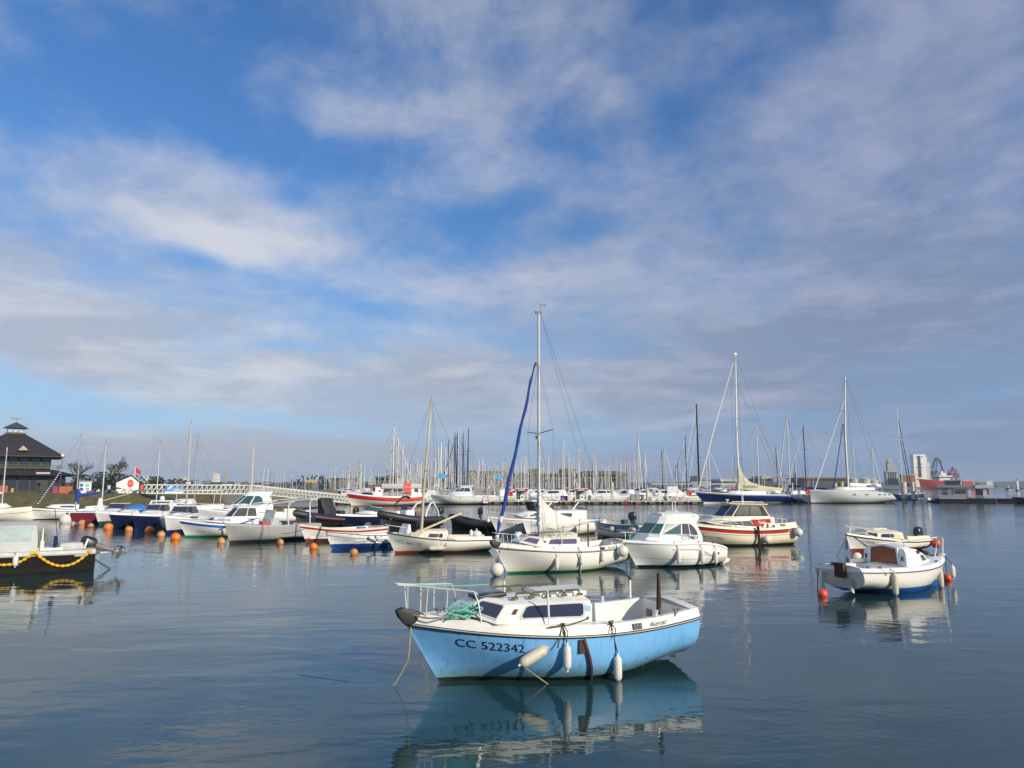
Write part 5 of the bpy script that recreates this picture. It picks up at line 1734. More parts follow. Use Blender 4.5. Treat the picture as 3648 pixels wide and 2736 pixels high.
# ---- white cruiser with a blue band (behind the grey launch)
def blue_band_cruiser():
 hm = hull_mat('white hull blue band green bottom', GEL[0], bands=[(-1, .10, (0.0, .20, .13))], stripes=[(.02, .17, (.02, .13, .48)), (.17, .2, (.75, .74, .7))], rough=.3, grime=(.3, .28, .12), gh=.22, var=.05)
 e, h = base_boat('cabin_cruiser', 'white cabin cruiser with a blue band under the rail and green bottom', (662, 1914), (905, 1908), 2.3, (.70, .66, .98), hm, .42, L=5.4, rot=0, dh=.06, pit=(.04, .30))
 h.rail(.03, .0, -.01, 0, 1, 22).build('rub_rail', M['gelw'], e)
 c = cabin_on(e, [([1.0, .90, .80, .78], [(1.75, .35), (1.35, .62), (.2, .85), (-1.3, .88)]), ([1.18, 1.16, 1.12, 1.12], [(1.30, .32), (1.05, .54), (.15, .76), (-1.3, .80)])], .05)
 wins(e, c, [(0, 0, [(.1, .2), (.9, .2), (.75, .85), (.3, .85)])], 'glass')
 wins(e, c, [(0, 1, [(.08, .28), (.92, .28), (.86, .82), (.2, .82)])], 'glassp')
 w = cabin_on(e, [([1.12] * 3, [(.62, .5), (.25, .74), (-1.35, .78)]), ([1.18] * 3, [(.6, .5), (.24, .73), (-1.35, .77)]), ([1.74] * 3, [(.05, .46), (-.15, .62), (-1.2, .66)]), ([1.82] * 3, [(.12, .48), (-.12, .68), (-1.45, .70)])], .06, name='wheelhouse')
 panel(w.front(1), rrect(.04, .05, .96, .95, .03, .05), .012, ctr=Vector((0, 0, 1.4))).build('windscreen', M['glass'], e, smooth=False)
 wins(e, w, [(1, 0, [(.05, .05), (.95, .05), (.95, .95), (.05, .95)])], 'glass')
 wins(e, w, [(1, 1, rrect(.03, .06, .52, .93, .03, .06)), (1, 1, rrect(.55, .06, .92, .93, .03, .06))], 'glassb')
 for sd in (1, -1):
  c.patch([(-.62, .90), (-1.0, .86), (-1.12, 1.0), (-1.0, 1.07), (-.7, 1.08)], sd).build('emblem', M['blue'], e, smooth=False)
  c.patch([(-.62, .93), (-1.0, .90), (-1.0, .99), (-.66, 1.02)], sd, off=.016).build('emblem', M['gelw'], e, smooth=False)
 MB().lathe([(.26, 0), (.28, .03), (.20, .08), (.001, .10)], 14, (-.45, 0, 1.86)).build('roof_dome', M['gelw'], e)
 pulpit(h, e, .55, .46, posts=(.1, .4, .7, .95), bowext=.1, r=.014, mid=True)
 h.letters('LO 48614', .86, .52, .075, 1).build('registration_number', M['inkg'], e, smooth=False)
 # weathered bow gear
 g = MB()
 rng = random.Random(4)
 for i in range(6):
  g.tube([(2.35 + rng.uniform(-.3, .2), rng.uniform(-.3, .3), 1.1 + rng.uniform(0, .14)) for _ in range(4)], .022, 5)
 g.build('anchor_gear', M['rust'], e)
 wd = MB()
 for i in range(40):
  p = h.P(random.uniform(.30, .50), random.uniform(.0, .22), 1, .02)
  wd.ball(p, random.uniform(.02, .05), 5, 4, (1, .5, 1))
 wd.build('weed', M['weed'], e)
 return e
# ---- bare aluminium launch with a gantry
def grey_launch():
 al = (.33, .335, .325)
 hm = hull_mat('dull aluminium hull', al, bands=[(-1, .16, (.03, .03, .03))], rough=.5, var=.12, streak=.4, grime=(.2, .2, .17), gh=.4, rough_edge=.01)
 e, h = base_boat('launch', 'bare grey aluminium launch with a pipe gantry and clear screen', (818, 1937), (1076, 1917), 2.2, (.78, .80, .98), hm, .35, deckm='greyl', pit=(.05, .70), floor=.3, L=5.5, ns=6, nb=1.5, tw=.95, p=3.0, ds=.3)
 h.rail(.03, .06, .02, 0, 1, 20).build('gunwale_pipe', M['greyl'], e)
 cs = MB().box((.05, 0, .75), (.55, .7, .95))
 cs.build('console', M['greyl'], e, bevel=.03)
 q = [Vector((.30, .42, 1.1)), Vector((.30, -.42, 1.1)), Vector((.05, -.38, 1.72)), Vector((.05, .38, 1.72))]
 panel(q, rrect(0, 0, 1, 1, .05, .05), .01, ctr=Vector((-1, 0, 1.2))).build('windscreen', M['glassp'], e, smooth=False)
 g = MB()
 for sd in (1, -1):
  g.tube([h.S(.42, sd, .05, .12), h.S(.42, sd, .85, .16), h.S(.40, sd, 1.25, .30), h.S(.28, sd, 1.42, .34)], .035, 7)
  g.tube([h.S(.14, sd, .05, .12), h.S(.14, sd, .85, .16), h.S(.12, sd, 1.35, .30), h.S(.02, sd, 1.52, .34)], .035, 7)
  g.tube([h.S(.60, sd, 1.22, .30), h.S(.28, sd, 1.42, .34), h.S(-.02, sd, 1.55, .34)], .035, 7)
 for t, z in ((.30, 1.41), (.05, 1.51), (.58, 1.22)):
  g.tube([h.S(t, 1, z, .34), h.S(t, -1, z, .34)], .035, 7)
 for t in (.02, .10, .18):
  g.tube([h.S(t, 1, 1.5, .34), h.S(t, 1, 1.72, .34)], .02, 5)
 g.build('gantry', M['alu'], e)
 MB().tube([(.3, .3, 1.9), (.42, .3, 2.9)], .014, 5).build('whip_antenna', M['white'], e)
 outboard(e, -L_(h) - .1, 0, .75, 0, 0, 1.3, 'cowl')
 MB().box((.9, .45, .98), (.5, .35, .16)).build('bag', M['redo'], e, bevel=.06)
 MB().box((-.9, .3, .88), (.5, .5, .3)).build('seat_box', M['greyd'], e, bevel=.05)
def L_(h):
 return h.L / 2
# ---- two open boats
def open_boats():
 hm = hull_mat('white open hull red gunwale', GEL[0], bands=[(-1, .22, (.13, .045, .03))], stripes=[(.02, .13, (.36, .025, .02))], rough=.4, var=.06, grime=(.4, .33, .25), gh=.4)
 e, h = base_boat('open_boat', 'white open boat with dark red band under the gunwale, tucked behind the white one', (1090, 1934), (1325, 1918), 1.9, (.62, .58, .92), hm, .42, deckm='gel2', pit=(.05, .90), floor=.2, L=5.0, wside=.14)
 h.rail(.025, .06, .02, 0, 1, 20).build('gunwale', M['gel2'], e)
 for x in (-1.3, .1, 1.2):
  MB().box((x, 0, .5), (.25, 1.4, .05)).build('thwart', M['gel2'], e)
 MB().box((-.9, .4, .66), (.5, .3, .12)).build('blue_bag', M['azure'], e, bevel=.04)
 hm = hull_mat('white hull royal blue bottom', GEL[1], bands=[(-1, .24, (.012, .045, .22))], stripes=[(.12, .15, (.03, .05, .06))], rough=.35, var=.05)
 e, h = base_boat('open_boat', 'white open boat with a royal blue bottom and three white fenders', (1183, 1956), (1400, 1944), 1.7, (.58, .54, .80), hm, .38, pit=(.05, .72), floor=.2, L=4.3, wside=.16, dh=.05)
 F_ = frame_of(e)
 Wd = lambda p: F_ @ Vector(p)
 h.rail(.02, .05, .02, 0, 1, 20).build('gunwale', M['greyd'], e)
 MB().prism([(-1.75, .55), (-2.05, .55), (-2.0, 1.05), (-1.9, 1.08)], 'y', -.35, .35).build('motor_well', M['gelw'], e, bevel=.02)
 MB().box((-.2, 0, .5), (.3, 1.3, .05)).build('thwart', M['gelw'], e)
 h.letters('LO D63771', .94, .30, .13, 1).build('registration_number', M['inkg'], e, smooth=False)
 rope([Wd(h.S(.62, 1, .04, 0)), Wd(h.P(.5, .35, 1, .03)), Wd(h.P(.3, .34, 1, .03)), Wd(h.P(.1, .33, 1, .03))], .02, 'blue line looped along the royal blue bottomed boat', 'blue', .02)
 for t, z, lab, ti in ((.58, .48, 'white fender with a blue end nearest the bow of the royal blue bottomed boat', R(65)), (.33, .28, 'middle low fender on the royal blue bottomed boat', R(88)), (.12, .28, 'aft low fender on the royal blue bottomed boat', R(88))):
  fender(Wd(h.P(t, z, 1, .10)), .42, .085, lab, 'fend', (ti, e.rotation_euler.z), None)
# ---- inflatables and the navy sports boat
def rib(name, label, bow, stern, L, B, r, z0, stripe=None, tube_m='hyp', rot=0.0):
 loc, rz, L0 = place(bow, stern)
 loc = W(*bow) - Vector((math.cos(rz), math.sin(rz), 0)) * (L / 2)
 e = thing(name, label, 'boat', (loc.x, loc.y, 0), rz + R(rot))
 n = 22
 pts = []
 for sd in (1, -1):
  ln = []
  for i in range(n + 1):
   u = i / n
   x = -L / 2 + L * u
   y = (B / 2 - r) * (1 - max(0, (u - .45) / .55) ** 1.7)
   z = z0 + .50 * max(0, (u - .30) / .70) ** 1.8
   ln.append(Vector((x, sd * y, z)))
  pts.append(ln)
 full = pts[0] + pts[1][::-1][1:]
 rad = [r * .45, r * .85] + [r] * (len(full) - 4) + [r * .85, r * .45]
 t = MB().tube(full, rad, 12)
 t.build('inflatable_tube', M[tube_m], e)
 if stripe:
  for k, off in enumerate((-.035, .06)):
   s = MB()
   for ln, sd in ((pts[0], 1), (pts[1], -1)):
    s.tube([p + Vector((0, sd * (r - .006), off)) + (Vector((.03, -sd * .0, 0)) if 0 else Vector()) for p in ln[1:-3]], .028, 6)
   s.build('rubbing_strip', M[stripe] if k == 0 else M['hyp'], e)
 hl = Hull(L * .95, B - r * 1.3, z0, z0, z0 + .4, rake=.1, tw=.9, tm=.4, p=2.2, d=.25, ds=.2, ns=2, nb=1.0)
 hl.shell(16, 8).build('hull', M['hyp'] if tube_m == 'hyp' else M['gelw'], e)
 fl = MB()
 for a, b in zip(range(n - 2), range(1, n - 1)):
  fl.quad(pts[0][a] - Vector((0, 0, .08)), pts[0][b] - Vector((0, 0, .08)), pts[1][b] - Vector((0, 0, .08)), pts[1][a] - Vector((0, 0, .08)))
 fl.build('floor', M['greyl'], e, smooth=False)
 return e, z0
def inflatables():
 M['pink'] = mat('faded red strip', (.50, .17, .17), .6)
 e, z = rib('inflatable_boat', 'dark inflatable boat with a faded red strip and covered console', (1050, 1885), (1240, 1874), 5.8, 2.3, .25, .62, 'pink')
 c = MB()
 c.loft([[Vector((x + dx, y * w, zz)) for x, y in ((-.55, -.5), (.55, -.42), (.55, .42), (-.55, .5))] for zz, w, dx in ((.6, 1, 0), (1.2, .95, -.02), (1.55, .6, .12), (2.1, .42, .22), (2.15, .3, .22))], 0, True, False, True)
 c.build('console_cover', M['hyp'], e, bevel=.05)
 MB().box((-1.2, 0, .95), (.6, .8, .5)).build('seat_cover', M['hyp'], e, bevel=.12, seg=3)
 outboard(e, -2.85, 0, .8, 0, 0, 1.2, 'black')
 # navy and white sports boat
 hm = hull_mat('navy sports hull', (.012, .016, .05), rough=.2, var=.1)
 e, h = base_boat('sports_boat', 'navy hulled sports boat with white deck and curved windscreen', (1225, 1878), (1420, 1868), 2.2, (.62, .72, .86), hm, .75, L=5.6, pit=(.06, .50), floor=.4, dh=.12)
 c = cabin_on(e, [([.98, .92, .86], [(1.7, .3), (1.0, .75), (-.1, .85)]), ([1.12, 1.14, 1.10], [(1.1, .25), (.7, .62), (-.1, .78)])], .05)
 ws = MB()
 n = 12
 lo = [Vector((.15 + .75 * math.cos(a), .82 * math.sin(a), 1.10)) for a in [R(-100 + 200 * i / n) for i in range(n + 1)]]
 hi = [Vector((p.x - .38 + .12 * abs(p.y), p.y * .86, p.z + .48 - .22 * abs(p.y))) for p in lo]
 ws.loft([lo, hi], 0, False)
 ws.loft([[p + Vector((-.012, 0, 0)) for p in hi], [p + Vector((-.012, 0, 0)) for p in lo]], 0, False)
 ws.build('windscreen', glass('teal smoked screen', (.05, .10, .11)), e)
 MB().tube(hi, .018, 5).build('screen_frame', M['white'], e)
 MB().box((-2.1, 0, .95), (.9, 1.7, .25)).build('engine_cover', M['gelw'], e, bevel=.08)
 # RIB with white radar arch
 e, z = rib('inflatable_boat', 'black inflatable with a white roll bar arch and red and blue engines', (1352, 1886), (1560, 1876), 5.2, 2.4, .26, .58)
 a = MB()
 for sd in (1, -1):
  a.tube([(-.7, sd * .95, .7), (-.85, sd * .9, 1.2), (-1.25, sd * .8, 1.72), (-1.6, sd * .6, 1.84), (-1.6, 0, 1.86)], [.12, .11, .10, .09, .09], 8, sx=.6)
  a.tube([(-1.95, sd * .95, .7), (-1.9, sd * .9, 1.2), (-1.65, sd * .75, 1.72), (-1.55, sd * .6, 1.84)], [.11, .10, .09, .08], 8, sx=.6)
 a.build('roll_bar', M['gelw'], e)
 MB().box((.2, 0, .95), (.8, .8, .7)).build('console', M['gelw'], e, bevel=.10, seg=3)
 MB().box((-.6, 0, .9), (.6, .9, .55)).build('seat', M['greyd'], e, bevel=.10)
 MB().box((1.3, 0, .78), (1.5, 1.0, .18)).build('foredeck', M['gelw'], e, bevel=.06)
 q = [Vector((.55, .40, 1.25)), Vector((.55, -.40, 1.25)), Vector((.38, -.36, 1.72)), Vector((.38, .36, 1.72))]
 panel(q, rrect(0, 0, 1, 1, .1, .1), .01, ctr=Vector((-1, 0, 1.2))).build('windscreen', M['glass'], e, smooth=False)
 outboard(e, -2.55, .35, .85, 0, 0, 1.2, 'black')
 # small inflatable with tilted motor between the two
 e, z = rib('inflatable_boat', 'plain dark inflatable lying low between the spar and the blue furled jib', (1606, 1888), (1790, 1893), 4.0, 1.9, .23, .42)
 o = outboard(e, -.4, .2, 1.0, R(100), R(15), 1.1, 'cowl', 'stowed_outboard')
 MB().lathe([(.12, 0), (.12, .25), (.04, .3), (.04, .5)], 10, (-.9, 0, .5)).build('fuel_can', M['gelw'], e)
# ---- boats beyond the white sloop
def middle_boats():
 hm = hull_mat('white hull red line', GEL[0], stripes=[(-.01, .035, (.45, .03, .03))], rough=.3, var=.06, grime=(.4, .4, .35), gh=.3)
 e, h = base_boat('cabin_cruiser', 'white cruiser with a flat hard top lettered LO 68725, beyond the blue furled jib', (1775, 1907), (2010, 1900), 2.2, (.80, .84, 1.05), hm, .55, L=5.6, pit=(.05, .42), floor=.4, dh=.08)
 c = cabin_on(e, [([1.22, 1.06, .94], [(1.75, .35), (1.2, .7), (-.5, .86)]), ([1.40, 1.44, 1.42], [(1.1, .3), (.8, .58), (-.6, .74)])], .05)
 wins(e, c, [(0, 0, [(.15, .2), (.85, .3), (.7, .85), (.35, .8)]), (0, 1, [(.05, .3), (.62, .25), (.50, .78), (.22, .78)])], 'glassb')
 ht = MB().loft([[Vector((x, y, 2.02 + .06 * (1 - (y / .9) ** 2) + z + .04 * x)) for x, y in ((.75, -.6), (.85, 0), (.75, .6), (-1.0, .8), (-1.0, -.8))] for z in (0, .06)], 0, True, True, True)
 ht.build('hard_top', M['gelw'], e)
 for sd in (1, -1):
  q = [Vector((.45, sd * .66, 1.46)), Vector((-.75, sd * .74, 1.46)), Vector((-.75, sd * .70, 1.99)), Vector((.68, sd * .60, 2.05))]
  panel(q, [(0, 0), (1, 0), (1, 1), (0, 1)], .01).build('clear_side_screen', M['glassb'], e, smooth=False)
  MB().beam((.0, sd * .72, 1.44), (-.55, sd * .73, 2.0), .06, .07).build('strut', M['gelw'], e)
 pulpit(h, e, .55, .40, posts=(.1, .5, .95), bowext=.1, r=.015)
 h.letters('LO 687252', .875, .36, .16, 1, wide=1.25).build('registration_number', M['ink'], e, smooth=False)
 hm = hull_mat('white hull tan foot', GEL[0], rough=.35, bands=[(-1, .06, (.25, .17, .05))], grime=(.5, .4, .15), gh=.3, var=.06)
 e, h = base_boat('cabin_cruiser', 'white boat lettered LO 5, mostly hidden behind the white boom cover', (1880, 1912), (2110, 1898), 2.1, (.80, .80, 1.0), hm, .45, L=5.6, pit=(.05, .42), floor=.4)
 c = cabin_on(e, [([1.12, 1.0, .9], [(1.6, .35), (1.1, .66), (-1.6, .8)]), ([1.45, 1.48, 1.48], [(1.1, .3), (.8, .56), (-1.7, .7)])], .06)
 wins(e, c, [(0, 1, rrect(.1, .3, .5, .75, .04, .15))], 'glassb')
 h.letters('LO 5', .93, .34, .17, 1, wide=1.1).build('registration_number', M['inkk'], e, smooth=False)
 MB().tube([(-1.2, -.2, 1.4), (-1.9, -.2, 2.0)], .04, 7).build('rod_holder', M['gelw'], e)
 MB().tube([(-2.0, .4, .95), (-2.0, .4, 1.9)], .03, 6).build('stern_post', M['darkwood'], e)
 MB().ball((-1.8, .2, 1.58), .16, 10, 7, (1.3, 1, .7)).build('cover_bundle', M['greyd'], e)
 # blue and white open boat
 hm = hull_mat('white hull azure gunwale', (.78, .75, .68), bands=[(-1, .16, (.12, .05, .03))], stripes=[(-.01, .16, (.015, .17, .33)), (.24, .30, (.02, .07, .25))], rough=.4, grime=(.5, .42, .25), gh=.35, var=.07)
 e, h = base_boat('open_boat', 'white open boat with a wide blue gunwale hung with dirty round floats', (2130, 1912), (2275, 1926), 2.0, (.82, .78, 1.02), hm, .40, deckm='gel2', pit=(.05, .85), floor=.35, L=4.8, wside=.16)
 h.rail(.045, .05, .02, 0, 1, 20).build('gunwale', mat('azure gunwale', (.015, .17, .33), .5), e)
 F_ = frame_of(e)
 Wd = lambda p: F_ @ Vector(p)
 outboard(e, -1.2, .2, 1.0, R(40), R(20), 1.1, 'cowl', 'stowed_outboard')
 tx = h.letters('Naly', .82, .22, .11, 1, .3, 1.1)
 tx.build('name_script', M['ink'], e, smooth=False)
 for t, r, lab, m in ((.38, .16, 'tan round float nearest the middle of the blue gunwale boat', 'fend2'), (.18, .18, 'dirty beige round float hanging lowest on the blue gunwale boat', 'fend2')):
  p = h.P(t, .62 if t > .3 else .45, 1, r + .02)
  f = thing('ball_fender', lab, 'fender', Wd(p))
  MB().ball((0, 0, 0), r, 14, 10).build('body', M[m], f)
  MB().tube([(0, 0, r * .9), (0, -.05, r * 2.0)], .02, 5).build('rope', M['roped'], f)
 fender(Wd(h.P(.07, .66, 1, .12)), .5, .13, 'cream barrel fender lying level at the stern of the blue gunwale boat', 'fend2', (R(90), e.rotation_euler.z))
 MB().box((-.3, .1, 1.0), (.3, .3, .25)).build('bucket', mat('dark green crate', (.02, .07, .05), .6), e)
# ---- far left cluster
def left_cluster():
 # white cabin boat at the very edge
 hm = hull_mat('cream topsides', (.77, .75, .67), stripes=[(.36, .42, (.35, .33, .25))], rough=.35, var=.06, grime=(.45, .42, .3), gh=.3)
 e, h = base_boat('sailboat', 'cream hulled sailboat with a pale mast, cut by the left edge', (118, 1853), (-170, 1858), 2.6, (.95, .90, 1.15), hm, -.18, L=8.0, deckm='gel', pit=(.03, .25), floor=.5)
 c = cabin_on(e, [([1.2, 1.1, 1.0], [(2.3, .4), (1.7, .8), (-1.8, 1.0)]), ([1.45, 1.5, 1.5], [(1.9, .35), (1.4, .65), (-1.8, .85)])], .06, 'gel')
 wins(e, c, [(0, 1, rrect(.05, .35, .35, .7, .03, .15)), (0, 1, rrect(.42, .35, .75, .7, .03, .15))], 'glass')
 mast_on(e, 1.55, 1.4, 6.45, 'alu', .07, 0, .6, ((3.8, 0, 1.2), (-4, 0, 1.1)), beam=1.0)
 cover_boom(e, 1.5, 2.35, -2.2, 2.45, 'canvas', .07)
 fl = MB().tube([(.95, .9, 1.2), (.72, .95, 2.0)], .02, 5)
 fl.build('flag_staff', M['alu'], e)
 flap(e, [(.75, .95, 2.0), (.80, .95, 1.2), (1.25, .95, 1.1), (1.35, .95, 1.9)], M['pinkflag'])
 # white sailboat with navy patterned furled jib
 hm = hull_mat('white topsides dark foot', GEL[0], bands=[(-1, .08, (.03, .03, .035))], rough=.35, var=.06)
 e, h = base_boat('sailboat', 'small white sailboat with a royal blue sail cover beside the quay', (118, 1852), (268, 1848), 2.3, (.80, .78, 1.0), hm, .35, L=5.6, pit=(.04, .36), floor=.4, dh=.08)
 h.rail(.02, -.08, -.006, .1, 1, 18).build('rub_rail', M['greyd'], e)
 c = cabin_on(e, [([1.12, 1.02, .9], [(1.9, .3), (1.3, .6), (-.6, .8)]), ([1.28, 1.32, 1.32], [(1.5, .25), (1.0, .5), (-.7, .66)])], .06)
 wins(e, c, [(0, 1, rrect(.15, .3, .8, .72, .05, .2))], 'glass')
 mast_on(e, -.55, 1.3, 7.75, 'alu', .065, 0, .6, ((2.9, 0, 1.1), (-2.8, 0, .9)))
 jf = MB().tube([(2.6, 0, 1.3), (1.55, 0, 3.2), (.45, 0, 5.3)], [.06, .07, .05], 8)
 jf.build('furled_jib', M['navystripe'], e)
 cover_boom(e, -.6, 2.05, -2.9, 2.4, 'bluecan', .15)
 MB().tube([(-.62, 0, 1.6), (-.62, 0, 2.75)], [.20, .15], 9).build('mast_cover', M['bluecan'], e)
 # burgundy hull
 hm = hull_mat('burgundy hull', (.16, .012, .03), stripes=[(-.01, .03, (.03, .03, .03))], rough=.3, var=.1)
 e, h = base_boat('sailboat', 'small burgundy hulled sailboat with a white cabin and tan boom', (300, 1850), (294, 1864), 2.2, (.85, .85, .92), hm, .4, L=4.8, pit=(.06, .4), floor=.4, dh=.09, tw=.92, hd=96)
 c = cabin_on(e, [([1.0, 1.0, .95], [(1.5, .5), (1.0, .7), (-.5, .8)]), ([1.3, 1.32, 1.32], [(1.2, .4), (.8, .6), (-.5, .7)])], .05)
 wins(e, c, [(0, 1, rrect(.2, .3, .75, .7, .05, .2))], 'glass')
 mast_on(e, .95, 1.3, 6.7, 'alu', .06, 0, .5, ((2.2, 0, 1.), (-2.2, 0, .9)))
 MB().tube([(.95, 0, 1.75), (.6, -2.3, 2.35)], .045, 7).build('boom', M['plank'], e)
 MB().tube([(.75, .05, 1.3), (.7, .05, 2.0)], [.28, .12], 8).build('stowed_sail', M['canvas'], e)
 # sports and motor boats with navy hulls, stepping back along the moorings
 nv = hull_mat('deep navy hull', (.010, .020, .075), rough=.25, var=.12)
 tl = hull_mat('white hull teal bottom', GEL[1], bands=[(-1, .30, (.02, .09, .11))], rough=.3, var=.05)
 def runabout(label, bow, stern, L, hm, zz, scr=True, tarp=None, sc=1.0, arch=False, name='motor_boat', m='gelw'):
  e, h = base_boat(name, label, bow, stern, 2.2, zz, hm, .7, L=L, pit=(.06, .48), floor=.4, dh=.14, deckm=m)
  h.rail(.025, 0, -.01, 0, 1, 18).build('rub_rail', M['gelw'], e)
  z = zz[1] + .10
  c = cabin_on(e, [([z + .12, z + .06, z], [(L * .32, .3), (L * .2, .7), (-.2, .85)]), ([z + .28, z + .30, z + .28], [(L * .2, .25), (L * .12, .58), (-.2, .78)])], .05)
  if scr:
   w = House([([z + .28] * 3, [(.62, .5), (.30, .72), (-.9, .80)]), ([z + .75] * 3, [(.1, .40), (-.12, .58), (-.9, .66)])], .0)
   for sd in (1, -1):
    panel(w.face(0, 0, sd), rrect(.02, .02, .98, .98, .02, .02), .01).build('windscreen', M['glass'], e, smooth=False)
    panel(w.face(0, 1, sd), [(.0, .0), (1, .0), (.75, .98), (.0, .98)], .01).build('side_screen', M['glassb'], e, smooth=False)
   panel(w.front(0), rrect(.02, .02, .98, .98, .02, .02), .01, ctr=Vector((-2, 0, z))).build('windscreen', M['glass'], e, smooth=False)
   MB().tube([w.r[1][2], w.r[1][1], w.r[1][0], Vector((w.r[1][0].x, -w.r[1][0].y, w.r[1][0].z)), Vector((w.r[1][1].x, -w.r[1][1].y, w.r[1][1].z)), Vector((w.r[1][2].x, -w.r[1][2].y, w.r[1][2].z))], .03, 6).build('screen_frame', M['white'], e)
  if arch:
   a = MB()
   for sd in (1, -1):
    a.loft([[Vector((x, sd * y, zz_)) for x, y, zz_ in ((-.4, .92, z), (-.9, .92, z), (-1.25, .78, z + .95), (-1.0, .75, z + 1.0))], [Vector((x, sd * y, zz_)) for x, y, zz_ in ((-.4, .84, z), (-.9, .84, z), (-1.25, .70, z + .95), (-1.0, .67, z + 1.0))]], 0, True, True, True)
   a.box((-1.15, 0, z + .98), (.32, 1.5, .10))
   a.ball((-1.15, 0, z + 1.14), .18, 10, 8, (1, 1, 1.2))
   a.build('radar_arch', M['gelw'], e, bevel=.02)
  if tarp:
   t = MB()
   rings = []
   for i in range(9):
    u = i / 8
    x = L * .1 - L * .55 * u
    hh = .55 * math.sin(math.pi * (.15 + .8 * u)) + .03 * math.sin(i * 2.1)
    rings.append([Vector((x, y, z + .15 + hh * (1 - (abs(y) / 1.0) ** 2.2))) for y in (-.98, -.75, -.4, 0, .4, .75, .98)])
   t.loft(rings, 0, False)
   t.build('tarpaulin', M[tarp], e)
  pulpit(h, e, .6, .42, posts=(.15, .5, .9), bowext=.1, r=.014)
  return e, h
 runabout('white motor boat with teal bottom next to the burgundy sailboat', (352, 1872), (470, 1860), 5.2, tl, (.70, .78, .98), True)
 runabout('navy hulled motor boat with a bright blue tarpaulin', (404, 1884), (540, 1868), 5.6, nv, (.78, .84, 1.05), False, 'azure')
 runabout('navy hulled motor boat with a white radar arch and sloping screen', (482, 1892), (640, 1870), 6.4, nv, (.82, .86, 1.08), True, None, 1, True)
 hm = hull_mat('white hull navy foot', GEL[1], bands=[(-1, .26, (.012, .03, .15))], rough=.3, var=.05)
 runabout('white motor boat with navy foot beside the blue banded cruiser', (596, 1904), (730, 1880), 5.2, hm, (.80, .84, 1.05), True)
 # sailboat whose tall mast stands behind the blue banded cruiser
 e, h = base_boat('sailboat', 'white sailboat with the tallest pale mast of the left moorings', (640, 1862), (800, 1850), 2.3, (.8, .8, 1.0), hm, .4, L=5.6, pit=(.05, .36), floor=.4)
 cabin_on(e, [([1.1, 1.0, .9], [(1.9, .3), (1.3, .6), (-.6, .8)]), ([1.3, 1.35, 1.35], [(1.5, .25), (1.0, .5), (-.7, .66)])], .06)
 mast_on(e, 2.05, 1.2, 8.3, 'alu', .07, 0, .6, ((3.1, 0, 1.), (-2.8, 0, .9)))
 # a second mast a little behind, and one to its left
 e, h = base_boat('sailboat', 'small sailboat with a thin mast just right of the tallest left mast', (668, 1848), (800, 1845), 2.1, (.75, .75, .95), hm, .4, L=5.0, pit=(.05, .36), floor=.4)
 cabin_on(e, [([1.05, .95, .85], [(1.7, .3), (1.1, .6), (-.5, .75)]), ([1.25, 1.3, 1.3], [(1.3, .25), (.9, .5), (-.6, .62)])], .06)
 mast_on(e, 2.0, 1.2, 7.6, 'alu', .05, 0, .5, ((2.6, 0, 1.), (-2.4, 0, .8)))
 e, h = base_boat('sailboat', 'small sailboat with a single pale mast in front of the end of the quay', (505, 1842), (640, 1840), 2.1, (.75, .75, .95), hm, .4, L=5.0, pit=(.05, .36), floor=.4)
 cabin_on(e, [([1.05, .95, .85], [(1.7, .3), (1.1, .6), (-.5, .75)]), ([1.25, 1.3, 1.3], [(1.3, .25), (.9, .5), (-.6, .62)])], .06)
 mast_on(e, 1.3, 1.2, 7.2, 'aluw', .06, 0, .5, ((2.6, 0, 1.), (-2.4, 0, .8)))
 # white flybridge style boat with long hard top (far), fishing boat behind the cruiser
 wh = hull_mat('plain white hull', GEL[1], bands=[(-1, .1, (.05, .06, .08))], rough=.3, var=.05)
 e, h = base_boat('motor_cruiser', 'white cruiser under a long flat white canopy near the end of the quay', (560, 1834), (700, 1834), 2.6, (.9, .95, 1.2), wh, .6, L=6.6, pit=(.05, .45), floor=.5)
 c = cabin_on(e, [([1.3, 1.2, 1.1], [(2.0, .4), (1.3, .8), (-.4, 1.0)]), ([1.6, 1.65, 1.65], [(1.3, .35), (.8, .7), (-.4, .9)])], .05)
 wins(e, c, [(0, 1, rrect(.1, .25, .9, .75, .05, .2))], 'glass')
 MB().box((-1.0, 0, 2.55), (4.6, 2.1, .10)).build('canopy', M['gelw'], e, bevel=.03)
 for x in (1.0, -3.0):
  for y in (.9, -.9):
   MB().tube([(x, y, 1.2), (x - .1, y, 2.5)], .03, 6).build('canopy_post', M['aluw'], e)
 fh = hull_mat('white hull green line', GEL[1], bands=[(.1, .2, (.0, .09, .05))], rough=.3, var=.05)
 e, h = base_boat('fishing_boat', 'white fishing boat with a rounded wheelhouse behind the blue banded cruiser', (716, 1868), (930, 1864), 2.5, (.95, .80, 1.2), fh, .55, L=8.3, pit=(.04, .42), floor=.45, zmt=.25)
 c = cabin_on(e, [([1.35, 1.2, 1.0, .9], [(2.6, .4), (2.0, .75), (.6, 1.0), (-1.2, 1.05)]), ([1.5, 1.55, 1.5, 1.5], [(2.0, .38), (1.6, .65), (.6, .9), (-1.2, .95)]), ([2.3, 2.3, 2.3, 2.3], [(1.0, .35), (.75, .55), (.2, .75), (-.9, .8)]), ([2.5, 2.55, 2.55, 2.5], [(.8, .35), (.6, .55), (.1, .75), (-1.2, .8)])], .10)
 wins(e, c, [(1, 0, [(.08, .08), (.92, .08), (.92, .92), (.08, .92)]), (1, 1, [(.06, .06), (.94, .06), (.94, .92), (.06, .92)]), (1, 2, [(.04, .06), (.6, .06), (.5, .7), (.3, .92), (.04, .92)])], 'glassg')
 pulpit(h, e, .45, .5, posts=(.1, .5, .9), bowext=.1, r=.02)
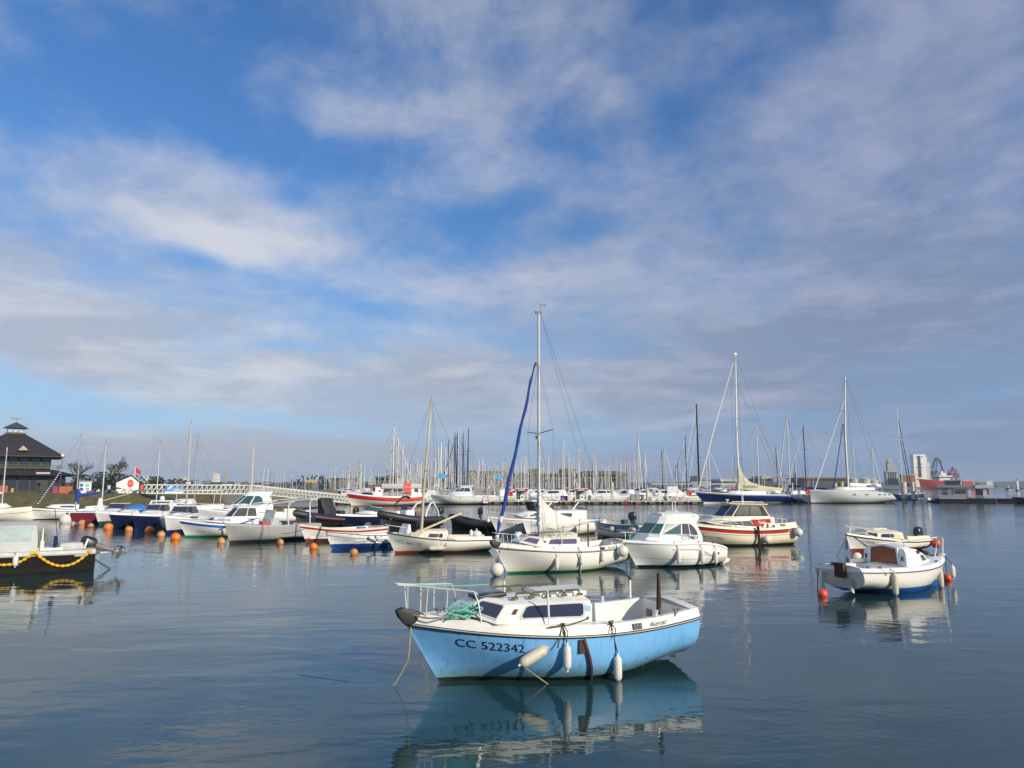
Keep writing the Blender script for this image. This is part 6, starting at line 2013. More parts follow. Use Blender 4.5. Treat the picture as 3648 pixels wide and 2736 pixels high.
 MB().box((-2.6, .2, 1.0), (.9, .9, .35)).build('fish_boxes', M['gel2'], e, bevel=.05)
 # low dinghies beyond
 for i, (b, s, lab) in enumerate((((560, 1822), (640, 1822), 'low white dinghy lying off the end of the grassy quay'), ((700, 1842), (760, 1838), 'grey dinghy between the moored sailboats and the fishing boat'))):
  base_boat('dinghy', lab, b, s, 1.7, (.5, .45, .65), wh if i == 0 else hull_mat('grey dinghy hull', (.25, .26, .27), rough=.4), .3, L=4.0, pit=(.06, .8), floor=.15, deckm='gelw' if i == 0 else 'deckgrey')
M['pinkflag'] = mat('faded red ensign', (.50, .10, .13), .8, var=.25, scale=3)
def stripe_mat():
 m, nt, b = _nodes('navy and white banded cloth')
 tc = nt.nodes.new('ShaderNodeTexCoord')
 w = nt.nodes.new('ShaderNodeTexWave')
 w.bands_direction = 'Z'
 w.inputs['Scale'].default_value = 1.6
 nt.links.new(tc.outputs['Object'], w.inputs['Vector'])
 mr = nt.nodes.new('ShaderNodeMapRange')
 mr.inputs[1].default_value, mr.inputs[2].default_value = .6, .7
 nt.links.new(w.outputs['Fac'], mr.inputs[0])
 mx = nt.nodes.new('ShaderNodeMix')
 mx.data_type = 'RGBA'
 nt.links.new(mr.outputs[0], mx.inputs[0])
 mx.inputs[6].default_value = c4((.02, .03, .12))
 mx.inputs[7].default_value = c4((.6, .6, .6))
 nt.links.new(mx.outputs[2], b.inputs['Base Color'])
 b.inputs['Roughness'].default_value = .8
 return m
M['navystripe'] = stripe_mat()
work_boat()
blue_band_cruiser()
grey_launch()
open_boats()
inflatables()
middle_boats()
left_cluster()
# mooring buoys in front of the row
OB = 'orange mooring buoys in a line along the moored boats'
for px, py, d, lab, m in (
  (386, 1887, 1.5, 'big orange buoy beside the blue tarpaulin boat', 'orange'),
  (459, 1893, 1.15, 'faded low orange buoy left of the radar arch boat', 'orange2'),
  (533, 1898, 1.35, 'orange buoy below the radar arch boat', 'orange'),
  (574, 1912, 1.1, 'weathered tan buoy between two orange ones', 'orange2'),
  (625, 1922, 1.25, 'bright orange buoy at the bow of the blue banded cruiser', 'orange'),
  (789, 1936, 1.05, 'orange topped buoy at the bow of the grey launch', 'orange2'),
  (998, 1939, .85, 'two toned buoy off the side of the grey launch', 'orange2'),
  (1117, 1956, .92, 'bright orange buoy under the dark red banded open boat', 'orange'),
  (1261, 1976, .82, 'nearest orange buoy, below the royal blue bottomed boat', 'orange2'),
  (143, 1850, 1.3, 'dull orange buoy by the blue sail cover sailboat', 'orange2'),
  (292, 1870, 1.3, 'small orange buoy below the burgundy hull', 'orange2'),
  (323, 1879, 1.0, 'half sunk tan buoy right of the burgundy hull', 'orange2'),
  (17, 1850, 1.2, 'orange buoy hung against the cream sailboat at the left edge', 'orange2')):
 buoy(px, py, d * .43, lab, m, OB, tilt=random.uniform(-.5, .5))
WB = 'round white mooring buoys'
for px, py, d, lab in ((1193, 1872, .62, 'white buoy below the faded red strip of the inflatable'), (1311, 1882, .55, 'white buoy below the white arch inflatable'), (234, 1864, 1.0, 'large dirty white buoy left of the burgundy hull'), (1846, 1920, .55, 'white buoy at the bow of the LO 68725 cruiser')):
 buoy(px, py, d, lab, 'fend', WB, tilt=.3, sink=.25)
for b, px, py, lab in (((-.0, 0, 0), 1000, 1932, 'thin line from the two toned buoy up to the dark red banded boat'),):
 p = W(px, py)
 rope([Vector((p.x, p.y, .45)), At(1085, 1885, 40.4)], .014, lab, 'roped', .05)
p = W(1261, 1972)
rope([Vector((p.x, p.y, .5)), At(1372, 1905, 34.4)], .014, 'thin line from the nearest orange buoy to the bow of the NO 661131 boat', 'ropeb', .08)
# ------------------------------------------------------------------ marina, quay and far shores
def bp(mb, x0, y0, x1, y1, Y, th, mi=0):
 """box whose front face fills the given stretch of the photograph at distance Y"""
 a, b = At(x0, y1, Y), At(x1, y0, Y)
 mb.box(((a.x + b.x) / 2, Y + th / 2, (a.z + b.z) / 2), (abs(b.x - a.x), th, abs(b.z - a.z)), mi)
 return mb
def bthing(name, label, cat, parts, loc=None, group=None, face=None):
 """thing made of boxes: parts = (part name, material, [(x0, y0, x1, y1, Y, thickness), ...])"""
 x0, y0, x1, y1, Y, th = parts[0][2][0]
 a = At((x0 + x1) / 2, y1, Y)
 e = thing(name, label, cat, (a.x, Y + th / 2, max(0, a.z)), 0, group)
 for nm, m, bx in parts:
  for q in bx:
   mb = bp(MB(), *q)
   mb.v = [v - e.location for v in mb.v]
   mb.build(nm, M[m] if isinstance(m, str) else m, e, smooth=False)
 if face or (face is None and not 125 < Y < 135 and (e.location.x < 0 or Y < 300)):      # turned square to the line of sight
  az = math.atan2(e.location.x, e.location.y)
  e.rotation_euler.z = -az
  e.scale.x = math.cos(az)
 return e
def land():
 # grassy quay on the left: sloping bank with a flat top
 M['bank'] = mat('dry grass and stone bank', (.135, .105, .05), .95, var=.5, scale=1.2, c2=(.075, .085, .025), c2f=(.42, .62), bump=.15, bscale=1.6)
 M['pave'] = mat('quay paving', (.20, .185, .16), .9, var=.25, scale=.3)
 M['farland'] = mat('far shore scrub', (.050, .055, .035), .95, var=.4, scale=.03, c2=(.09, .085, .05), c2f=(.45, .65))
 M['hill'] = mat('far wooded hill', (.045, .055, .05), .95, var=.3, scale=.01)
 xe = At(515, 1757, 100).x
 mb = MB()
 n = 90
 rows = []
 for i in range(n + 1):
  x = -170 + (xe + 22 + 170) * i / n
  k = sm((xe - x + 2) / 4) if x > xe - 2 else 1.0
  top = 2.08 * k + (0.55 * (1 - sm((x - xe) / 20)) if k < 1 else 0) * (1 - k)
  nz = lambda s, t: mnoise.noise(Vector((x * .35, s, t))) * .35
  rows.append([Vector((x, 96.3 + nz(0, 1), -.6)), Vector((x, 97.2 + nz(1, 1), .45 * (k * .6 + .4) + nz(1, 2) * .5)), Vector((x, 98.3 + nz(2, 1), max(top * .58, .25) + nz(2, 2) * .6)), Vector((x, 99.3 + nz(3, 1) * .6, top * .92 + nz(3, 2) * .3)), Vector((x, 100.4, top)), Vector((x, 112, top if k > .99 else top * .6)), Vector((x, 130, top if k > .99 else -.5))])
 mb.loft(rows, 0, False)
 tag(mb.build('quay_bank', M['bank']), 'dry grassy stone bank of the quay', 'bank', kind='structure')
 mb = MB().box((-205, 160, 1.05), (2 * (205 + xe - 1.5), 119, 2.06))
 mb = MB()
 mb.box(((-380 + xe - 2) / 2, 160, 1.04), (xe - 2 + 380, 119, 2.06))
 tag(mb.build('quay_ground', M['pave'], smooth=False), 'flat paved ground on top of the quay', 'ground', kind='structure')
 # far shores: uneven strips
 def strip(name, x0, x1, Y, dY, h0, hv, m, lab, sc=.02, seed=0.0, n=140):
  mb = MB()
  a = []
  for i in range(n + 1):
   x = x0 + (x1 - x0) * i / n
   h = h0 + hv * (mnoise.noise(Vector((x * sc, seed, 0))) + .5 * mnoise.noise(Vector((x * sc * 4, seed, 3))))
   e = min(1, (i / n) * 14, (1 - i / n) * 14)
   h = max(h * e, .3)
   a.append([Vector((x, Y, -1)), Vector((x, Y + 1, .8)), Vector((x, Y + dY * .2, h * .75)), Vector((x, Y + dY * .5, h)), Vector((x, Y + dY, h * .6))])
  mb.loft(a, 0, False)
  tag(mb.build(name, m), lab, 'shore', kind='structure')
 strip('far_shore', -900, -18, 520, 260, 5.5, 2.5, M['farland'], 'low far shore behind the left moorings', .03, 2)
 strip('breakwater', 40, 140, 330, 60, 2.4, .5, mat('grassy embankment', (.085, .10, .04), .95, var=.4, scale=.2), 'grassy embankment behind the moored yachts', .03, 5)
 strip('port_quay', 60, 345, 640, 200, 3.0, .6, M['farland'], 'dark port quay under the silos', .02, 7)
 strip('far_hills', 300, 3200, 2300, 600, 17, 7, M['hill'], 'low wooded hills on the far side of the roads', .006, 9)
 strip('far_hills', -2600, 900, 2100, 600, 16, 8, M['hill'], 'low wooded hills beyond the marina', .006, 12)
def tree(x, y, h, label, leafy=False, seed=0, z0=2.05):
 """bare winter tree with recursive limbs, or an evergreen bush with leaf clumps"""
 rng = random.Random(seed)
 e = thing('bare_tree' if not leafy else 'evergreen_tree', label, 'tree', (x, y, z0))
 mb, tw = MB(), MB()
 def grow(p, d, ln, r, lv):
  q = p + d * ln
  m_ = p.lerp(q, .5) + Vector((rng.uniform(-1, 1), rng.uniform(-1, 1), 0)) * ln * .06
  (mb if lv < 2 else tw).tube([p, m_, q], [r, r * .85, r * .65], 6 if lv < 2 else 4, caps=False)
  if lv >= 5:
   return
  for _ in range(3 if lv < 4 else 4):
   a = rng.uniform(0, 2 * math.pi)
   s = rng.uniform(.35, .8)
   nd = (d * .9 + Vector((math.cos(a) * s, math.sin(a) * s, rng.uniform(-.05, .3)))).normalized()
   grow(p.lerp(q, rng.uniform(.55, 1)), nd, ln * rng.uniform(.62, .82), r * .6, lv + 1)
 if not leafy:
  grow(Vector((0, 0, 0)), Vector((rng.uniform(-.08, .08), 0, 1)), h * .28, h * .028, 0)
  mb.build('trunk', M['bark'], e)
  tw.build('branches', M['bark'], e)
 else:
  mb.tube([(0, 0, 0), (.1, 0, h * .5)], [h * .05, h * .03], 7).build('trunk', M['bark'], e)
  lf = MB()
  for _ in range(900):
   a, b = rng.uniform(0, 6.28), rng.gauss(0, 1)
   u = rng.random() ** .5
   w = h * (.62 + .2 * mnoise.noise(Vector((math.cos(a) * 2, math.sin(a) * 2, seed))))
   zz = rng.uniform(.12, 1)
   rr = w * u * math.sqrt(max(.05, 1 - ((zz - .45) / .6) ** 2))
   c = Vector((math.cos(a) * rr, math.sin(a) * rr, zz * h))
   s = h * rng.uniform(.03, .07)
   v = Vector((rng.uniform(-1, 1), rng.uniform(-1, 1), rng.uniform(-1, 1))).normalized()
   t = v.cross(Vector((.3, .5, .8))).normalized()
   lf.add([c + v * s, c + t * s * .6, c - v * s, c - t * s * .6], [(0, 1, 2, 3)])
  lf.build('crown', M['leaf'], e, smooth=False)
 return e
def quay_things():
 M['bark'] = mat('bare bark', (.085, .07, .058), .9, var=.3)
 M['leaf'] = mat('evergreen leaves', (.035, .065, .02), .8, var=.6, scale=1.5)
 M['slate'] = mat('dark slate roof', (.030, .028, .032), .7, var=.3, scale=2, bump=.02, bscale=9)
 M['darkwall'] = mat('dark timber wall', (.055, .045, .042), .7, var=.3, scale=1)
 M['shopglass'] = glass('dim shop glass', (.03, .04, .05))
 # pavilion with a broad hipped roof
 Y = 121.0
 cx = At(36, 1757, Y).x
 e = thing('pavilion', 'dark hip roofed pavilion with a small cupola at the left edge', 'building', (cx, Y, 2.05), R(34))
 e.scale = (.77, .77, 1)
 def oct_(r, z, n=4, a0=45):
  return [Vector((r * math.cos(R(a0 + 360 / n * i)), r * math.sin(R(a0 + 360 / n * i)), z)) for i in range(n)]
 k = 1.414
 MB().loft([oct_(9.2 * k, 0), oct_(9.2 * k, 2.7)], 0, True, True, True).build('ground_floor_wall', M['darkwall'], e, smooth=False)
 MB().loft([oct_(11.4 * k, 2.62), oct_(7.2 * k, 3.6)], 0, True, True, True).build('skirt_roof', M['slate'], e, smooth=False)
 MB().loft([oct_(6.5 * k, 3.4), oct_(6.5 * k, 5.8)], 0, True, True, True).build('upper_wall', M['darkwall'], e, smooth=False)
 rf = MB().loft([oct_(8.8 * k, 5.55), oct_(8.75 * k, 5.75), oct_(1.75 * k, 9.35)], 0, True, True, True)
 ro = rf.build('roof', M['slate'], e, smooth=False)
 MB().loft([oct_(1.75 * k, 9.35), oct_(1.75 * k, 9.6)], 0, True, True, True).build('cupola_base', M['teak'], ro, smooth=False)
 for i in range(8):
  a = R(45 * i)
  MB().box((1.45 * math.cos(a), 1.45 * math.sin(a), 9.95), (.16, .16, .8)).build('cupola_post', M['white'], ro, smooth=False)
 MB().loft([oct_(2.35, 10.3, 8, 0), oct_(2.3, 10.36, 8, 0), oct_(1.0, 10.95, 8, 0), oct_(.1, 11.3, 8, 0)], 0, True, True, True).build('cupola_roof', mat('mossy cupola roof', (.05, .06, .05), .8), ro, smooth=False)
 v = MB().tube([(0, 0, 11.2), (0, 0, 12.1)], .035, 5)
 v.tube([(-.8, 0, 11.95), (.8, 0, 11.95)], .03, 5)
 v.prism([(-.9, 11.85), (-.55, 11.95), (-.9, 12.08)], 'y', -.03, .03)
 v.build('weather_vane', M['greyd'], ro, smooth=False)
 # dormer on the front slope
 d = MB().loft([[Vector((1.5 + x, y, z)) for x, z in ((-1.0, 6.5), (1.0, 6.5), (0, 7.4))] for y in (-8.0, -4.6)], 0, True, True, True)
 d.build('dormer', M['slate'], ro, smooth=False)
 MB().prism([(.62, 6.56), (2.38, 6.56), (1.5, 7.3)], 'y', -8.06, -8.0).build('dormer_gable', mat('pale gable board', (.42, .38, .30), .7), ro, smooth=False)
 for i in range(9):
  x = -8.2 + 2.05 * i
  MB().box((x, -9.23, 1.35), (1.7, .06, 2.0)).build('window', M['shopglass'], e, smooth=False)
  if abs(x) < 6.2:
   MB().box((x * .95, -6.53, 4.75), (1.5, .06, 1.3)).build('window', M['shopglass'], e, smooth=False)
 for i in range(8):
  y = -7.5 + 2.1 * i
  MB().box((9.23, y, 1.35), (.06, 1.7, 2.0)).build('window', M['shopglass'], e, smooth=False)
  if abs(y) < 6:
   MB().box((6.53, y * .9, 4.75), (.06, 1.5, 1.3)).build('window', M['shopglass'], e, smooth=False)
 rl = MB()
 for z in (3.9, 4.25):
  rl.tube([(8.3, 8.3, z), (8.3, -8.3, z), (-8.3, -8.3, z)], .05, 4)
 for i in range(9):
  rl.tube([(-8 + 2 * i, -8.3, 3.3), (-8 + 2 * i, -8.3, 4.25)], .04, 4)
 rl.build('balcony_rail', mat('green balcony rail', (.10, .14, .06), .7), e, smooth=False)
 MB().box((5.2, -10.2, 2.9), (2.4, .12, .5)).build('sign_board', mat('pale pink sign', (.55, .42, .45), .6), e, smooth=False)
 MB().box((5.2, -9.26, 1.1), (2.0, .08, 2.2)).build('door', M['black'], e, smooth=False)
 # planters, panels and kiosks along the quay edge
 Yq = 101.5
 OR = mat('terracotta panel', (.40, .11, .05), .7, var=.15)
 MG = mat('magenta panel', (.33, .02, .13), .6)
 bthing('planter_box', 'terracotta terrace screen at the left edge of the quay', 'screen', [('panel', OR, [(-30, 1730, 25, 1755, Yq, .4)]), ('top_rail', 'darkwood', [(-30, 1728, 25, 1730, Yq - .05, .5)])])
 bthing('planter_box', 'terracotta terrace screen beside the magenta panel', 'screen', [('panel', OR, [(206, 1732, 256, 1757, Yq, .4)]), ('top_rail', 'darkwood', [(206, 1730, 256, 1732, Yq - .05, .5)])])
 bthing('info_panel', 'magenta panel standing on the quay edge', 'panel', [('board', MG, [(186, 1733, 205, 1758, Yq - .3, .2)]), ('post', 'greyd', [(187, 1758, 190, 1762, Yq - .2, .1), (201, 1758, 204, 1762, Yq - .2, .1)])])
 bthing('flower_tub', 'yellow ochre tub left on the quay', 'tub', [('tub', mat('ochre tub', (.50, .30, .06), .7), [(33, 1737, 44, 1754, Yq, .6)]), ('rim', 'darkwood', [(32, 1736, 45, 1738, Yq - .1, .8)])])
 bthing('ticket_kiosk', 'white kiosk with blue posters on the quay', 'kiosk', [('body', 'white', [(263, 1716, 311, 1757, 104, 2.2)]), ('roof', 'greyl', [(261, 1713, 313, 1716, 103.8, 2.6)]), ('poster', 'blue', [(267, 1723, 280, 1733, 103.93, .05), (267, 1737, 280, 1748, 103.93, .05)]), ('pale_poster', mat('cyan poster', (.2, .5, .55), .5), [(288, 1723, 302, 1733, 103.93, .05), (288, 1737, 302, 1745, 103.93, .05)]), ('counter', MG, [(290, 1748, 309, 1756, 103.8, .3)])])
 bthing('crate_stack', 'dark brown crate heap between the terrace screen and the kiosk', 'crate', [('crate', 'darkwood', [(243, 1748, 262, 1757, 101, .9), (262, 1751, 280, 1757, 100.9, .8)])])
 # white hut with a red roundel
 Yh = 103.0
 a, b = At(412, 1757, Yh), At(493, 1757, Yh)
 e = thing('white_hut', 'white gabled hut with a red roundel under a dark roof', 'hut', ((a.x + b.x) / 2, Yh, 2.05), R(27))
 e.scale.x = .89
 w = (b.x - a.x) / 2
 z1, z2 = At(0, 1719, Yh).z - 2.05, At(0, 1697, Yh).z - 2.05
 MB().prism([(-w, 0), (w, 0), (w, z1), (w * .25, z2), (-w, z1 * .98)], 'y', 0, 4.0).build('wall', M['white'], e, smooth=False)
 rf = MB()
 rf.loft([[(-w * 1.35, y, z1 * .93), (w * .25, y, z2 + .10), (w * 1.06, y, z1 - .02), (w * 1.06, y, z1 + .10), (w * .25, y, z2 + .24), (-w * 1.35, y, z1 * .93 + .14)] for y in (.15, 4.2)], 0, True, True, True)
 rf.build('roof', M['slate'], e, smooth=False)
 rd = MB().lathe([(.42, 0), (.42, .03)], 20, (w * .25, -.02, z1 * .92), Matrix.Rotation(R(90), 3, 'X') @ Matrix.Diagonal((1, 1.3, 1)))
 ro = rd.build('roundel', M['redo'], e, smooth=False)
 st = MB()
 for dz in (.12, .0, -.12):
  st.box((w * .25, -.06, z1 * .92 + dz), (.5, .02, .035))
 st.build('roundel_lettering', mat('pale pink lettering', (.75, .45, .40), .6), ro, smooth=False)
 e2 = thing('flag_pole', 'pole with a red flag behind the white hut', 'flag', (At(476, 1757, 106).x, 106, 2.05))
 MB().tube([(0, 0, 0), (0, 0, 3.7)], .05, 6).build('pole', M['white'], e2)
 flap(e2, [(.0, 0, 3.7), (.0, 0, 2.9), (.85, 0, 2.55), (.75, 0, 3.15)], M['redo'])
 bthing('red_box', 'red cabinet at the gangway head', 'cabinet', [('body', 'redo', [(496, 1726, 509, 1748, 101.5, .5)]), ('lid', 'darkwood', [(495, 1724, 510, 1726, 101.4, .7)])])
 bthing('blue_bin', 'blue bin with a grey top on the quay', 'bin', [('body', mat('blue bin', (.03, .12, .28), .6), [(378, 1742, 392, 1757, 101.5, .7)]), ('lid', 'greyl', [(379, 1729, 391, 1742, 101.6, .5)])])
 e3 = thing('parasol', 'black parasol left of the white hut', 'parasol', (At(412, 1757, 101.2).x, 101.2, 2.05))
 MB().lathe([(.75, .62), (.60, .74), (.3, .82), (.001, .86)], 12).build('canopy', M['black'], e3)
 MB().tube([(0, 0, 0), (0, 0, .85)], .03, 5).build('pole', M['greyl'], e3)
 e4 = thing('picnic_table', 'grey picnic table in front of the white hut', 'table', (At(452, 1757, 100.8).x, 100.8, 2.05))
 MB().box((0, 0, .62), (1.3, .6, .06)).build('tabletop', M['greyl'], e4, smooth=False)
 for y in (-.5, .5):
  MB().box((0, y, .36), (1.3, .22, .05)).build('bench', M['greyl'], e4, smooth=False)
 for x in (-.45, .45):
  for s in (1, -1):
   MB().beam((x, s * .12, .62), (x, s * .6, 0), .08, .06).build('leg', M['greyl'], e4, smooth=False)
 for px, lab, c in ((365, 'orange and white bollard right of the kiosk', 'redo'), (350, 'dull orange bench right of the kiosk', 'plank')):
  bthing('bollard' if c == 'redo' else 'bench', lab, 'bollard' if c == 'redo' else 'bench', [('base', c, [(px - 2 if c == 'redo' else px - 9, 1746, px + 2 if c == 'redo' else px + 5, 1757, 100.9, .2)]), ('band', 'white', [(px - 2, 1742, px + 2, 1746, 100.9, .2)])])
 # trees
 tree(At(268, 1757, 116).x, 116, 7.2, 'bare winter tree left of the hedge, behind the kiosk', seed=11)
 tree(At(388, 1757, 117).x, 117, 8.2, 'tallest bare winter tree, left of the white hut', seed=23)
 tree(At(338, 1757, 121).x, 121, 4.6, 'small bare tree between the two larger ones', seed=5)
 for i, (px, w, lab) in enumerate(((290, 2.2, 'dark evergreen bush behind the kiosk'), (345, 2.6, 'dark evergreen bush in the middle of the hedge'), (395, 2.4, 'green evergreen bush just left of the white hut'), (520, 2.0, 'dark evergreen bush right of the white hut'))):
  tree(At(px, 1757, 113).x, 113 + i, w + .5, lab, True, 40 + i)
 # long lamp boom in front of the pavilion
 lp = thing('street_lamp', 'globe street lamp by the pavilion eaves', 'lamp', (At(212, 1757, 110).x, 110, 2.05))
 MB().tube([(0, 0, 0), (0, 0, 5.3)], .06, 6).build('pole', M['greyd'], lp)
 MB().ball((0, 0, 5.45), .24, 10, 7).build('globe', M['white'], lp)
def gangway():
 M['truss'] = mat('pale galvanised truss', (.62, .61, .56), .6, var=.15)
 A0, A1 = At(512, 1757, 101.5), At(893, 1759, 112)
 B1 = At(1240, 1793, 125)
 e = thing('gangway', 'long pale truss footbridge from the quay to the pontoon', 'bridge', A0)
 def span(a, b, hl, hr, n, name):
  a, b = a - A0, b - A0
  t = MB()
  d = (b - a)
  side = Vector((-d.y, d.x, 0)).normalized()
  for s in (-.9, .9):
   lo = [a + d * (i / n) + side * s for i in range(n + 1)]
   hi = [p + Vector((0, 0, hl + (hr - hl) * i / n)) for i, p in enumerate(lo)]
   t.beam(lo[0], lo[-1], .14, .16)
   t.beam(hi[0], hi[-1], .14, .14)
   t.beam(lo[0].lerp(hi[0], .5), lo[-1].lerp(hi[-1], .5), .05, .05)
   for i in range(n):
    t.beam(lo[i], hi[i], .07, .07)
    t.beam(lo[i], hi[i + 1], .06, .06)
  t.build(name, M['truss'], e, smooth=False)
  f = MB()
  f.loft([[a + side * s - Vector((0, 0, .02)) for s in (-.85, .85)], [b + side * s - Vector((0, 0, .02)) for s in (-.85, .85)]], 0, False)
  f.build('walkway', M['greyl'], e, smooth=False)
 span(A0, A1, 1.12, 1.25, 22, 'level_span')
 span(A1 + Vector((.1, 0, 0)), B1, 1.25, 1.25, 26, 'sloping_span')
 q0, q1 = At(600, 1756, 103.6) - A0, At(664, 1756, 103.6 + 1.76) - A0
 up = Vector((0, 0, 1.05))
 f = Vector((0, -1.1, 0))
 bn = MB()
 bn.loft([[q0 + f, q1 + f, q1 + f + up, q0 + f + up], [q0 + f + Vector((0, .04, 0)), q1 + f + Vector((0, .04, 0)), q1 + f + up + Vector((0, .04, 0)), q0 + f + up + Vector((0, .04, 0))]], 0, True, True, True)
 b_ = bn.build('banner', M['azure'], e, smooth=False)
 mb = MB()
 f2 = f - Vector((0, .02, 0))
 mb.quad(q0 + f2, q1 + f2, q1 + f2 + up * .18, q0 + f2 + up * .18)
 mb.quad(q0.lerp(q1, .12) + f2 + up * .55, q0.lerp(q1, .2) + f2 + up * .5, q0.lerp(q1, .42) + f2 + up * .9, q0.lerp(q1, .34) + f2 + up * .95)
 mb.quad(q0.lerp(q1, .55) + f2 + up * .42, q0.lerp(q1, .78) + f2 + up * .42, q0.lerp(q1, .78) + f2 + up * .5, q0.lerp(q1, .55) + f2 + up * .5)
 mb.build('banner_mark', M['inkw'], b_, smooth=False)
 p = At(889, 1803, 111)
 t = thing('mooring_pile', 'round concrete pile carrying the knee of the footbridge, weedy at the foot', 'pile', (p.x, 111, 0))
 MB().lathe([(.40, -1), (.40, 3.25), (.36, 3.3), (.001, 3.3)], 14).build('shaft', M['pilec'], t)
 MB().lathe([(.415, -.5), (.42, 1.0), (.41, 1.5)], 14).build('weed_collar', M['weed'], t)
 t = thing('wooden_pole', 'thin tan pole rising behind the footbridge pile', 'pole', (At(896, 1740, 116).x, 116, 0))
 MB().tube([(0, 0, 0), (0, 0, At(890, 1590, 116).z)], [.13, .10], 7).build('shaft', M['plank'], t)
 MB().box((0, 0, At(890, 1590, 116).z), (.3, .2, .15)).build('cap', M['greyl'], t)
def yacht_proto(Lm, mast, hullc, coverc, mastm, key, jib=True):
 """moored cruising yacht seen small: hull, cabin, mast, sail cover, furled jib"""
 e = thing('moored_yacht', 'x', 'sailboat')
 h = Hull(Lm, Lm * .31, Lm * .11, Lm * .10, Lm * .135, rake=Lm * .07, tw=.7, tm=.42, p=2.2, d=.5, ds=0, ns=3, nb=1.1)
 h.shell(12, 6).build('hull', hullc, e)
 dk, _ = h.deck(.06, .03, .06, n=12)
 dk.build('deck', M['gelw'], e)
 z = Lm * .11
 c = House([([z + .12, z + .05, z + .05], [(Lm * .24, .25), (Lm * .14, Lm * .09), (-Lm * .2, Lm * .11)]), ([z + .35, z + .45, z + .5], [(Lm * .18, .2), (Lm * .10, Lm * .07), (-Lm * .2, Lm * .09)])], .06)
 c.mesh().build('cabin', M['gelw'], e)
 for sd in (1, -1):
  panel(c.face(0, 1, sd), [(.1, .35), (.85, .35), (.85, .75), (.1, .75)], .02).build('window', M['glass'], e, smooth=False)
 mx = Lm * .08
 o = MB().tube([(mx, 0, z), (mx, 0, z + mast)], [.115, .09], 6).build('mast', mastm, e)
 sp = MB()
 for q in (.36, .66):
  sp.tube([(mx, -.8, z + mast * q), (mx, .8, z + mast * q)], .03, 4)
 sp.build('spreader', mastm, o)
 MB().tube([(mx, 0, z + mast), (mx - .1, 0, z + mast + .5)], .02, 4).build('aerial', M['wire'], o)
 w = MB()
 w.tube([(mx, 0, z + mast), (-Lm * .5, 0, z + .3)], .012, 4)
 for s in (1, -1):
  w.tube([(mx, 0, z + mast * .97), (mx, s * .8, z + mast * .66), (mx, s * .8, z + mast * .36), (mx, s * Lm * .14, z)], .010, 4)
 w.build('rigging', M['wire'], e)
 n = 7
 MB().tube([(mx - .05 - Lm * .38 * i / n, 0, z + 1.15) for i in range(n + 1)], [.22 - .012 * i for i in range(n + 1)], 7).build('sail_cover', coverc, e)
 if jib:
  MB().tube([(Lm * .5, 0, z + .6), (Lm * .3, 0, z + mast * .5), (mx + .15, 0, z + mast * .95)], [.07, .08, .04], 6).build('furled_jib', jib, e)
 return e
def kill(e):
 for c in list(e.children):
  kill(c)
 bpy.data.objects.remove(e)
MASTS = '''1719 1640|1758 1653|1764 1647|1792 1643|1802 1633 d|1810 1625|1838 1624|1857 1626|1864 1632|1870 1625|1874 1625|1880 1635|1895 1657|1899 1642|1925 1622|1936 1636|1943 1647|1956 1620|1969 1601|1974 1643|1982 1640|1990 1629|2003 1587|2008 1567|2024 1601|2027 1632|2031 1640|2038 1637|2044 1624|2058 1598|2062 1598|2065 1618|2086 1609|2112 1613|2119 1620|2124 1613|2130 1645|2142 1654|2157 1648|2169 1628|2194 1636|2209 1618|2226 1606|2233 1637 d|2242 1645|2258 1612|2272 1545|2297 1601|2357 1606 d|2365 1592|2372 1640|2414 1647 d|2441 1556 d|2525 1598|2607 1609|2694 1514|2764 1594 d|2801 1470|2861 1518 d|3036 1567|3107 1596|1395 1551|1404 1522|1413 1553|1419 1560|1436 1583|1489 1635|1480 1645|1526 1655|1562 1591|1573 1575|1588 1591|1598 1570 d|1621 1544 b|1629 1544 b|1633 1522|1650 1544 b|1669 1527 b'''
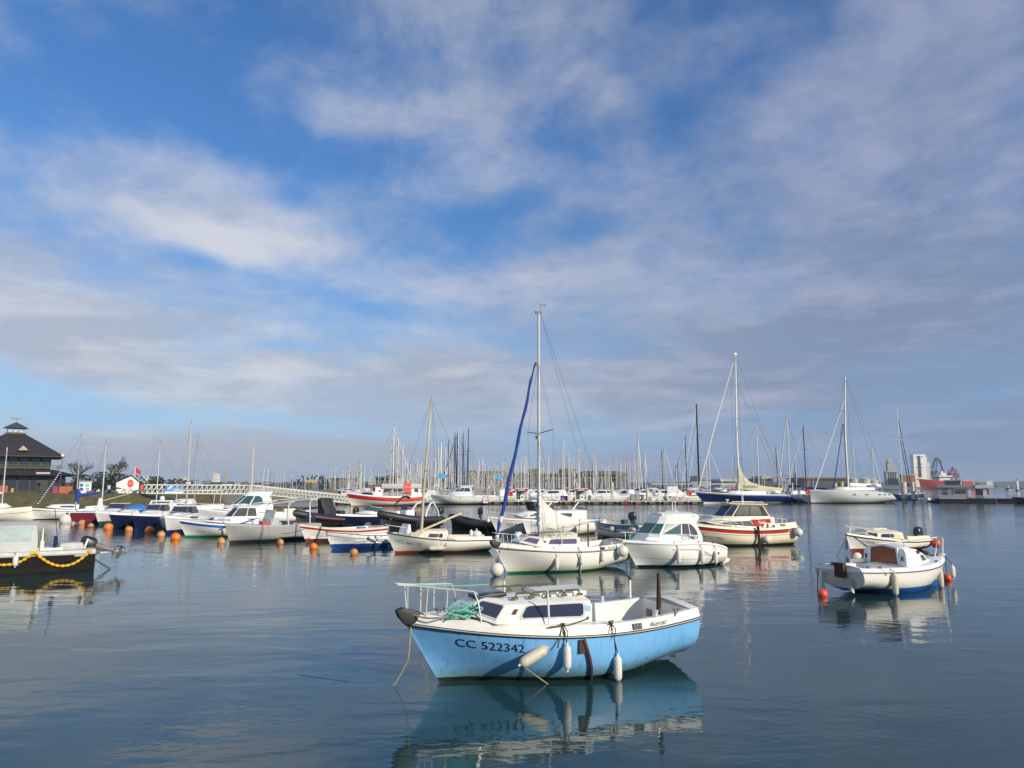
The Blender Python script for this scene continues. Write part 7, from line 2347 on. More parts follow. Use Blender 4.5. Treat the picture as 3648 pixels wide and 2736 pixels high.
def mast_forest():
 hulls = [hull_mat('yacht white hull', (.78, .77, .74), stripes=[(.10, .16, (.02, .05, .16))], rough=.3), hull_mat('yacht navy hull', (.012, .03, .12), stripes=[(.05, .09, (.7, .7, .7))], rough=.25), hull_mat('yacht cream hull', (.74, .70, .60), stripes=[(.08, .13, (.25, .03, .03))], rough=.3), hull_mat('yacht plain white hull', (.79, .78, .76), rough=.3)]
 darkm = mat('dark carbon mast', (.022, .02, .026), .4)
 bluem = mat('navy mast', (.018, .028, .085), .4)
 covers = [M['bluecan'], M['canvas'], mat('burgundy canvas', (.12, .015, .03), .8), M['navy'], mat('green canvas', (.02, .09, .07), .8), M['canvast']]
 protos = {}
 def proto(kind, j):
  k = (kind, j)
  if k not in protos:
   mm = {'w': M['aluw'] if j % 2 else M['alu'], 'd': darkm, 'b': bluem}[kind]
   jb = {'w': (M['canvas'], M['bluecan'], M['canvast'], M['aluw'])[j % 4], 'd': M['canvas'], 'b': bluem}[kind]
   protos[k] = yacht_proto(10.0, 12.0, hulls[j % 4], covers[j % 6], mm, k, jb)
  return protos[k]
 rng = random.Random(21)
 lst = []
 for s in MASTS.split('|'):
  q = s.split()
  lst.append((float(q[0]), float(q[1]), q[2] if len(q) > 2 else 'w', True))
 for xa, xb, n, ya, yb in ((905, 1180, 24, 1664, 1708), (1180, 1240, 8, 1655, 1695), (1238, 1300, 24, 1640, 1690), (1300, 1400, 9, 1650, 1705), (1440, 1720, 80, 1628, 1685), (1720, 1905, 40, 1640, 1685), (1905, 2300, 44, 1632, 1690), (2300, 2900, 9, 1620, 1695)):
  for i in range(n):
   x = xa + (xb - xa) * (i + rng.random()) / n
   y = ya + (yb - ya) * rng.random() ** .8
   lst.append((x, y, 'd' if rng.random() < .06 else 'w', False))
 kindname = {'w': 'pale', 'd': 'dark', 'b': 'navy blue'}
 for i, (px, py, kd, known) in enumerate(lst):
  dy = 1733 - py
  h = rng.uniform(10.5, 13.5)
  Yv = (h - 3) * FPX / dy
  Yv = min(max(Yv, 139 + rng.random() * 16), 430)
  p = At(px, py, Yv)
  top = p.z
  src = proto(kd, rng.randrange(8) if kd == 'w' else 0)
  o = copy_tree(src)
  k = top / 13.1
  sx = min(max(k, .75), 1.35)
  o.scale = (sx, sx, k)
  fw = rng.random()
  rz = R(rng.choice((90, -90, 88, -92)) if fw < .6 else rng.uniform(0, 360))
  o.rotation_euler = (0, 0, rz)
  off = Vector((math.cos(rz), math.sin(rz), 0)) * .8 * sx
  o.location = Vector((p.x, Yv, 0)) - off
  if px < 1330:
   z_, g = 'moored yacht with a %s mast in the far mast forest behind the footbridge', 'far moored yachts behind the footbridge'
  elif px < 1720:
   z_, g = 'moored yacht with a %s mast behind the red boat and white cruiser', 'moored yachts behind the red boat and white cruiser'
  elif px < 2320:
   z_, g = 'moored yacht with a %s mast behind the fuel pontoon', 'moored yachts behind the fuel pontoon'
  else:
   z_, g = 'moored yacht with a %s mast behind the two large racing yachts', 'moored yachts behind the large racing yachts'
  lab = z_ % kindname[kd]
  tag(o, lab, 'sailboat', g + (', %s masts' % kindname[kd]))
 for e in protos.values():
  kill(e)
def pontoon():
 M['deckp'] = mat('weathered pontoon deck', (.27, .25, .21), .9, var=.2, scale=1)
 M['pilec'] = mat('pale concrete pile', (.52, .50, .40), .8, var=.2, scale=1.5, c2=(.35, .33, .22), c2f=(.5, .75))
 Y = 128.5
 a, b = At(1190, 1790, Y).x, At(2500, 1790, Y).x
 e = thing('pontoon', 'long dark pontoon of the fuel dock across the middle', 'pontoon', ((a + b) / 2, Y, 0))
 w = (b - a)
 MB().box((0, 1.4, .54), (w, 2.8, .10)).build('deck', M['deckp'], e, smooth=False)
 MB().box((0, -.03, .50), (w, .08, .14)).build('fender_beam', M['plank'], e, smooth=False)
 MB().box((0, 1.5, .16), (w - .2, 2.5, .66)).build('skirt', M['rubber'], e, smooth=False)
 n = 26
 for i in range(n):
  x = -w / 2 + w * (i + .5) / n
  MB().box((x, .06, .28), (.95, .25, .46)).build('float', M['greyd'], e, smooth=False)
 n = 26
 for i in range(n):
  x = -w / 2 + w * (i + .05) / n
  MB().box((x, -.08, .42), (.16, .08, .24)).build('bracket', M['white'], e, smooth=False)
 # fuel kiosks
 for x0, lab in ((1836, 'fuel kiosk with red corners left of the tall white mast'), (2048, 'fuel kiosk with red corners right of the tall white mast')):
  x1 = x0 + 46
  k = bthing('fuel_kiosk', lab, 'kiosk', [('post', 'white', [(x0, 1746, x0 + 3, 1782, Y + .6, .15), (x1 - 3, 1746, x1, 1782, Y + .6, .15), (x0 + 2, 1746, x0 + 5, 1780, Y + 2.2, .15), (x1 - 5, 1746, x1 - 2, 1780, Y + 2.2, .15)]),
            ('back_panel', 'greyl', [(x0 + 5, 1748, x1 - 5, 1779, Y + 2.0, .05)]), ('canopy', 'white', [(x0 - 1, 1739, x1 + 1, 1747, Y + .5, 2.0)]),
            ('red_corner', 'redo', [(x0 - 1, 1741, x0 + 11, 1747.5, Y + .45, .06), (x1 - 11, 1741, x1 + 1, 1747.5, Y + .45, .06)]), ('base', 'white', [(x0, 1779, x1, 1783, Y + .6, 1.6)]),
            ('fuel_pump', 'white', [(x0 + 18, 1763, x0 + 32, 1780, Y + .9, .5)]), ('pump_screen', 'inkk', [(x0 + 22, 1769, x0 + 28, 1774, Y + .88, .04)]), ('hose_reel', 'greyd', [(x0 + 11, 1753, x0 + 15, 1767, Y + 1.5, .2), (x0 + 36, 1771, x0 + 40, 1779, Y + 1.2, .3)]), ('cabinet', 'grey', [(x0 + 16, 1750, x0 + 24, 1758, Y + 1.6, .3)])])
  tx = MB()
  c = At(x0 + 23, 1744.5, Y + .42) - k.location
  frame_text(tx, 'AVITAILLEMENT' if 0 else 'CARBURANTS', c, (1, 0, 0), (0, 0, 1), .20, 0, .9)
  tx.build('sign_lettering', M['inkk'], k, smooth=False)
 # fences, sign portal, boxes, ring buoys
 bthing('grey_screen', 'plain grey screen wall behind the stern of the red boat', 'screen', [('panel', 'grey', [(1452, 1742, 1497, 1784, Y + 1.2, .1)]), ('post', 'greyl', [(1450, 1740, 1453, 1784, Y + 1.15, .15), (1496, 1740, 1499, 1784, Y + 1.15, .15)])])
 bthing('grey_screen', 'long grey screen wall right of the white cruiser', 'screen', [('panel', 'grey', [(1690, 1740, 1780, 1766, Y + 2.5, .1)]), ('post', 'greyl', [(1688, 1738, 1691, 1784, Y + 2.45, .15), (1734, 1738, 1737, 1784, Y + 2.45, .12), (1779, 1738, 1782, 1784, Y + 2.45, .15)]), ('emblem', mat('grey blue emblem', (.12, .17, .22), .6), [(1753, 1749, 1771, 1764, Y + 2.42, .05)]), ('emblem_sail', 'white', [(1760, 1752, 1765, 1761, Y + 2.38, .03)]), ('red_mark', 'inkr', [(1721, 1748, 1732, 1753, Y + 2.42, .03)])])
 bthing('grey_screen', 'curved top grey screen behind the white cruiser cabin', 'screen', [('panel', 'grey', [(1560, 1745, 1620, 1784, Y + 2.6, .1)]), ('post', 'greyl', [(1559, 1743, 1561, 1784, Y + 2.55, .15)])])
 k = bthing('sign_portal', 'white lattice portal with a name board behind the wooden mast', 'sign', [('name_board', 'white', [(1508, 1741, 1558, 1747, Y + 1.5, .1)]), ('post', 'white', [(1508, 1747, 1511, 1784, Y + 1.5, .15), (1555, 1747, 1558, 1784, Y + 1.5, .15), (1530, 1747, 1532, 1784, Y + 1.5, .12)]), ('rail', 'white', [(1508, 1757, 1558, 1758.5, Y + 1.5, .1), (1508, 1766, 1558, 1767.5, Y + 1.5, .1), (1508, 1775, 1558, 1776.5, Y + 1.5, .1)])])
 tx = MB()
 frame_text(tx, 'PORT DE PLAISANCE', At(1533, 1746, Y + 1.46) - k.location, (1, 0, 0), (0, 0, 1), .20, 0, .95)
 tx.build('sign_lettering', M['ink'], k, smooth=False)
 bthing('railing', 'white railing on the pontoon right of the white cruiser', 'railing', [('rail', 'white', [(1692, 1764, 1770, 1766, Y + .3, .06), (1692, 1772, 1770, 1774, Y + .3, .06), (1692, 1779, 1770, 1780, Y + .3, .06)]), ('post', 'white', [(x, 1764, x + 2, 1784, Y + .3, .08) for x in (1692, 1711, 1730, 1750, 1768)])])
 for px, py, Yb, lab in ((1819, 1759, Y + 1.0, 'red ring buoy stand left of the first fuel kiosk'), (2455, 1757, Y + 1, 'red ring buoy stand near the bow of the navy yacht'), (2877, 1752, 139, 'red ring buoy stand at the stern of the navy yacht'), (1503, 1772, Y + .5, 'small red ring buoy stand beside the sign portal')):
  p = At(px, py, Yb)
  t = thing('ring_buoy_stand', lab, 'life ring', (p.x, Yb, .55 if Yb < 135 else 0))
  r = .40 if px != 1503 else .28
  zc = p.z - t.location.z
  MB().tube([(0, 0, 0), (0, 0, zc)], .05, 6).build('post', M['white'], t)
  MB().tube([(r * .8 * math.cos(i * math.pi / 8), -.12, zc + r * .8 * math.sin(i * math.pi / 8)) for i in range(17)], r * .30, 8).build('ring', M['redo'], t)
  MB().box((0, -.03, zc), (r * 1.9, .08, r * 2.0)).build('housing', M['redo'], t, bevel=.05)
 for q in (('red_cylinder', 'red gas bottle on the fuel pontoon', 'bottle', [('body', 'redo', [(1928, 1770, 1935, 1783, Y + .5, .35)]), ('cap', 'greyd', [(1930, 1768, 1933, 1770, Y + .6, .15)])]),
              ('cream_locker', 'cream locker right of the red gas bottle', 'locker', [('body', 'gel2', [(1937, 1770, 1951, 1783, Y + .5, .6)]), ('lid', 'white', [(1936, 1768, 1952, 1770, Y + .45, .7)])]),
              ('white_tank', 'white tank on the fuel pontoon', 'tank', [('body', 'white', [(1981, 1765, 1994, 1783, Y + .5, .7)]), ('label_strip', 'ink', [(1986, 1769, 1988, 1775, Y + .48, .03)])]),
              ('blue_skip', 'blue skip behind a pink crate on the pontoon', 'skip', [('body', 'blue', [(1998, 1768, 2022, 1783, Y + 1.2, .9)]), ('rim', 'navy', [(1997, 1767, 2023, 1769, Y + 1.1, 1.1)])]),
              ('pink_crate', 'pink crate in front of the blue skip', 'crate', [('body', mat('pink plastic', (.62, .14, .20), .5), [(2001, 1776, 2013, 1783, Y + .4, .5)]), ('rim', 'redo', [(2000, 1775, 2014, 1776.5, Y + .36, .58)])]),
              ('cream_pillar', 'cream service pillar left of the second fuel kiosk', 'pillar', [('body', 'gel2', [(2024, 1763, 2036, 1783, Y + .6, .5)]), ('head', 'greyl', [(2025, 1755, 2035, 1763, Y + .7, .4)])]),
              ('yellow_notice', 'pale yellow notice below the first ring buoy', 'sign', [('board', mat('pale yellow notice', (.62, .60, .22), .6), [(1814, 1771, 1827, 1778, Y + .6, .05)]), ('post', 'white', [(1817, 1778, 1818, 1783, Y + .62, .05), (1823, 1778, 1824, 1783, Y + .62, .05)])]),
              ('yellow_notice', 'pale yellow notice right of the second fuel kiosk', 'sign', [('board', mat('pale yellow notice', (.62, .60, .22), .6), [(2137, 1767, 2147, 1774, Y + .6, .05)]), ('post', 'white', [(2141, 1774, 2143, 1783, Y + .62, .05)])]),
              ('grey_cabinet', 'wide grey cabinet right of the white truss bridge', 'cabinet', [('body', 'grey', [(2249, 1760, 2279, 1782, Y + 1, .9)]), ('door_line', 'greyd', [(2264, 1761, 2265, 1781, Y + .98, .03)])]),
              ('notice_board', 'blank white notice board on two posts', 'sign', [('board', 'white', [(2378, 1732, 2415, 1755, Y + 1, .12)]), ('post', 'white', [(2379, 1755, 2382, 1783, Y + 1, .12), (2411, 1755, 2414, 1783, Y + 1, .12)])]),
              ('white_locker', 'white locker left of the notice board', 'locker', [('body', 'white', [(2322, 1771, 2335, 1783, Y + .6, .6)]), ('lid', 'greyl', [(2321, 1770, 2336, 1771.5, Y + .55, .7)])]),
              ('red_ladder', 'red ladder hanging on the pontoon edge', 'ladder', [('rail', 'redo', [(2226, 1780, 2228, 1793, Y - .2, .08), (2235, 1780, 2237, 1793, Y - .2, .08)]), ('rung', 'redo', [(2226, 1783, 2237, 1784.5, Y - .2, .06), (2226, 1788, 2237, 1789.5, Y - .2, .06)])]),
              ('red_white_post', 'red and white banded cabinet by the navy yacht', 'cabinet', [('body', 'white', [(2428, 1769, 2440, 1783, Y + .8, .5)]), ('band', 'redo', [(2430, 1770, 2438, 1772, Y + .77, .04), (2430, 1774, 2438, 1776, Y + .77, .04), (2430, 1778, 2438, 1780, Y + .77, .04)])]),
              ('white_service_post', 'slim white service post beside the notice board', 'post', [('body', 'white', [(2346, 1748, 2352, 1783, Y + .8, .3)]), ('cap', 'greyl', [(2345, 1746, 2353, 1748, Y + .75, .4)])])):
  bthing(*q)
 # truss bridge seen end-on on the pontoon
 c0, c1 = At(2150, 1782, Y + 1.2), At(2246, 1782, Y + 1.2)
 t = thing('white_truss_bridge', 'short white truss bridge on the fuel pontoon', 'bridge', ((c0.x + c1.x) / 2, Y + 1.2, .6))
 w = (c1.x - c0.x) / 2
 for y in (0, 1.6):
  m_ = MB()
  for z in (.05, .55, 1.05):
   m_.beam((-w, y, z), (w, y, z), .07, .07)
  for i in range(10):
   x = -w + 2 * w * i / 10
   m_.beam((x, y, .05), (x + w / 5, y, 1.05), .05, .05)
   m_.beam((x, y, 1.05), (x + w / 5, y, .05), .05, .05)
  m_.build('truss', M['white'], t, smooth=False)
 MB().box((0, .8, .0), (2 * w, 1.5, .05)).build('walkway', M['greyl'], t, smooth=False)
 # piles
 for px, y0, wd, Yp, lab in ((1740, 1723, 8, Y + 2.7, 'slim pale pile behind the long grey screen'), (2180, 1718, 12, Y + 3.6, 'thick pale pile above the white truss bridge'), (2305, 1737, 9, Y + 3.2, 'pale pile right of the grey cabinet'), (2627, 1722, 12, 140, 'pale pile behind the mast of the navy yacht'), (2710, 1742, 9, 146, 'pale pile behind the boom of the navy yacht'), (3218, 1717, 19, 150, 'thick pale pile right of the grey yacht'), (3250, 1716, 12, 148, 'second pale pile right of the grey yacht'), (2976, 1721, 11, 152, 'white pile behind the bow of the grey yacht'), (2998, 1716, 12, 154, 'yellow topped pile behind the grey yacht')):
  p = At(px, y0, Yp)
  r = wd / FPX * Yp / 2
  t = thing('mooring_pile', lab, 'pile', (p.x, Yp, 0))
  MB().lathe([(r, -1), (r, p.z - .15), (r * .9, p.z), (.001, p.z)], 12).build('shaft', M['pilec'], t)
  MB().lathe([(r * 1.06, .2), (r * 1.06, .55)], 12).build('pile_collar', M['greyd'], t)
  if 'yellow' in lab:
   MB().lathe([(r * 1.05, p.z - 1.6), (r * 1.05, p.z + .02), (.001, p.z + .03)], 12).build('yellow_band', mat('yellow mark', (.6, .45, .08), .6), t)
 # blue pennants on thin staffs
 for px, y0, y1, lab in ((1561, 1683, 1780, 'light blue pennant left of the navy masts'), (1762, 1687, 1780, 'light blue pennant near the top of the furled blue jib')):
  p = At(px, y0, Y + 1)
  t = thing('pennant', lab, 'flag', (p.x, Y + 1, .6))
  z = p.z - .6
  MB().tube([(0, 0, 0), (0, 0, z + .1)], .035, 5).build('staff', M['white'], t)
  flap(t, [(0, 0, z), (0, 0, z - 1.0), (1.55, 0, z - .85), (1.65, 0, z - .45)], M['pennant'])
M['pennant'] = mat('light blue pennant', (.10, .42, .66), .7, var=.15)
def big_boats():
 M['pilec'] = M.get('pilec') or mat('pale concrete pile', (.52, .50, .40), .8)
 # red and white passenger boat
 hm = hull_mat('red and white ferry hull', (.78, .72, .62), stripes=[(-.02, .62, (.50, .03, .025))], bands=[(-1, .1, (.35, .08, .03))], rough=.4, var=.05)
 e, h = base_boat('passenger_boat', 'red and white passenger boat with a grey awning moored at the footbridge', (1252, 1803), (1470, 1801), 3.6, (1.45, 1.25, 1.9), hm, .8, deckm='white', pit=None, dh=.2, L=11.0, zmt=.3, ns=4, p=2.8)
 c = cabin_on(e, [([2.0, 1.5, 1.4], [(2.6, .8), (2.2, 1.2), (.9, 1.35)]), ([2.9, 2.9, 2.9], [(2.4, .75), (2.0, 1.1), (.9, 1.2)])], .06, 'white', 'wheelhouse')
 wins(e, c, [(0, 1, rrect(.45, .5, .7, .7, .05, .1)), (0, 0, [(.1, .45), (.9, .45), (.9, .9), (.1, .9)])], 'glass')
 MB().box((1.9, 0, 3.0), (1.9, 2.4, .08)).build('red_roof', M['redo'], e, bevel=.03)
 aw = MB().box((-2.0, 0, 3.05), (6.4, 2.9, .75))
 aw.build('awning', M['greyl'], e, bevel=.12)
 for i in range(6):
  for s in (1, -1):
   MB().tube([(.9 - 1.1 * i, s * 1.4, 1.5), (.9 - 1.1 * i, s * 1.4, 2.9)], .04, 5).build('awning_post', M['white'] if i != 1 else M['redo'], e)
 MB().box((-2.0, 0, 1.75), (5.5, 2.4, .7)).build('bench_row', M['grey'], e, smooth=False)
 c2 = cabin_on(e, [([1.5] * 2, [(-3.6, 1.35), (-5.2, 1.3)]), ([3.0] * 2, [(-3.6, 1.25), (-4.9, 1.2)])], .05, 'white', 'aft_cabin')
 wins(e, c2, [(0, 0, rrect(.3, .4, .8, .75, .05, .1))], 'glassb')
 MB().box((-2.9, 1.5, 2.75), (1.1, .08, 1.5)).build('red_sign', M['redo'], e, smooth=False)
 tx = MB()
 frame_text(tx, 'LE PASSEUR' if 0 else 'BATEAU-BUS', (-2.9, 1.56, 2.85), (-1, 0, 0), (0, 0, 1), .18, 0, .75)
 tx.build('sign_lettering', M['inkw'], e, smooth=False)
 for s in (1,):
  f = thing('ball_fender', 'white ball fender at the stern of the red passenger boat', 'fender', frame_of(e) @ Vector((-5.6, 1.5, 1.3)))
  MB().ball((0, 0, 0), .42, 12, 9).build('body', M['fend'], f)
  MB().tube([(0, 0, .38), (0, 0, .7)], .05, 6).build('eye', M['fend2'], f)
 # dark arch shaped davit at the quarter
 MB().tube([(-1.2, 1.95, .5), (-2.0, 1.95, 1.35), (-2.7, 1.95, 1.5), (-3.3, 1.95, 1.25)], .12, 7).build('fender_hose', M['rubber'], e)
 # white cruiser at the pontoon
 hm = hull_mat('bright white cruiser hull', (.79, .785, .74), stripes=[(.0, .05, (.3, .3, .28))], bands=[(-1, .18, (.03, .05, .04))], rough=.28, var=.04)
 e, h = base_boat('motor_cruiser', 'white cruiser with a green tinted saloon moored at the fuel pontoon', (1545, 1797), (1716, 1797), 3.2, (1.15, 1.35, 1.55), hm, .55, L=8.4, pit=(.03, .22), floor=.7, dh=.12)
 c = cabin_on(e, [([1.65, 1.6, 1.5, 1.45], [(1.9, .6), (1.3, 1.0), (.2, 1.3), (-2.3, 1.35)]), ([2.1, 2.1, 2.1, 2.1], [(1.2, .5), (.8, .85), (.1, 1.1), (-2.3, 1.15)]), ([2.85, 2.85, 2.85, 2.85], [(.1, .45), (-.1, .75), (-.4, .95), (-2.1, 1.0)]), ([3.1, 3.1, 3.1, 3.1], [(.3, .5), (0, .8), (-.4, 1.05), (-2.7, 1.05)])], .12)
 wins(e, c, [(1, 2, [(-.02, .08), (.40, .08), (.40, .88), (.12, .88)]), (1, 2, [(.43, .08), (.9, .08), (.86, .88), (.43, .88)]), (1, 1, [(.1, .08), (.95, .08), (.95, .9), (.3, .9)])], 'glassg')
 panel(c.front(1), rrect(.05, .08, .95, .92, .03, .05), .02, ctr=Vector((-1, 0, 2.3))).build('windscreen', M['glass'], e, smooth=False)
 for sd in (1, -1):
  for x in (1.2, -.4):
   t = h.T(x, 1)
   mb = MB()
   ctr = h.P(t, h.zs(t) - .25, sd, .012)
   mb.add([ctr + Vector((.16 * math.cos(a), 0, .07 * math.sin(a))) for a in [i * math.pi / 8 for i in range(16)]], [tuple(range(16))])
   mb.build('porthole', M['glass'], e, smooth=False)
 pulpit(h, e, .5, .6, posts=(.1, .35, .6, .95), bowext=.2, r=.025, mid=True)
 MB().prism([(-4.2, .25), (-5.0, .25), (-4.95, .4), (-4.2, .45)], 'y', -1.3, 1.3).build('swim_platform', M['gelw'], e)
 MB().box((-4.05, h.y(.02, .8) + .0, .75), (.10, .06, .6)).build('stern_window', M['black'], e, smooth=False)
 # navy racing yacht
 hm = hull_mat('navy yacht topsides', (.010, .018, .115), stripes=[(.10, .16, (.75, .75, .75))], bands=[(-1, .22, (.70, .68, .55))], rough=.15, var=.05, rough_edge=.004)
 e, h = base_boat('racing_yacht', 'long navy blue racing yacht with a tan sail cover on its boom', (2508, 1793), (2880, 1790), 4.6, (1.35, 1.50, 2.05), hm, 1.9, deckm='white', pit=(.10, .22), floor=.9, dh=.10, L=20.5, hd=None, tr=-3.0, tw=.55, p=2.0, ds=-.1, d=.6, ns=2.6)
 cabin_on(e, [([1.9, 1.7, 1.6], [(5.5, .5), (4.0, 1.2), (-2.0, 1.5)]), ([2.15, 2.1, 2.05], [(4.6, .4), (3.6, 1.0), (-2.2, 1.3)])], .12, 'white', 'coachroof')
 F_ = frame_of(e)
 inv = F_.inverted()
 def lx(px, py):
  """x, z on the centre plane of the yacht"""
  o = inv @ Vector((0, 0, CAM_H))
  d = inv.to_3x3() @ ray(px, py)
  t = -o.y / d.y
  q = o + d * t
  return q.x, q.z
 mx, _ = lx(2633, 1760)
 tx_, tz = lx(2620, 1262)
 bx = h.x(1, 1.9)
 mo = MB().tube([(mx, 0, 1.7), (mx, 0, tz * .5), (tx_, 0, tz)], [.21, .19, .12], 9).build('mast', M['aluw'], e)
 for q in (.29, .56, .78):
  MB().tube([(mx, 1.1, tz * q + .1), (mx + .1, 0, tz * q), (mx, -1.1, tz * q + .1)], .04, 5).build('spreader', M['aluw'], mo)
 MB().box((tx_, 0, tz + .1), (.6, .1, .3)).build('masthead', M['aluw'], mo)
 jx, jz = lx(2614, 1290)
 MB().tube([(bx - .6, 0, 2.2), ((bx + jx) / 2, 0, (2.2 + jz) / 2 - .1), (jx + .05, 0, jz)], [.11, .12, .07], 7).build('furled_jib', M['canvas'], e)
 w = MB()
 for s in (1, -1):
  w.tube([(tx_, 0, tz), (mx, s * 1.1, tz * .78), (mx, s * 1.1, tz * .56), (mx, s * 1.1, tz * .29), (mx, s * 2.0, 1.7)], .02, 4)
  w.tube([(mx, 0, tz * .56), (mx, s * 1.9, 1.7)], .016, 4)
  w.tube([(tx_, 0, tz * .8), (-8.2, s * 1.3, 1.6)], .014, 4)
 w.tube([(tx_, 0, tz), (h.x(0, 1.3), 0, 1.5)], .022, 4)
 w.build('rigging', M['wire'], e)
 ex, ez = lx(2790, 1745)
 sc = MB()
 rings = []
 for i in range(21):
  u = i / 20
  x = mx + .1 + (ex - mx) * u
  top = 3.5 + 4.6 * math.exp(-u * 7.5) + (ez + .25 - 3.4) * u
  if i == 0:
   top = 8.2
  bot = 2.55 + (ez - .55 - 2.3) * u - .25 * math.sin(u * 3.1)
  wd = .30 * (1 - .5 * u)
  rings.append([Vector((x, wd * math.cos(a) * (1 - .5 * max(0, math.sin(a))), (top + bot) / 2 + (top - bot) / 2 * math.sin(a))) for a in [2 * math.pi * j / 10 for j in range(10)]])
 sc.loft(rings, 0, True, True, True)
 so = sc.build('sail_cover', M['canvast'], e)
 tx = MB()
 fx, fz = lx(2668, 1738)
 frame_text(tx, '12 RAYAN II', (fx, .36, fz), (-1, 0, 0), (0, 0, 1), .46, 0, .95)
 tx.build('cover_lettering', M['inkk'], so, smooth=False)
 for x, z, s in ((3.2, 2.05, 1.8), (-5.2, 2.0, 1.2), (6.3, 2.25, .9)):
  MB().box((x, .3, z), (s, .9, .35)).build('deck_gear', M['canvas'] if x > 0 else M['gelw'], e, bevel=.1)
 pulpit(h, e, .92, .7, posts=(.2, .9), bowext=.3, r=.03)
 MB().tube([(-8.0, 1.2, 1.6), (-8.3, 1.0, 3.6), (-8.3, -1.0, 3.6), (-8.0, -1.2, 1.6)], .08, 6).build('stern_gantry', M['white'], e)
 # dark tall masted yacht behind the pontoon end
 e, h = base_boat('racing_yacht', 'yacht with a tall black mast behind the blank notice board', (2425, 1786), (2560, 1784), 4.0, (1.2, 1.2, 1.5), hull_mat('deep green hull', (.02, .06, .03), rough=.3), 1.2, deckm='white', pit=None, L=15)
 mx = -.2
 zz = At(2460, 1404, 139).z
 F_ = frame_of(e)
 inv = F_.inverted()
 q = inv @ At(2475, 1760, e.location.y)
 mx = q.x
 mast_on(e, mx, 1.3, zz, M_key('carbon', (.025, .018, .022)), .22, .0, 0, ((6.5, 0, 1.6), (-7.0, 0, 1.4)), True, 1.8)
 for f in (.2, .43, .66):
  MB().tube([(mx, 0, zz * f + .4), (mx - 1.9, -.6, zz * f + .3)], .05, 5).build('spreader', M['carbon'], e)
 MB().tube([(7.4, 0, 1.8), (mx + .2, 0, zz * .95)], [.06, .05], 6).build('furled_jib', M['canvas'], e)
 MB().tube([(5.5, 0, 1.8), (mx + .2, 0, zz * .74)], [.05, .04], 6).build('furled_staysail', M['canvas'], e)
 # silver grey yacht
 hm = hull_mat('silver grey topsides', (.56, .58, .57), bands=[(-1, .16, (.012, .012, .014))], rough=.2, var=.04)
 e, h = base_boat('racing_yacht', 'large silver grey yacht with small dark hull windows', (2890, 1793), (3205, 1791), 5.0, (1.6, 2.25, 2.3), hm, .1, deckm='gelw', pit=(.08, .2), floor=1.1, dh=.06, L=17.6, tr=-1.9, tw=.75, p=3.2, ds=-.1, d=.6, ns=4.5, nb=1.6, zmt=.55)
 cabin_on(e, [([2.45, 2.4, 2.3], [(4.2, .6), (3.0, 1.3), (-3.4, 1.7)]), ([2.75, 2.8, 2.8], [(3.2, .5), (2.4, 1.1), (-3.6, 1.4)])], .15, 'gelw', 'coachroof')
 for x in (1.6, -1.0, -3.9, -5.1, -6.3):
  t = h.T(x, 1.5)
  q = [h.P(t + .022, 1.42, 1), h.P(t - .022, 1.42, 1), h.P(t - .022, 1.62, 1), h.P(t + .022, 1.62, 1)]
  panel(q, rrect(0, 0, 1, 1, .1, .2), .015).build('hull_window', M['black'], e, smooth=False)
 F_ = frame_of(e)
 inv = F_.inverted()
 mx = (inv @ At(3020, 1755, e.location.y)).x
 tp = inv @ At(3010, 1343, e.location.y)
 mo = MB().tube([(mx, 0, 2.3), (mx, 0, tp.z * .5), (tp.x, 0, tp.z)], [.20, .19, .12], 9).build('mast', M['alu'], e)
 MB().tube([(mx + .22, 0, 2.6), (mx + .2, 0, tp.z * .62)], .06, 5).build('dark_halyard', M['wire'], mo)
 for f in (.46, .72):
  MB().tube([(mx, 1.2, tp.z * f + .1), (mx, 0, tp.z * f), (mx, -1.2, tp.z * f + .1)], .04, 5).build('spreader', M['alu'], mo)
 jt = inv @ At(3005, 1430, e.location.y)
 MB().tube([(7.9, 0, 2.5), (jt.x, 0, jt.z)], [.10, .06], 7).build('furled_jib', M['canvas'], e)
 MB().tube([(4.0, 0, 2.5), (mx + .3, 0, tp.z * .62)], [.09, .06], 7).build('furled_staysail', M['navy'], e)
 w = MB()
 for s in (1, -1):
  w.tube([(tp.x, 0, tp.z), (mx, s * 1.2, tp.z * .72), (mx, s * 1.2, tp.z * .46), (mx, s * 2.1, 2.3)], .018, 4)
  w.tube([(tp.x, 0, tp.z), (-7.5, s * 1.2, 2.2)], .016, 4)
 w.build('rigging', M['wire'], e)
 MB().loft([[Vector((mx - .3 - 6.6 * i / 8, .32 * math.cos(a), 3.35 + .32 * math.sin(a) - .03 * i)) for a in [j * math.pi / 4 for j in range(8)]] for i in range(9)], 0, True, True, True).build('sail_cover', M['gelw'], e)
 sh = MB()
 sh.loft([[Vector((-3.0 - 1.6 * k, 1.3 * math.cos(a), 2.5 + (.95 if k else .75) * math.sin(a))) for a in [j * math.pi / 8 for j in range(9)]] for k in (0, 1)], 0, False)
 sh.build('spray_hood', glass('clear violet screen', (.25, .25, .36), .15), e)
 # yacht with crossed navy stays near the piles
 e, h = base_boat('sailboat', 'yacht with a leaning pale mast and two navy furled sails right of the grey yacht', (3290, 1778), (3150, 1780), 3.6, (1.2, 1.2, 1.5), hull_mat('yacht navy hull', (.012, .03, .12), rough=.25), .8, deckm='gelw', pit=None, L=12)
 Yv = e.location.y
 inv = frame_of(e).inverted()
 a, b = inv @ At(3199, 1745, Yv), inv @ At(3178, 1456, Yv)
 MB().tube([(a.x, 0, 1.2), (b.x, 0, b.z)], [.12, .08], 7).build('mast', M['aluw'], e)
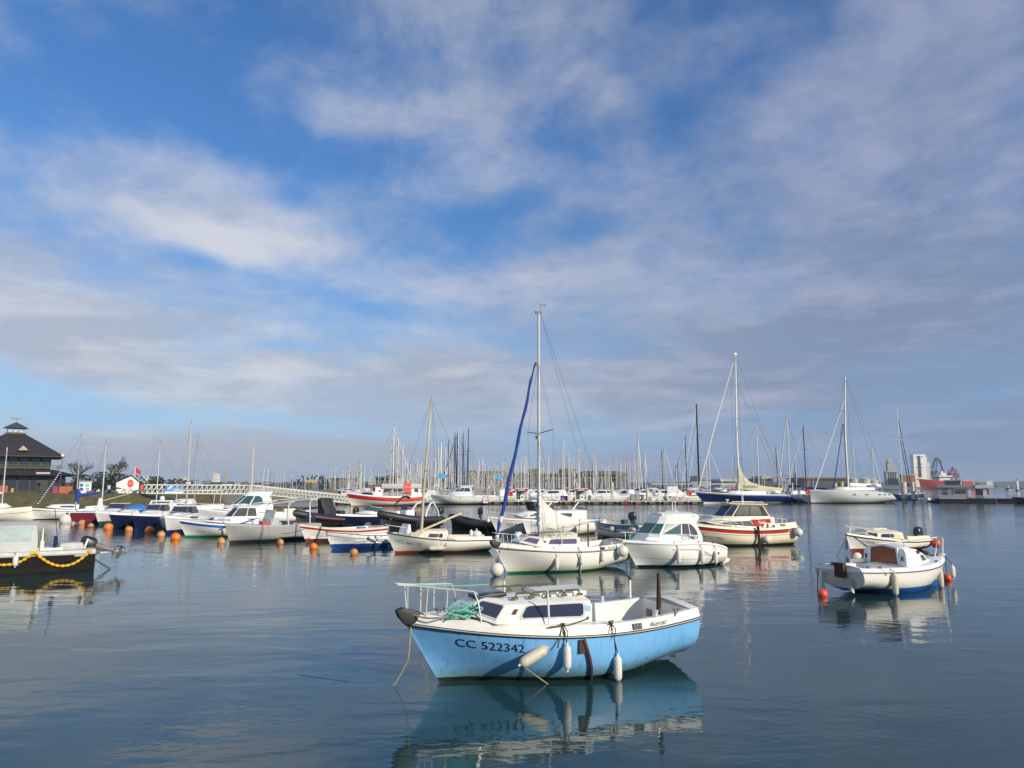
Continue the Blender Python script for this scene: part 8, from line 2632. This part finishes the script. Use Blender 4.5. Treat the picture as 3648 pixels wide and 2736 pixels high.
 for yy in (1568, 1660):
  q0, q1 = inv @ At(3158 if yy < 1600 else 3190, yy, Yv), inv @ At(3206 if yy < 1600 else 3216, yy, Yv)
  MB().tube([(q0.x, .5, q0.z), (q1.x, -.5, q1.z)], .04, 4).build('spreader', M['aluw'], e)
 for (x0, y0), (x1, y1) in (((3187, 1497), (3258, 1730)), ((3192, 1560), (3242, 1730))):
  q0, q1 = inv @ At(x0, y0, Yv), inv @ At(x1, y1, Yv)
  MB().tube([(q0.x, 0, q0.z), (q1.x, 0, q1.z)], [.06, .10], 6).build('furled_sail', M['navy'], e)
 MB().lathe([(.3, -.1), (.3, .1), (.001, .14)], 10, (inv @ At(3198, 1642, Yv))).build('radar_dome', M['white'], e)
 # white inflatable tender
 e, z = rib('inflatable_boat', 'white inflatable tender with a black engine by the houseboat', (3355, 1788), (3245, 1790), 6.2, 2.4, .34, .55, None, 'gelw')
 MB().box((.2, 0, 1.0), (.9, .8, .6)).build('console', M['gelw'], e, bevel=.1)
 outboard(e, -3.2, 0, .8, 0, R(30), 1.4, 'black')
 # houseboat
 Y = 140
 M['hb'] = mat('grey houseboat cladding', (.33, .35, .40), .6, var=.1)
 bthing('houseboat', 'two storey grey and white houseboat with a roof terrace', 'houseboat', [
  ('hull', 'black', [(3378, 1776, 3582, 1791, Y, 6)]), ('lower_wall', 'hb', [(3373, 1737, 3480, 1776, Y + .2, 5.6)]), ('deck_edge', 'white', [(3380, 1775, 3480, 1777.5, Y - .1, .2)]),
  ('balcony_slab', 'hb', [(3371, 1728, 3545, 1737.5, Y, 6)]), ('upper_wall', 'glassb', [(3382, 1713, 3446, 1728, Y + 1.5, 3.5)]), ('upper_roof', 'hb', [(3380, 1709, 3448, 1713.5, Y + 1.2, 4)]),
  ('roof_canopy', 'white', [(3447, 1708, 3499, 1714, Y + 1, 4)]), ('canopy_post', 'white', [(3445, 1714, 3449, 1728, Y + 1, .25), (3491, 1714, 3494, 1728, Y + 1, .25), (3491, 1714, 3494, 1728, Y + 4, .25)]),
  ('terrace_glass', 'glassp', [(3450, 1716, 3490, 1728, Y + 4.4, .1)]), ('funnel', 'gelw', [(3526, 1713, 3546, 1728, Y + 2, 2)]), ('terrace_slab', 'white', [(3511, 1728, 3575, 1737.8, Y - .15, 6.4)]),
  ('corner_pillar', 'white', [(3484, 1738, 3492, 1775, Y + .1, .5), (3537, 1738, 3547, 1776, Y + .1, 3)]), ('recess_wall', 'glassb', [(3492, 1741, 3537, 1762, Y + 1.6, .3)]), ('red_frame', 'red', [(3534, 1741, 3537, 1762, Y + 1.5, .1)]),
  ('window_frame', 'white', [(3432, 1739, 3478, 1763, Y + .14, .08)]), ('window', 'glassb', [(3435, 1742, 3476, 1760, Y + .09, .08)]), ('small_window', 'glass', [(3392, 1742, 3397, 1747, Y + .12, .08), (3402, 1742, 3407, 1747, Y + .12, .08), (3394, 1753, 3398, 1763, Y + .12, .08), (3404, 1753, 3408, 1763, Y + .12, .08)]),
  ('railing', 'white', [(3378, 1764, 3580, 1765, Y - .1, .05), (3378, 1768, 3580, 1769, Y - .1, .05), (3378, 1772, 3580, 1773, Y - .1, .05)]), ('dark_panel', 'glassb', [(3510, 1762, 3537, 1778, Y - .05, .1)])])
 bthing('low_pontoon', 'low brown pontoon between the houseboat and the right edge', 'pontoon', [('deck', 'darkwood', [(3582, 1779, 3660, 1791, Y + 1, 5)]), ('edge', 'rust', [(3582, 1777, 3660, 1779, Y + .9, 5.2)])])
 bthing('white_locker', 'white box on a thin post at the right edge', 'box', [('post', 'greyl', [(3614, 1762, 3617, 1780, Y + 1.4, .1)]), ('box', 'white', [(3612, 1754, 3623, 1762, Y + 1.2, .5)])])
 e, h = base_boat('motor_boat', 'dark grey boat cut by the right edge', (3618, 1793), (3760, 1795), 3.0, (1.0, 1.0, 1.2), hull_mat('slate hull', (.05, .06, .085), stripes=[(-.01, .1, (.6, .6, .6))], rough=.3), .5, L=8, pit=None)
 cabin_on(e, [([1.3, 1.2, 1.1], [(2.6, .5), (2.0, 1.0), (-2, 1.2)]), ([1.9, 2.0, 2.0], [(2.0, .4), (1.6, .85), (-2, 1.0)])], .08, 'greyd')
 # mooring finger with railings left of the houseboat
 bthing('finger_pontoon', 'white railed finger pontoon left of the houseboat', 'pontoon', [('deck', 'greyl', [(3255, 1775, 3372, 1779, 146, 2)]), ('rail', 'white', [(3280, 1752, 3372, 1754, 146, .08), (3280, 1759, 3372, 1760.5, 146, .08), (3280, 1766, 3372, 1767, 146, .08)]), ('post', 'white', [(x, 1752, x + 2, 1776, 146, .1) for x in range(3280, 3373, 15)])])
def M_key(k, c):
 M[k] = mat(k + ' mast', c, .35)
 return k
def far_things():
 C = {}
 for n, c in dict(conc=(.16, .13, .085), conc2=(.12, .095, .06), brickd=(.17, .10, .065), whiteb=(.78, .78, .74), greyb=(.36, .38, .40), beigeb=(.42, .38, .28), darkb=(.07, .065, .062), redb=(.42, .05, .03), craneb=(.05, .075, .13), craner=(.20, .06, .07), tank=(.55, .54, .47), brickr=(.30, .11, .06), shed=(.085, .075, .065)).items():
  C[n] = mat('far ' + n, c, .85, var=.25, scale=.08)
 Y = 430
 def B(name, label, cat, parts):
  return bthing(name, label, cat, [(p, C.get(m, m), b) for p, m, b in parts])
 dk = 'shopdark'
 C['dark'] = C['darkb']
 # bunker like concrete blocks behind the fuel pontoon
 B('concrete_bunker', 'broad tan concrete bunker behind the mast rank right of the tall white mast', 'bunker', [('block', 'conc', [(2068, 1690, 2232, 1752, Y, 60)]), ('roof_slab', 'conc2', [(2066, 1684, 2234, 1691, Y - 2, 64), (2080, 1678, 2210, 1684, Y + 5, 40)]), ('opening', 'dark', [(x, 1712, x + 18, 1752, Y - .6, 1) for x in range(2076, 2226, 26)]), ('ledge', 'conc2', [(2068, 1703, 2232, 1706, Y - 1.5, 2)])])
 B('concrete_bunker', 'stepped tan concrete bunker with a raised block behind the tall white mast', 'bunker', [('block', 'conc', [(1880, 1690, 2060, 1752, Y + 8, 60)]), ('raised_block', 'conc2', [(1882, 1671, 1922, 1690, Y + 10, 30), (2000, 1669, 2050, 1690, Y + 10, 30), (1918, 1676, 1924, 1690, Y + 9, 10)]), ('roof_slab', 'conc2', [(1878, 1686, 2062, 1691, Y + 6, 64)]), ('opening', 'dark', [(x, 1708, x + 16, 1752, Y + 7.4, 1) for x in range(1888, 2052, 24)])])
 B('concrete_bunker', 'dark concrete bunker behind the navy blue masts', 'bunker', [('block', 'brickd', [(1664, 1678, 1800, 1752, Y + 40, 50)]), ('raised_block', 'brickd', [(1664, 1676, 1690, 1682, Y + 40, 30)]), ('roof_slab', 'conc2', [(1690, 1684, 1880, 1689, Y + 42, 60)]), ('block_face', 'conc2', [(1800, 1688, 1878, 1752, Y + 44, 50)])])
 B('warehouse', 'long low dark warehouse behind the red passenger boat', 'warehouse', [('wall', 'shed', [(1315, 1704, 1402, 1752, Y + 60, 50)]), ('roof', 'darkb', [(1312, 1698, 1404, 1705, Y + 58, 54), (1352, 1693, 1388, 1699, Y + 60, 40)]), ('door', 'tank', [(1388, 1702, 1412, 1740, Y + 57, 2)])])
 B('warehouse', 'dark hangar with a pale roof edge behind the footbridge slope', 'warehouse', [('wall', 'shed', [(1140, 1702, 1240, 1745, Y + 80, 60)]), ('roof', 'greyb', [(1136, 1698, 1242, 1703, Y + 78, 64)])])
 B('yellow_barge', 'yellow roofed low building far behind the footbridge', 'building', [('wall', 'shed', [(1080, 1718, 1118, 1736, 560, 14)]), ('roof', mat('far yellow', (.55, .36, .05), .8), [(1079, 1711, 1119, 1719, 559, 16)])])
 B('glass_house', 'flat pale terminal roof among the masts right of the notice board', 'building', [('wall', 'greyb', [(2468, 1720, 2530, 1745, 520, 30)]), ('roof', 'tank', [(2462, 1716, 2534, 1720, 518, 34)])])
 # towers on the left
 far = [('apartment_block', 'white apartment tower on the far left shore', [(746, 1685, 774, 1726)], 'whiteb', 800), ('apartment_block', 'slim beige tower right of the white apartment tower', [(785, 1679, 800, 1724)], 'beigeb', 800),
           ('apartment_block', 'white banded office block behind the gangway banner', [(633, 1702, 652, 1727)], 'whiteb', 700), ('apartment_block', 'green glass office block left of the banded one', [(602, 1701, 632, 1727)], 'greyb', 702),
           ('apartment_block', 'pale building above the white hut', [(495, 1696, 522, 1725)], 'whiteb', 700)]
 for nm, lab, bx, m_, Yf in far:
  x0, y0, x1, y1 = bx[0]
  k = max(3, int((y1 - y0) / 5))
  B(nm, lab, 'building', [('wall', m_, [(x0, y0, x1, y1 + 8, Yf, 16)]), ('window_band', 'greyb', [(x0 + 2, y0 + 3 + (y1 - y0 - 3) * i / k, x1 - 2, y0 + 3 + (y1 - y0 - 3) * (i + .25) / k, Yf - .5, 1) for i in range(k)]), ('roof_edge', 'tank', [(x0 - .5, y0 - 1, x1 + .5, y0 + .6, Yf - .6, 17)])])
 rng = random.Random(8)
 for i in range(26):
  x = rng.uniform(520, 1660)
  w, h = rng.uniform(12, 40), rng.uniform(4, 12)
  m_ = rng.choice(('whiteb', 'tank', 'beigeb', 'greyb', 'whiteb'))
  B('house', 'small pale house on the far shore behind the footbridge and masts', 'house', [('wall', m_, [(x, 1727 - h, x + w, 1738, 560 + i * 6, 12)]), ('roof', rng.choice(('darkb', 'brickr', 'greyb')), [(x - 1, 1725 - h, x + w + 1, 1727.4 - h, 559 + i * 6, 13)])])['group'] = 'small pale houses on the far left shore'
 # shrubs of the far shore: one wood
 tr = MB()
 for i in range(2600):
  x = rng.uniform(-420, -12) if rng.random() < .75 else rng.uniform(60, 330)
  Yt = (590 if x < 0 else 352) + rng.uniform(0, 40)
  cl = mnoise.noise(Vector((x * .03, 1.5, 0)))
  if cl < -.05:
   continue
  z = (3.5 if x < 0 else 1.6) + rng.random() ** 1.5 * (5 + 7 * cl) * (1 if x < 0 else .35)
  s = rng.uniform(.5, 1.5) * (1 if x < 0 else .5)
  v = Vector((rng.uniform(-1, 1), rng.uniform(-1, 1), rng.uniform(-1, 1))).normalized() * s
  t = v.cross(Vector((.2, .9, .4))).normalized() * s
  c = Vector((x, Yt, z))
  tr.add([c + v, c + t, c - v, c - t], [(0, 1, 2, 3)])
 tag(tr.build('far_wood', mat('far trees', (.04, .05, .028), .9, var=.5, scale=.1), smooth=False), 'dark band of trees along the far shores', 'trees', kind='stuff')
 # long shed, tanks and silos of the port
 B('port_shed', 'long dark port shed behind the grey yacht', 'shed', [('wall', 'shed', [(2866, 1706, 3015, 1740, 700, 40)]), ('roof', 'brickd', [(2863, 1701, 3018, 1707, 698, 44)])])
 B('port_shed', 'white roofed shed behind the mast of the navy yacht', 'shed', [('wall', 'greyb', [(2568, 1714, 2660, 1740, 560, 30)]), ('roof', 'tank', [(2566, 1707, 2664, 1715, 558, 34)])])
 B('port_shed', 'tan and dark harbour building right of the navy yacht boom', 'building', [('wall', 'shed', [(2708, 1705, 2755, 1740, 600, 30)]), ('upper_wall', 'beigeb', [(2712, 1696, 2748, 1706, 601, 25)]), ('roof', 'brickr', [(2745, 1703, 2756, 1708, 598, 20)])])
 B('low_block', 'round ended white block on the shore left of the navy yacht', 'building', [('wall', 'greyb', [(2485, 1695, 2520, 1745, 640, 30)]), ('band', 'tank', [(2485, 1697, 2520, 1699, 639, 2), (2485, 1703, 2520, 1705, 639, 2), (2485, 1709, 2520, 1711, 639, 2)])])
 for px, w, lab in ((3040, 30, 'left cream storage tank beside the long shed'), (3082, 36, 'middle cream storage tank beside the long shed'), (3112, 34, 'right cream storage tank beside the long shed')):
  p = At(px, 1735, 690)
  t = thing('storage_tank', lab, 'tank', (p.x, 690, 2))
  r = w / 2 / FPX * 690
  z = At(px, 1706 + (6 if px > 3100 else 0), 690).z - 2
  MB().lathe([(r, 0), (r, z), (r * .6, z + .9), (.001, z + 1.4)], 16).build('shell', C['tank'], t)
  MB().lathe([(r * 1.02, z - .5), (r * 1.02, z - .1)], 16).build('rim', C['greyb'], t)
 B('grain_silo', 'grey stepped grain silo left of the white tower', 'silo', [('bin_block', 'greyb', [(3159, 1679, 3199, 1728, 860, 5)]), ('upper_block', 'greyb', [(3163, 1651, 3189, 1679, 861, 4)]), ('head_house', 'beigeb', [(3162, 1637, 3176, 1647, 862, 3)]), ('neck', 'greyb', [(3164, 1646, 3172, 1652, 866, 5)]), ('bin_seam', 'darkb', [(x, 1686, x + .8, 1728, 859.5, 1) for x in (3167, 3175, 3183, 3191)]), ('lettering_band', 'darkb', [(3161, 1682, 3197, 1685, 859.4, 1)])])
 B('white_tower', 'tall white port tower with dark openings', 'silo', [('tower', 'whiteb', [(3261, 1619, 3296, 1735, 850, 7)]), ('side_tower', 'tank', [(3296, 1647, 3312, 1735, 852, 6), (3290, 1627, 3302, 1735, 858, 5)]), ('ladder_strip', 'darkb', [(3275, 1624, 3278, 1700, 849.4, 1)]), ('opening', 'darkb', [(3266, 1626, 3272, 1628, 849.4, 1), (3282, 1626, 3288, 1628, 849.4, 1), (3270, 1652, 3286, 1654, 849.4, 1), (3266, 1664, 3272, 1666, 849.4, 1), (3282, 1664, 3288, 1666, 849.4, 1), (3270, 1690, 3284, 1692, 849.4, 1), (3266, 1706, 3272, 1708, 849.4, 1)])])
 B('port_building', 'terracotta port building left of the white tower', 'building', [('wall', 'brickr', [(3218, 1693, 3260, 1735, 845, 6)]), ('roof', 'beigeb', [(3216, 1689, 3262, 1694, 844, 8)])])
 # red ship with white superstructure
 Ys = 820
 a, b = At(3280, 1742, Ys), At(3470, 1742, Ys)
 e = thing('cargo_ship', 'red cargo ship with a white superstructure berthed under the cranes', 'ship', ((a.x + b.x) / 2, Ys, 0), R(180))
 Lh = b.x - a.x
 h = Hull(Lh, 16, 8.6, 8.2, 10.9, rake=1.5, tw=.8, tm=.4, p=3, d=3, ds=2, ns=6, nb=1.8)
 h.shell(16, 8).build('hull', hull_mat('red ship hull', (.48, .05, .03), bands=[(-1, 1.6, (.35, .12, .09))], rough=.9, var=.25), e)
 dk, _ = h.deck(.4, .2, .2, n=10)
 dk.build('deck', C['redb'], e)
 mm = MB()
 sx = -(At(3353, 1700, Ys).x - e.location.x)
 for dx, dz, z, ww in ((22, 5, 11, 14), (27, 1.6, 14, 17), (10, 3, 16.2, 10), (4, 2.2, 18.5, 5)):
  mm.box((sx, 0, z), (dx * .55, ww, dz))
 mm.build('superstructure', C['whiteb'], e, smooth=False)
 MB().box((sx + .2, 0, 12.6), (13.0, 14.4, .6)).build('bridge_windows', C['darkb'], e, smooth=False)
 # cranes
 for px, m_, lab, k in ((3345, 'craneb', 'big blue harbour crane above the red ship', 1.0), (3405, 'craner', 'smaller reddish harbour crane right of the blue one', .62)):
  p = At(px, 1735, 880)
  t = thing('harbour_crane', lab, 'crane', (p.x, 880, 3))
  s = MB()
  F2 = lambda x, y: Vector(((x - px) / FPX * 880, 0, (1735 - y) / FPX * 880))
  if k == 1.0:
   seg = [((3325, 1690), (3341, 1634)), ((3338, 1688), (3346, 1640)), ((3341, 1634), (3352, 1640)), ((3352, 1640), (3368, 1690)), ((3341, 1634), (3357, 1646)), ((3357, 1646), (3362, 1690)), ((3322, 1672), (3341, 1634)), ((3325, 1690), (3338, 1735)), ((3362, 1690), (3350, 1735))]
  else:
   seg = [((3392, 1690), (3399, 1666)), ((3399, 1666), (3406, 1690)), ((3408, 1690), (3412, 1674)), ((3382, 1694), (3418, 1694)), ((3382, 1692), (3386, 1676)), ((3390, 1694), (3392, 1735)), ((3410, 1694), (3408, 1735)), ((3386, 1690), (3399, 1672))]
  for (x0, y0), (x1, y1) in seg:
   for dy in (-1.0, 1.0):
    s.beam(F2(x0, y0) + Vector((0, dy, 0)), F2(x1, y1) + Vector((0, dy, 0)), .5, .5)
  s.build('lattice_boom', C[m_], t, smooth=False)
  c = F2(3330 if k == 1 else 3400, 1688 if k == 1 else 1697)
  MB().box(c, (7 if k == 1 else 10, 6, 5)).build('machine_house', C[m_], t, smooth=False)
 # red tower crane, lighthouse, white channel beacon and a little sloop under sail
 p = At(2781, 1735, 640)
 t = thing('tower_crane', 'thin red tower crane behind the rig of the navy yacht', 'crane', (p.x, 640, 2))
 z = At(0, 1692, 640).z - 2
 MB().beam((0, 0, 0), (0, 0, z), 1.0, 1.0).build('mast', C['redb'], t, smooth=False)
 MB().beam((-3, 0, z * .94), (9, 0, z * .94), .6, .6).build('jib', C['redb'], t, smooth=False)
 p = At(2836, 1735, 720)
 t = thing('lighthouse', 'slender dark tower left of the long port shed', 'tower', (p.x, 720, 2))
 z = At(0, 1686, 720).z - 2
 MB().lathe([(1.1, 0), (.9, z * .85), (1.3, z * .86), (1.3, z * .9), (.7, z * .92), (.7, z), (.001, z + .6)], 10).build('shaft', C['brickd'], t)
 MB().lathe([(1.25, z * .88), (1.25, z * .91)], 10).build('gallery', C['darkb'], t)
 p = At(3624, 1740, 520)
 t = thing('channel_beacon', 'white channel beacon tower near the right edge', 'beacon', (p.x, 520, 0))
 r = 5 / FPX * 520
 z = At(0, 1713, 520).z
 MB().lathe([(r * 1.1, -.5), (r * 1.1, z * .15)], 12).build('base', C['darkb'], t)
 MB().lathe([(r, z * .15), (r * .85, z), (.001, z)], 12).build('tower', M['white'], t)
 MB().lathe([(.15, z), (.15, z + 1.2), (.4, z + 1.25), (.001, z + 1.8)], 8).build('light', C['darkb'], t)
 p = At(3594, 1741, 480)
 t = thing('small_sailboat', 'tiny white sailing dinghy under sail near the beacon', 'sailboat', (p.x, 480, 0), R(170))
 h = Hull(4.5, 1.6, .5, .5, .7)
 h.shell(8, 5).build('hull', M['white'], t)
 MB().tube([(.4, 0, .4), (.4, 0, 4.4)], .06, 5).build('mast', M['alu'], t)
 sl = MB()
 sl.loft([[Vector((.35, 0, .8)), Vector((-1.6, .35, .85))], [Vector((.35, 0, 2.4)), Vector((-.6, .25, 2.4))], [Vector((.35, 0, 4.2)), Vector((.3, .02, 4.2))]], 0, False)
 sl.build('sail', M['canvas'], t)
 # white wall and cars along the embankment
 B('low_wall', 'long white parapet along the grassy embankment', 'wall', [('wall', 'whiteb', [(2320, 1723, 2700, 1725.5, 328, 1)]), ('foot', 'beigeb', [(2320, 1740, 2560, 1742, 326, 1)])])
 cols = ['white', 'greyd', 'navy', 'red', 'greyl', 'white', 'greyd', 'blue', 'gel2', 'greyl', 'redo', 'white']
 names = {'white': 'white', 'greyd': 'dark grey', 'navy': 'navy', 'red': 'red', 'greyl': 'silver', 'blue': 'blue', 'gel2': 'cream', 'redo': 'bright red'}
 for i, m_ in enumerate(cols):
  px = 2330 + i * 29 + rng.uniform(-5, 5)
  p = At(px, 1740, 322)
  t = thing('parked_car', '%s car parked along the embankment behind the yachts' % names[m_], 'car', (p.x, 322, 1.4), rng.uniform(-.1, .1), 'cars parked along the embankment')
  MB().loft([[Vector((x, y, z)) for x, z in ((-2, .3), (2, .3), (2, .75), (1.2, .85), (.6, 1.35), (-1.2, 1.4), (-1.9, .9))] for y in (-.8, .8)], 0, True, True, True).build('body', M[m_], t, bevel=.05)
  MB().loft([[Vector((x, y, z)) for x, z in ((-1.5, .92), (.95, .9), (.5, 1.28), (-1.1, 1.32))] for y in (-.82, .82)], 0, True, True, True).build('window', M['glass'], t, smooth=False)
  for x in (-1.25, 1.25):
   for y in (-.75, .75):
    MB().lathe([(.32, -.1), (.32, .1)], 10, (x, y, .32), Matrix.Rotation(R(90), 3, 'X')).build('wheel', M['rubber'], t)
 # small boats moored under and beyond the footbridge
 wh = hull_mat('plain white hull', GEL[1], bands=[(-1, .1, (.05, .06, .08))], rough=.3, var=.05)
 for i, (px, py) in enumerate(((690, 1782), (735, 1779), (800, 1776), (845, 1779), (925, 1776), (965, 1775), (1010, 1774), (1060, 1773))):
  e, h = base_boat('moored_motorboat', 'white motorboat moored far off under the footbridge', (px - 20, py), (px + 30, py), 2.6, (.9, .9, 1.2), wh, .5, L=6.5 + (i % 3), pit=None, hd=180, group='white motorboats far off under the footbridge')
  cabin_on(e, [([1.2, 1.1, 1.0], [(1.6, .5), (1.0, .9), (-1.6, 1.0)]), ([1.9, 1.95, 1.95], [(.9, .4), (.6, .7), (-1.6, .85)])], .06)
  MB().box((-.2, -.96, 1.5), (1.6, .08, .4)).build('window', M['glass'], e, smooth=False)
 # white motorboats nestled between the yachts behind the pontoon
 for i in range(24):
  px = 1500 + 42 * i + rng.uniform(-12, 12)
  Yb = rng.uniform(136, 158)
  p = At(px, 1780, Yb)
  e = thing('moored_motorboat', 'white motorboat among the yachts behind the fuel pontoon', 'boat', (p.x, Yb, 0), R(rng.choice((180, 0, 90, -90, 175))), 'white motorboats among the yachts behind the fuel pontoon')
  L = rng.uniform(6, 9)
  h = Hull(L, 2.7, .95, 1.0, 1.35, rake=.6, tw=.85, d=.4)
  h.shell(12, 6).build('hull', wh, e)
  dk, _ = h.deck(.1, .04, .05, n=10)
  dk.build('deck', M['gelw'], e)
  cabin_on(e, [([1.35, 1.25, 1.15], [(L * .25, .4), (L * .15, .85), (-L * .25, 1.05)]), ([1.75, 1.75, 1.75], [(L * .16, .4), (L * .08, .8), (-L * .25, .95)]), ([2.35, 2.35, 2.35], [(L * .05, .35), (0, .65), (-L * .22, .8)])], .08)
  for sd in (1, -1):
   MB().box((-L * .1, sd * .90, 2.02), (L * .22, .10, .36)).build('window', M['glass'], e, smooth=False)
land()
pontoon()
quay_things()
gangway()
big_boats()
mast_forest()
far_things()
def haze():
 mb = MB().box((0, 1505, 26), (7000, 3190, 54))
 o = mb.build('haze', MATS.get('haze') or bpy.data.materials.new('haze'), smooth=False)
 m = o.data.materials[0]
 m.use_nodes = True
 nt = m.node_tree
 nt.nodes.clear()
 v = nt.nodes.new('ShaderNodeVolumePrincipled')
 v.inputs['Color'].default_value = (.80, .88, 1, 1)
 v.inputs['Density'].default_value = .00022
 v.inputs['Anisotropy'].default_value = .3
 out = nt.nodes.new('ShaderNodeOutputMaterial')
 nt.links.new(v.outputs[0], out.inputs['Volume'])
 tag(o, 'thin blue grey sea haze over the harbour', 'haze', kind='stuff')
haze()
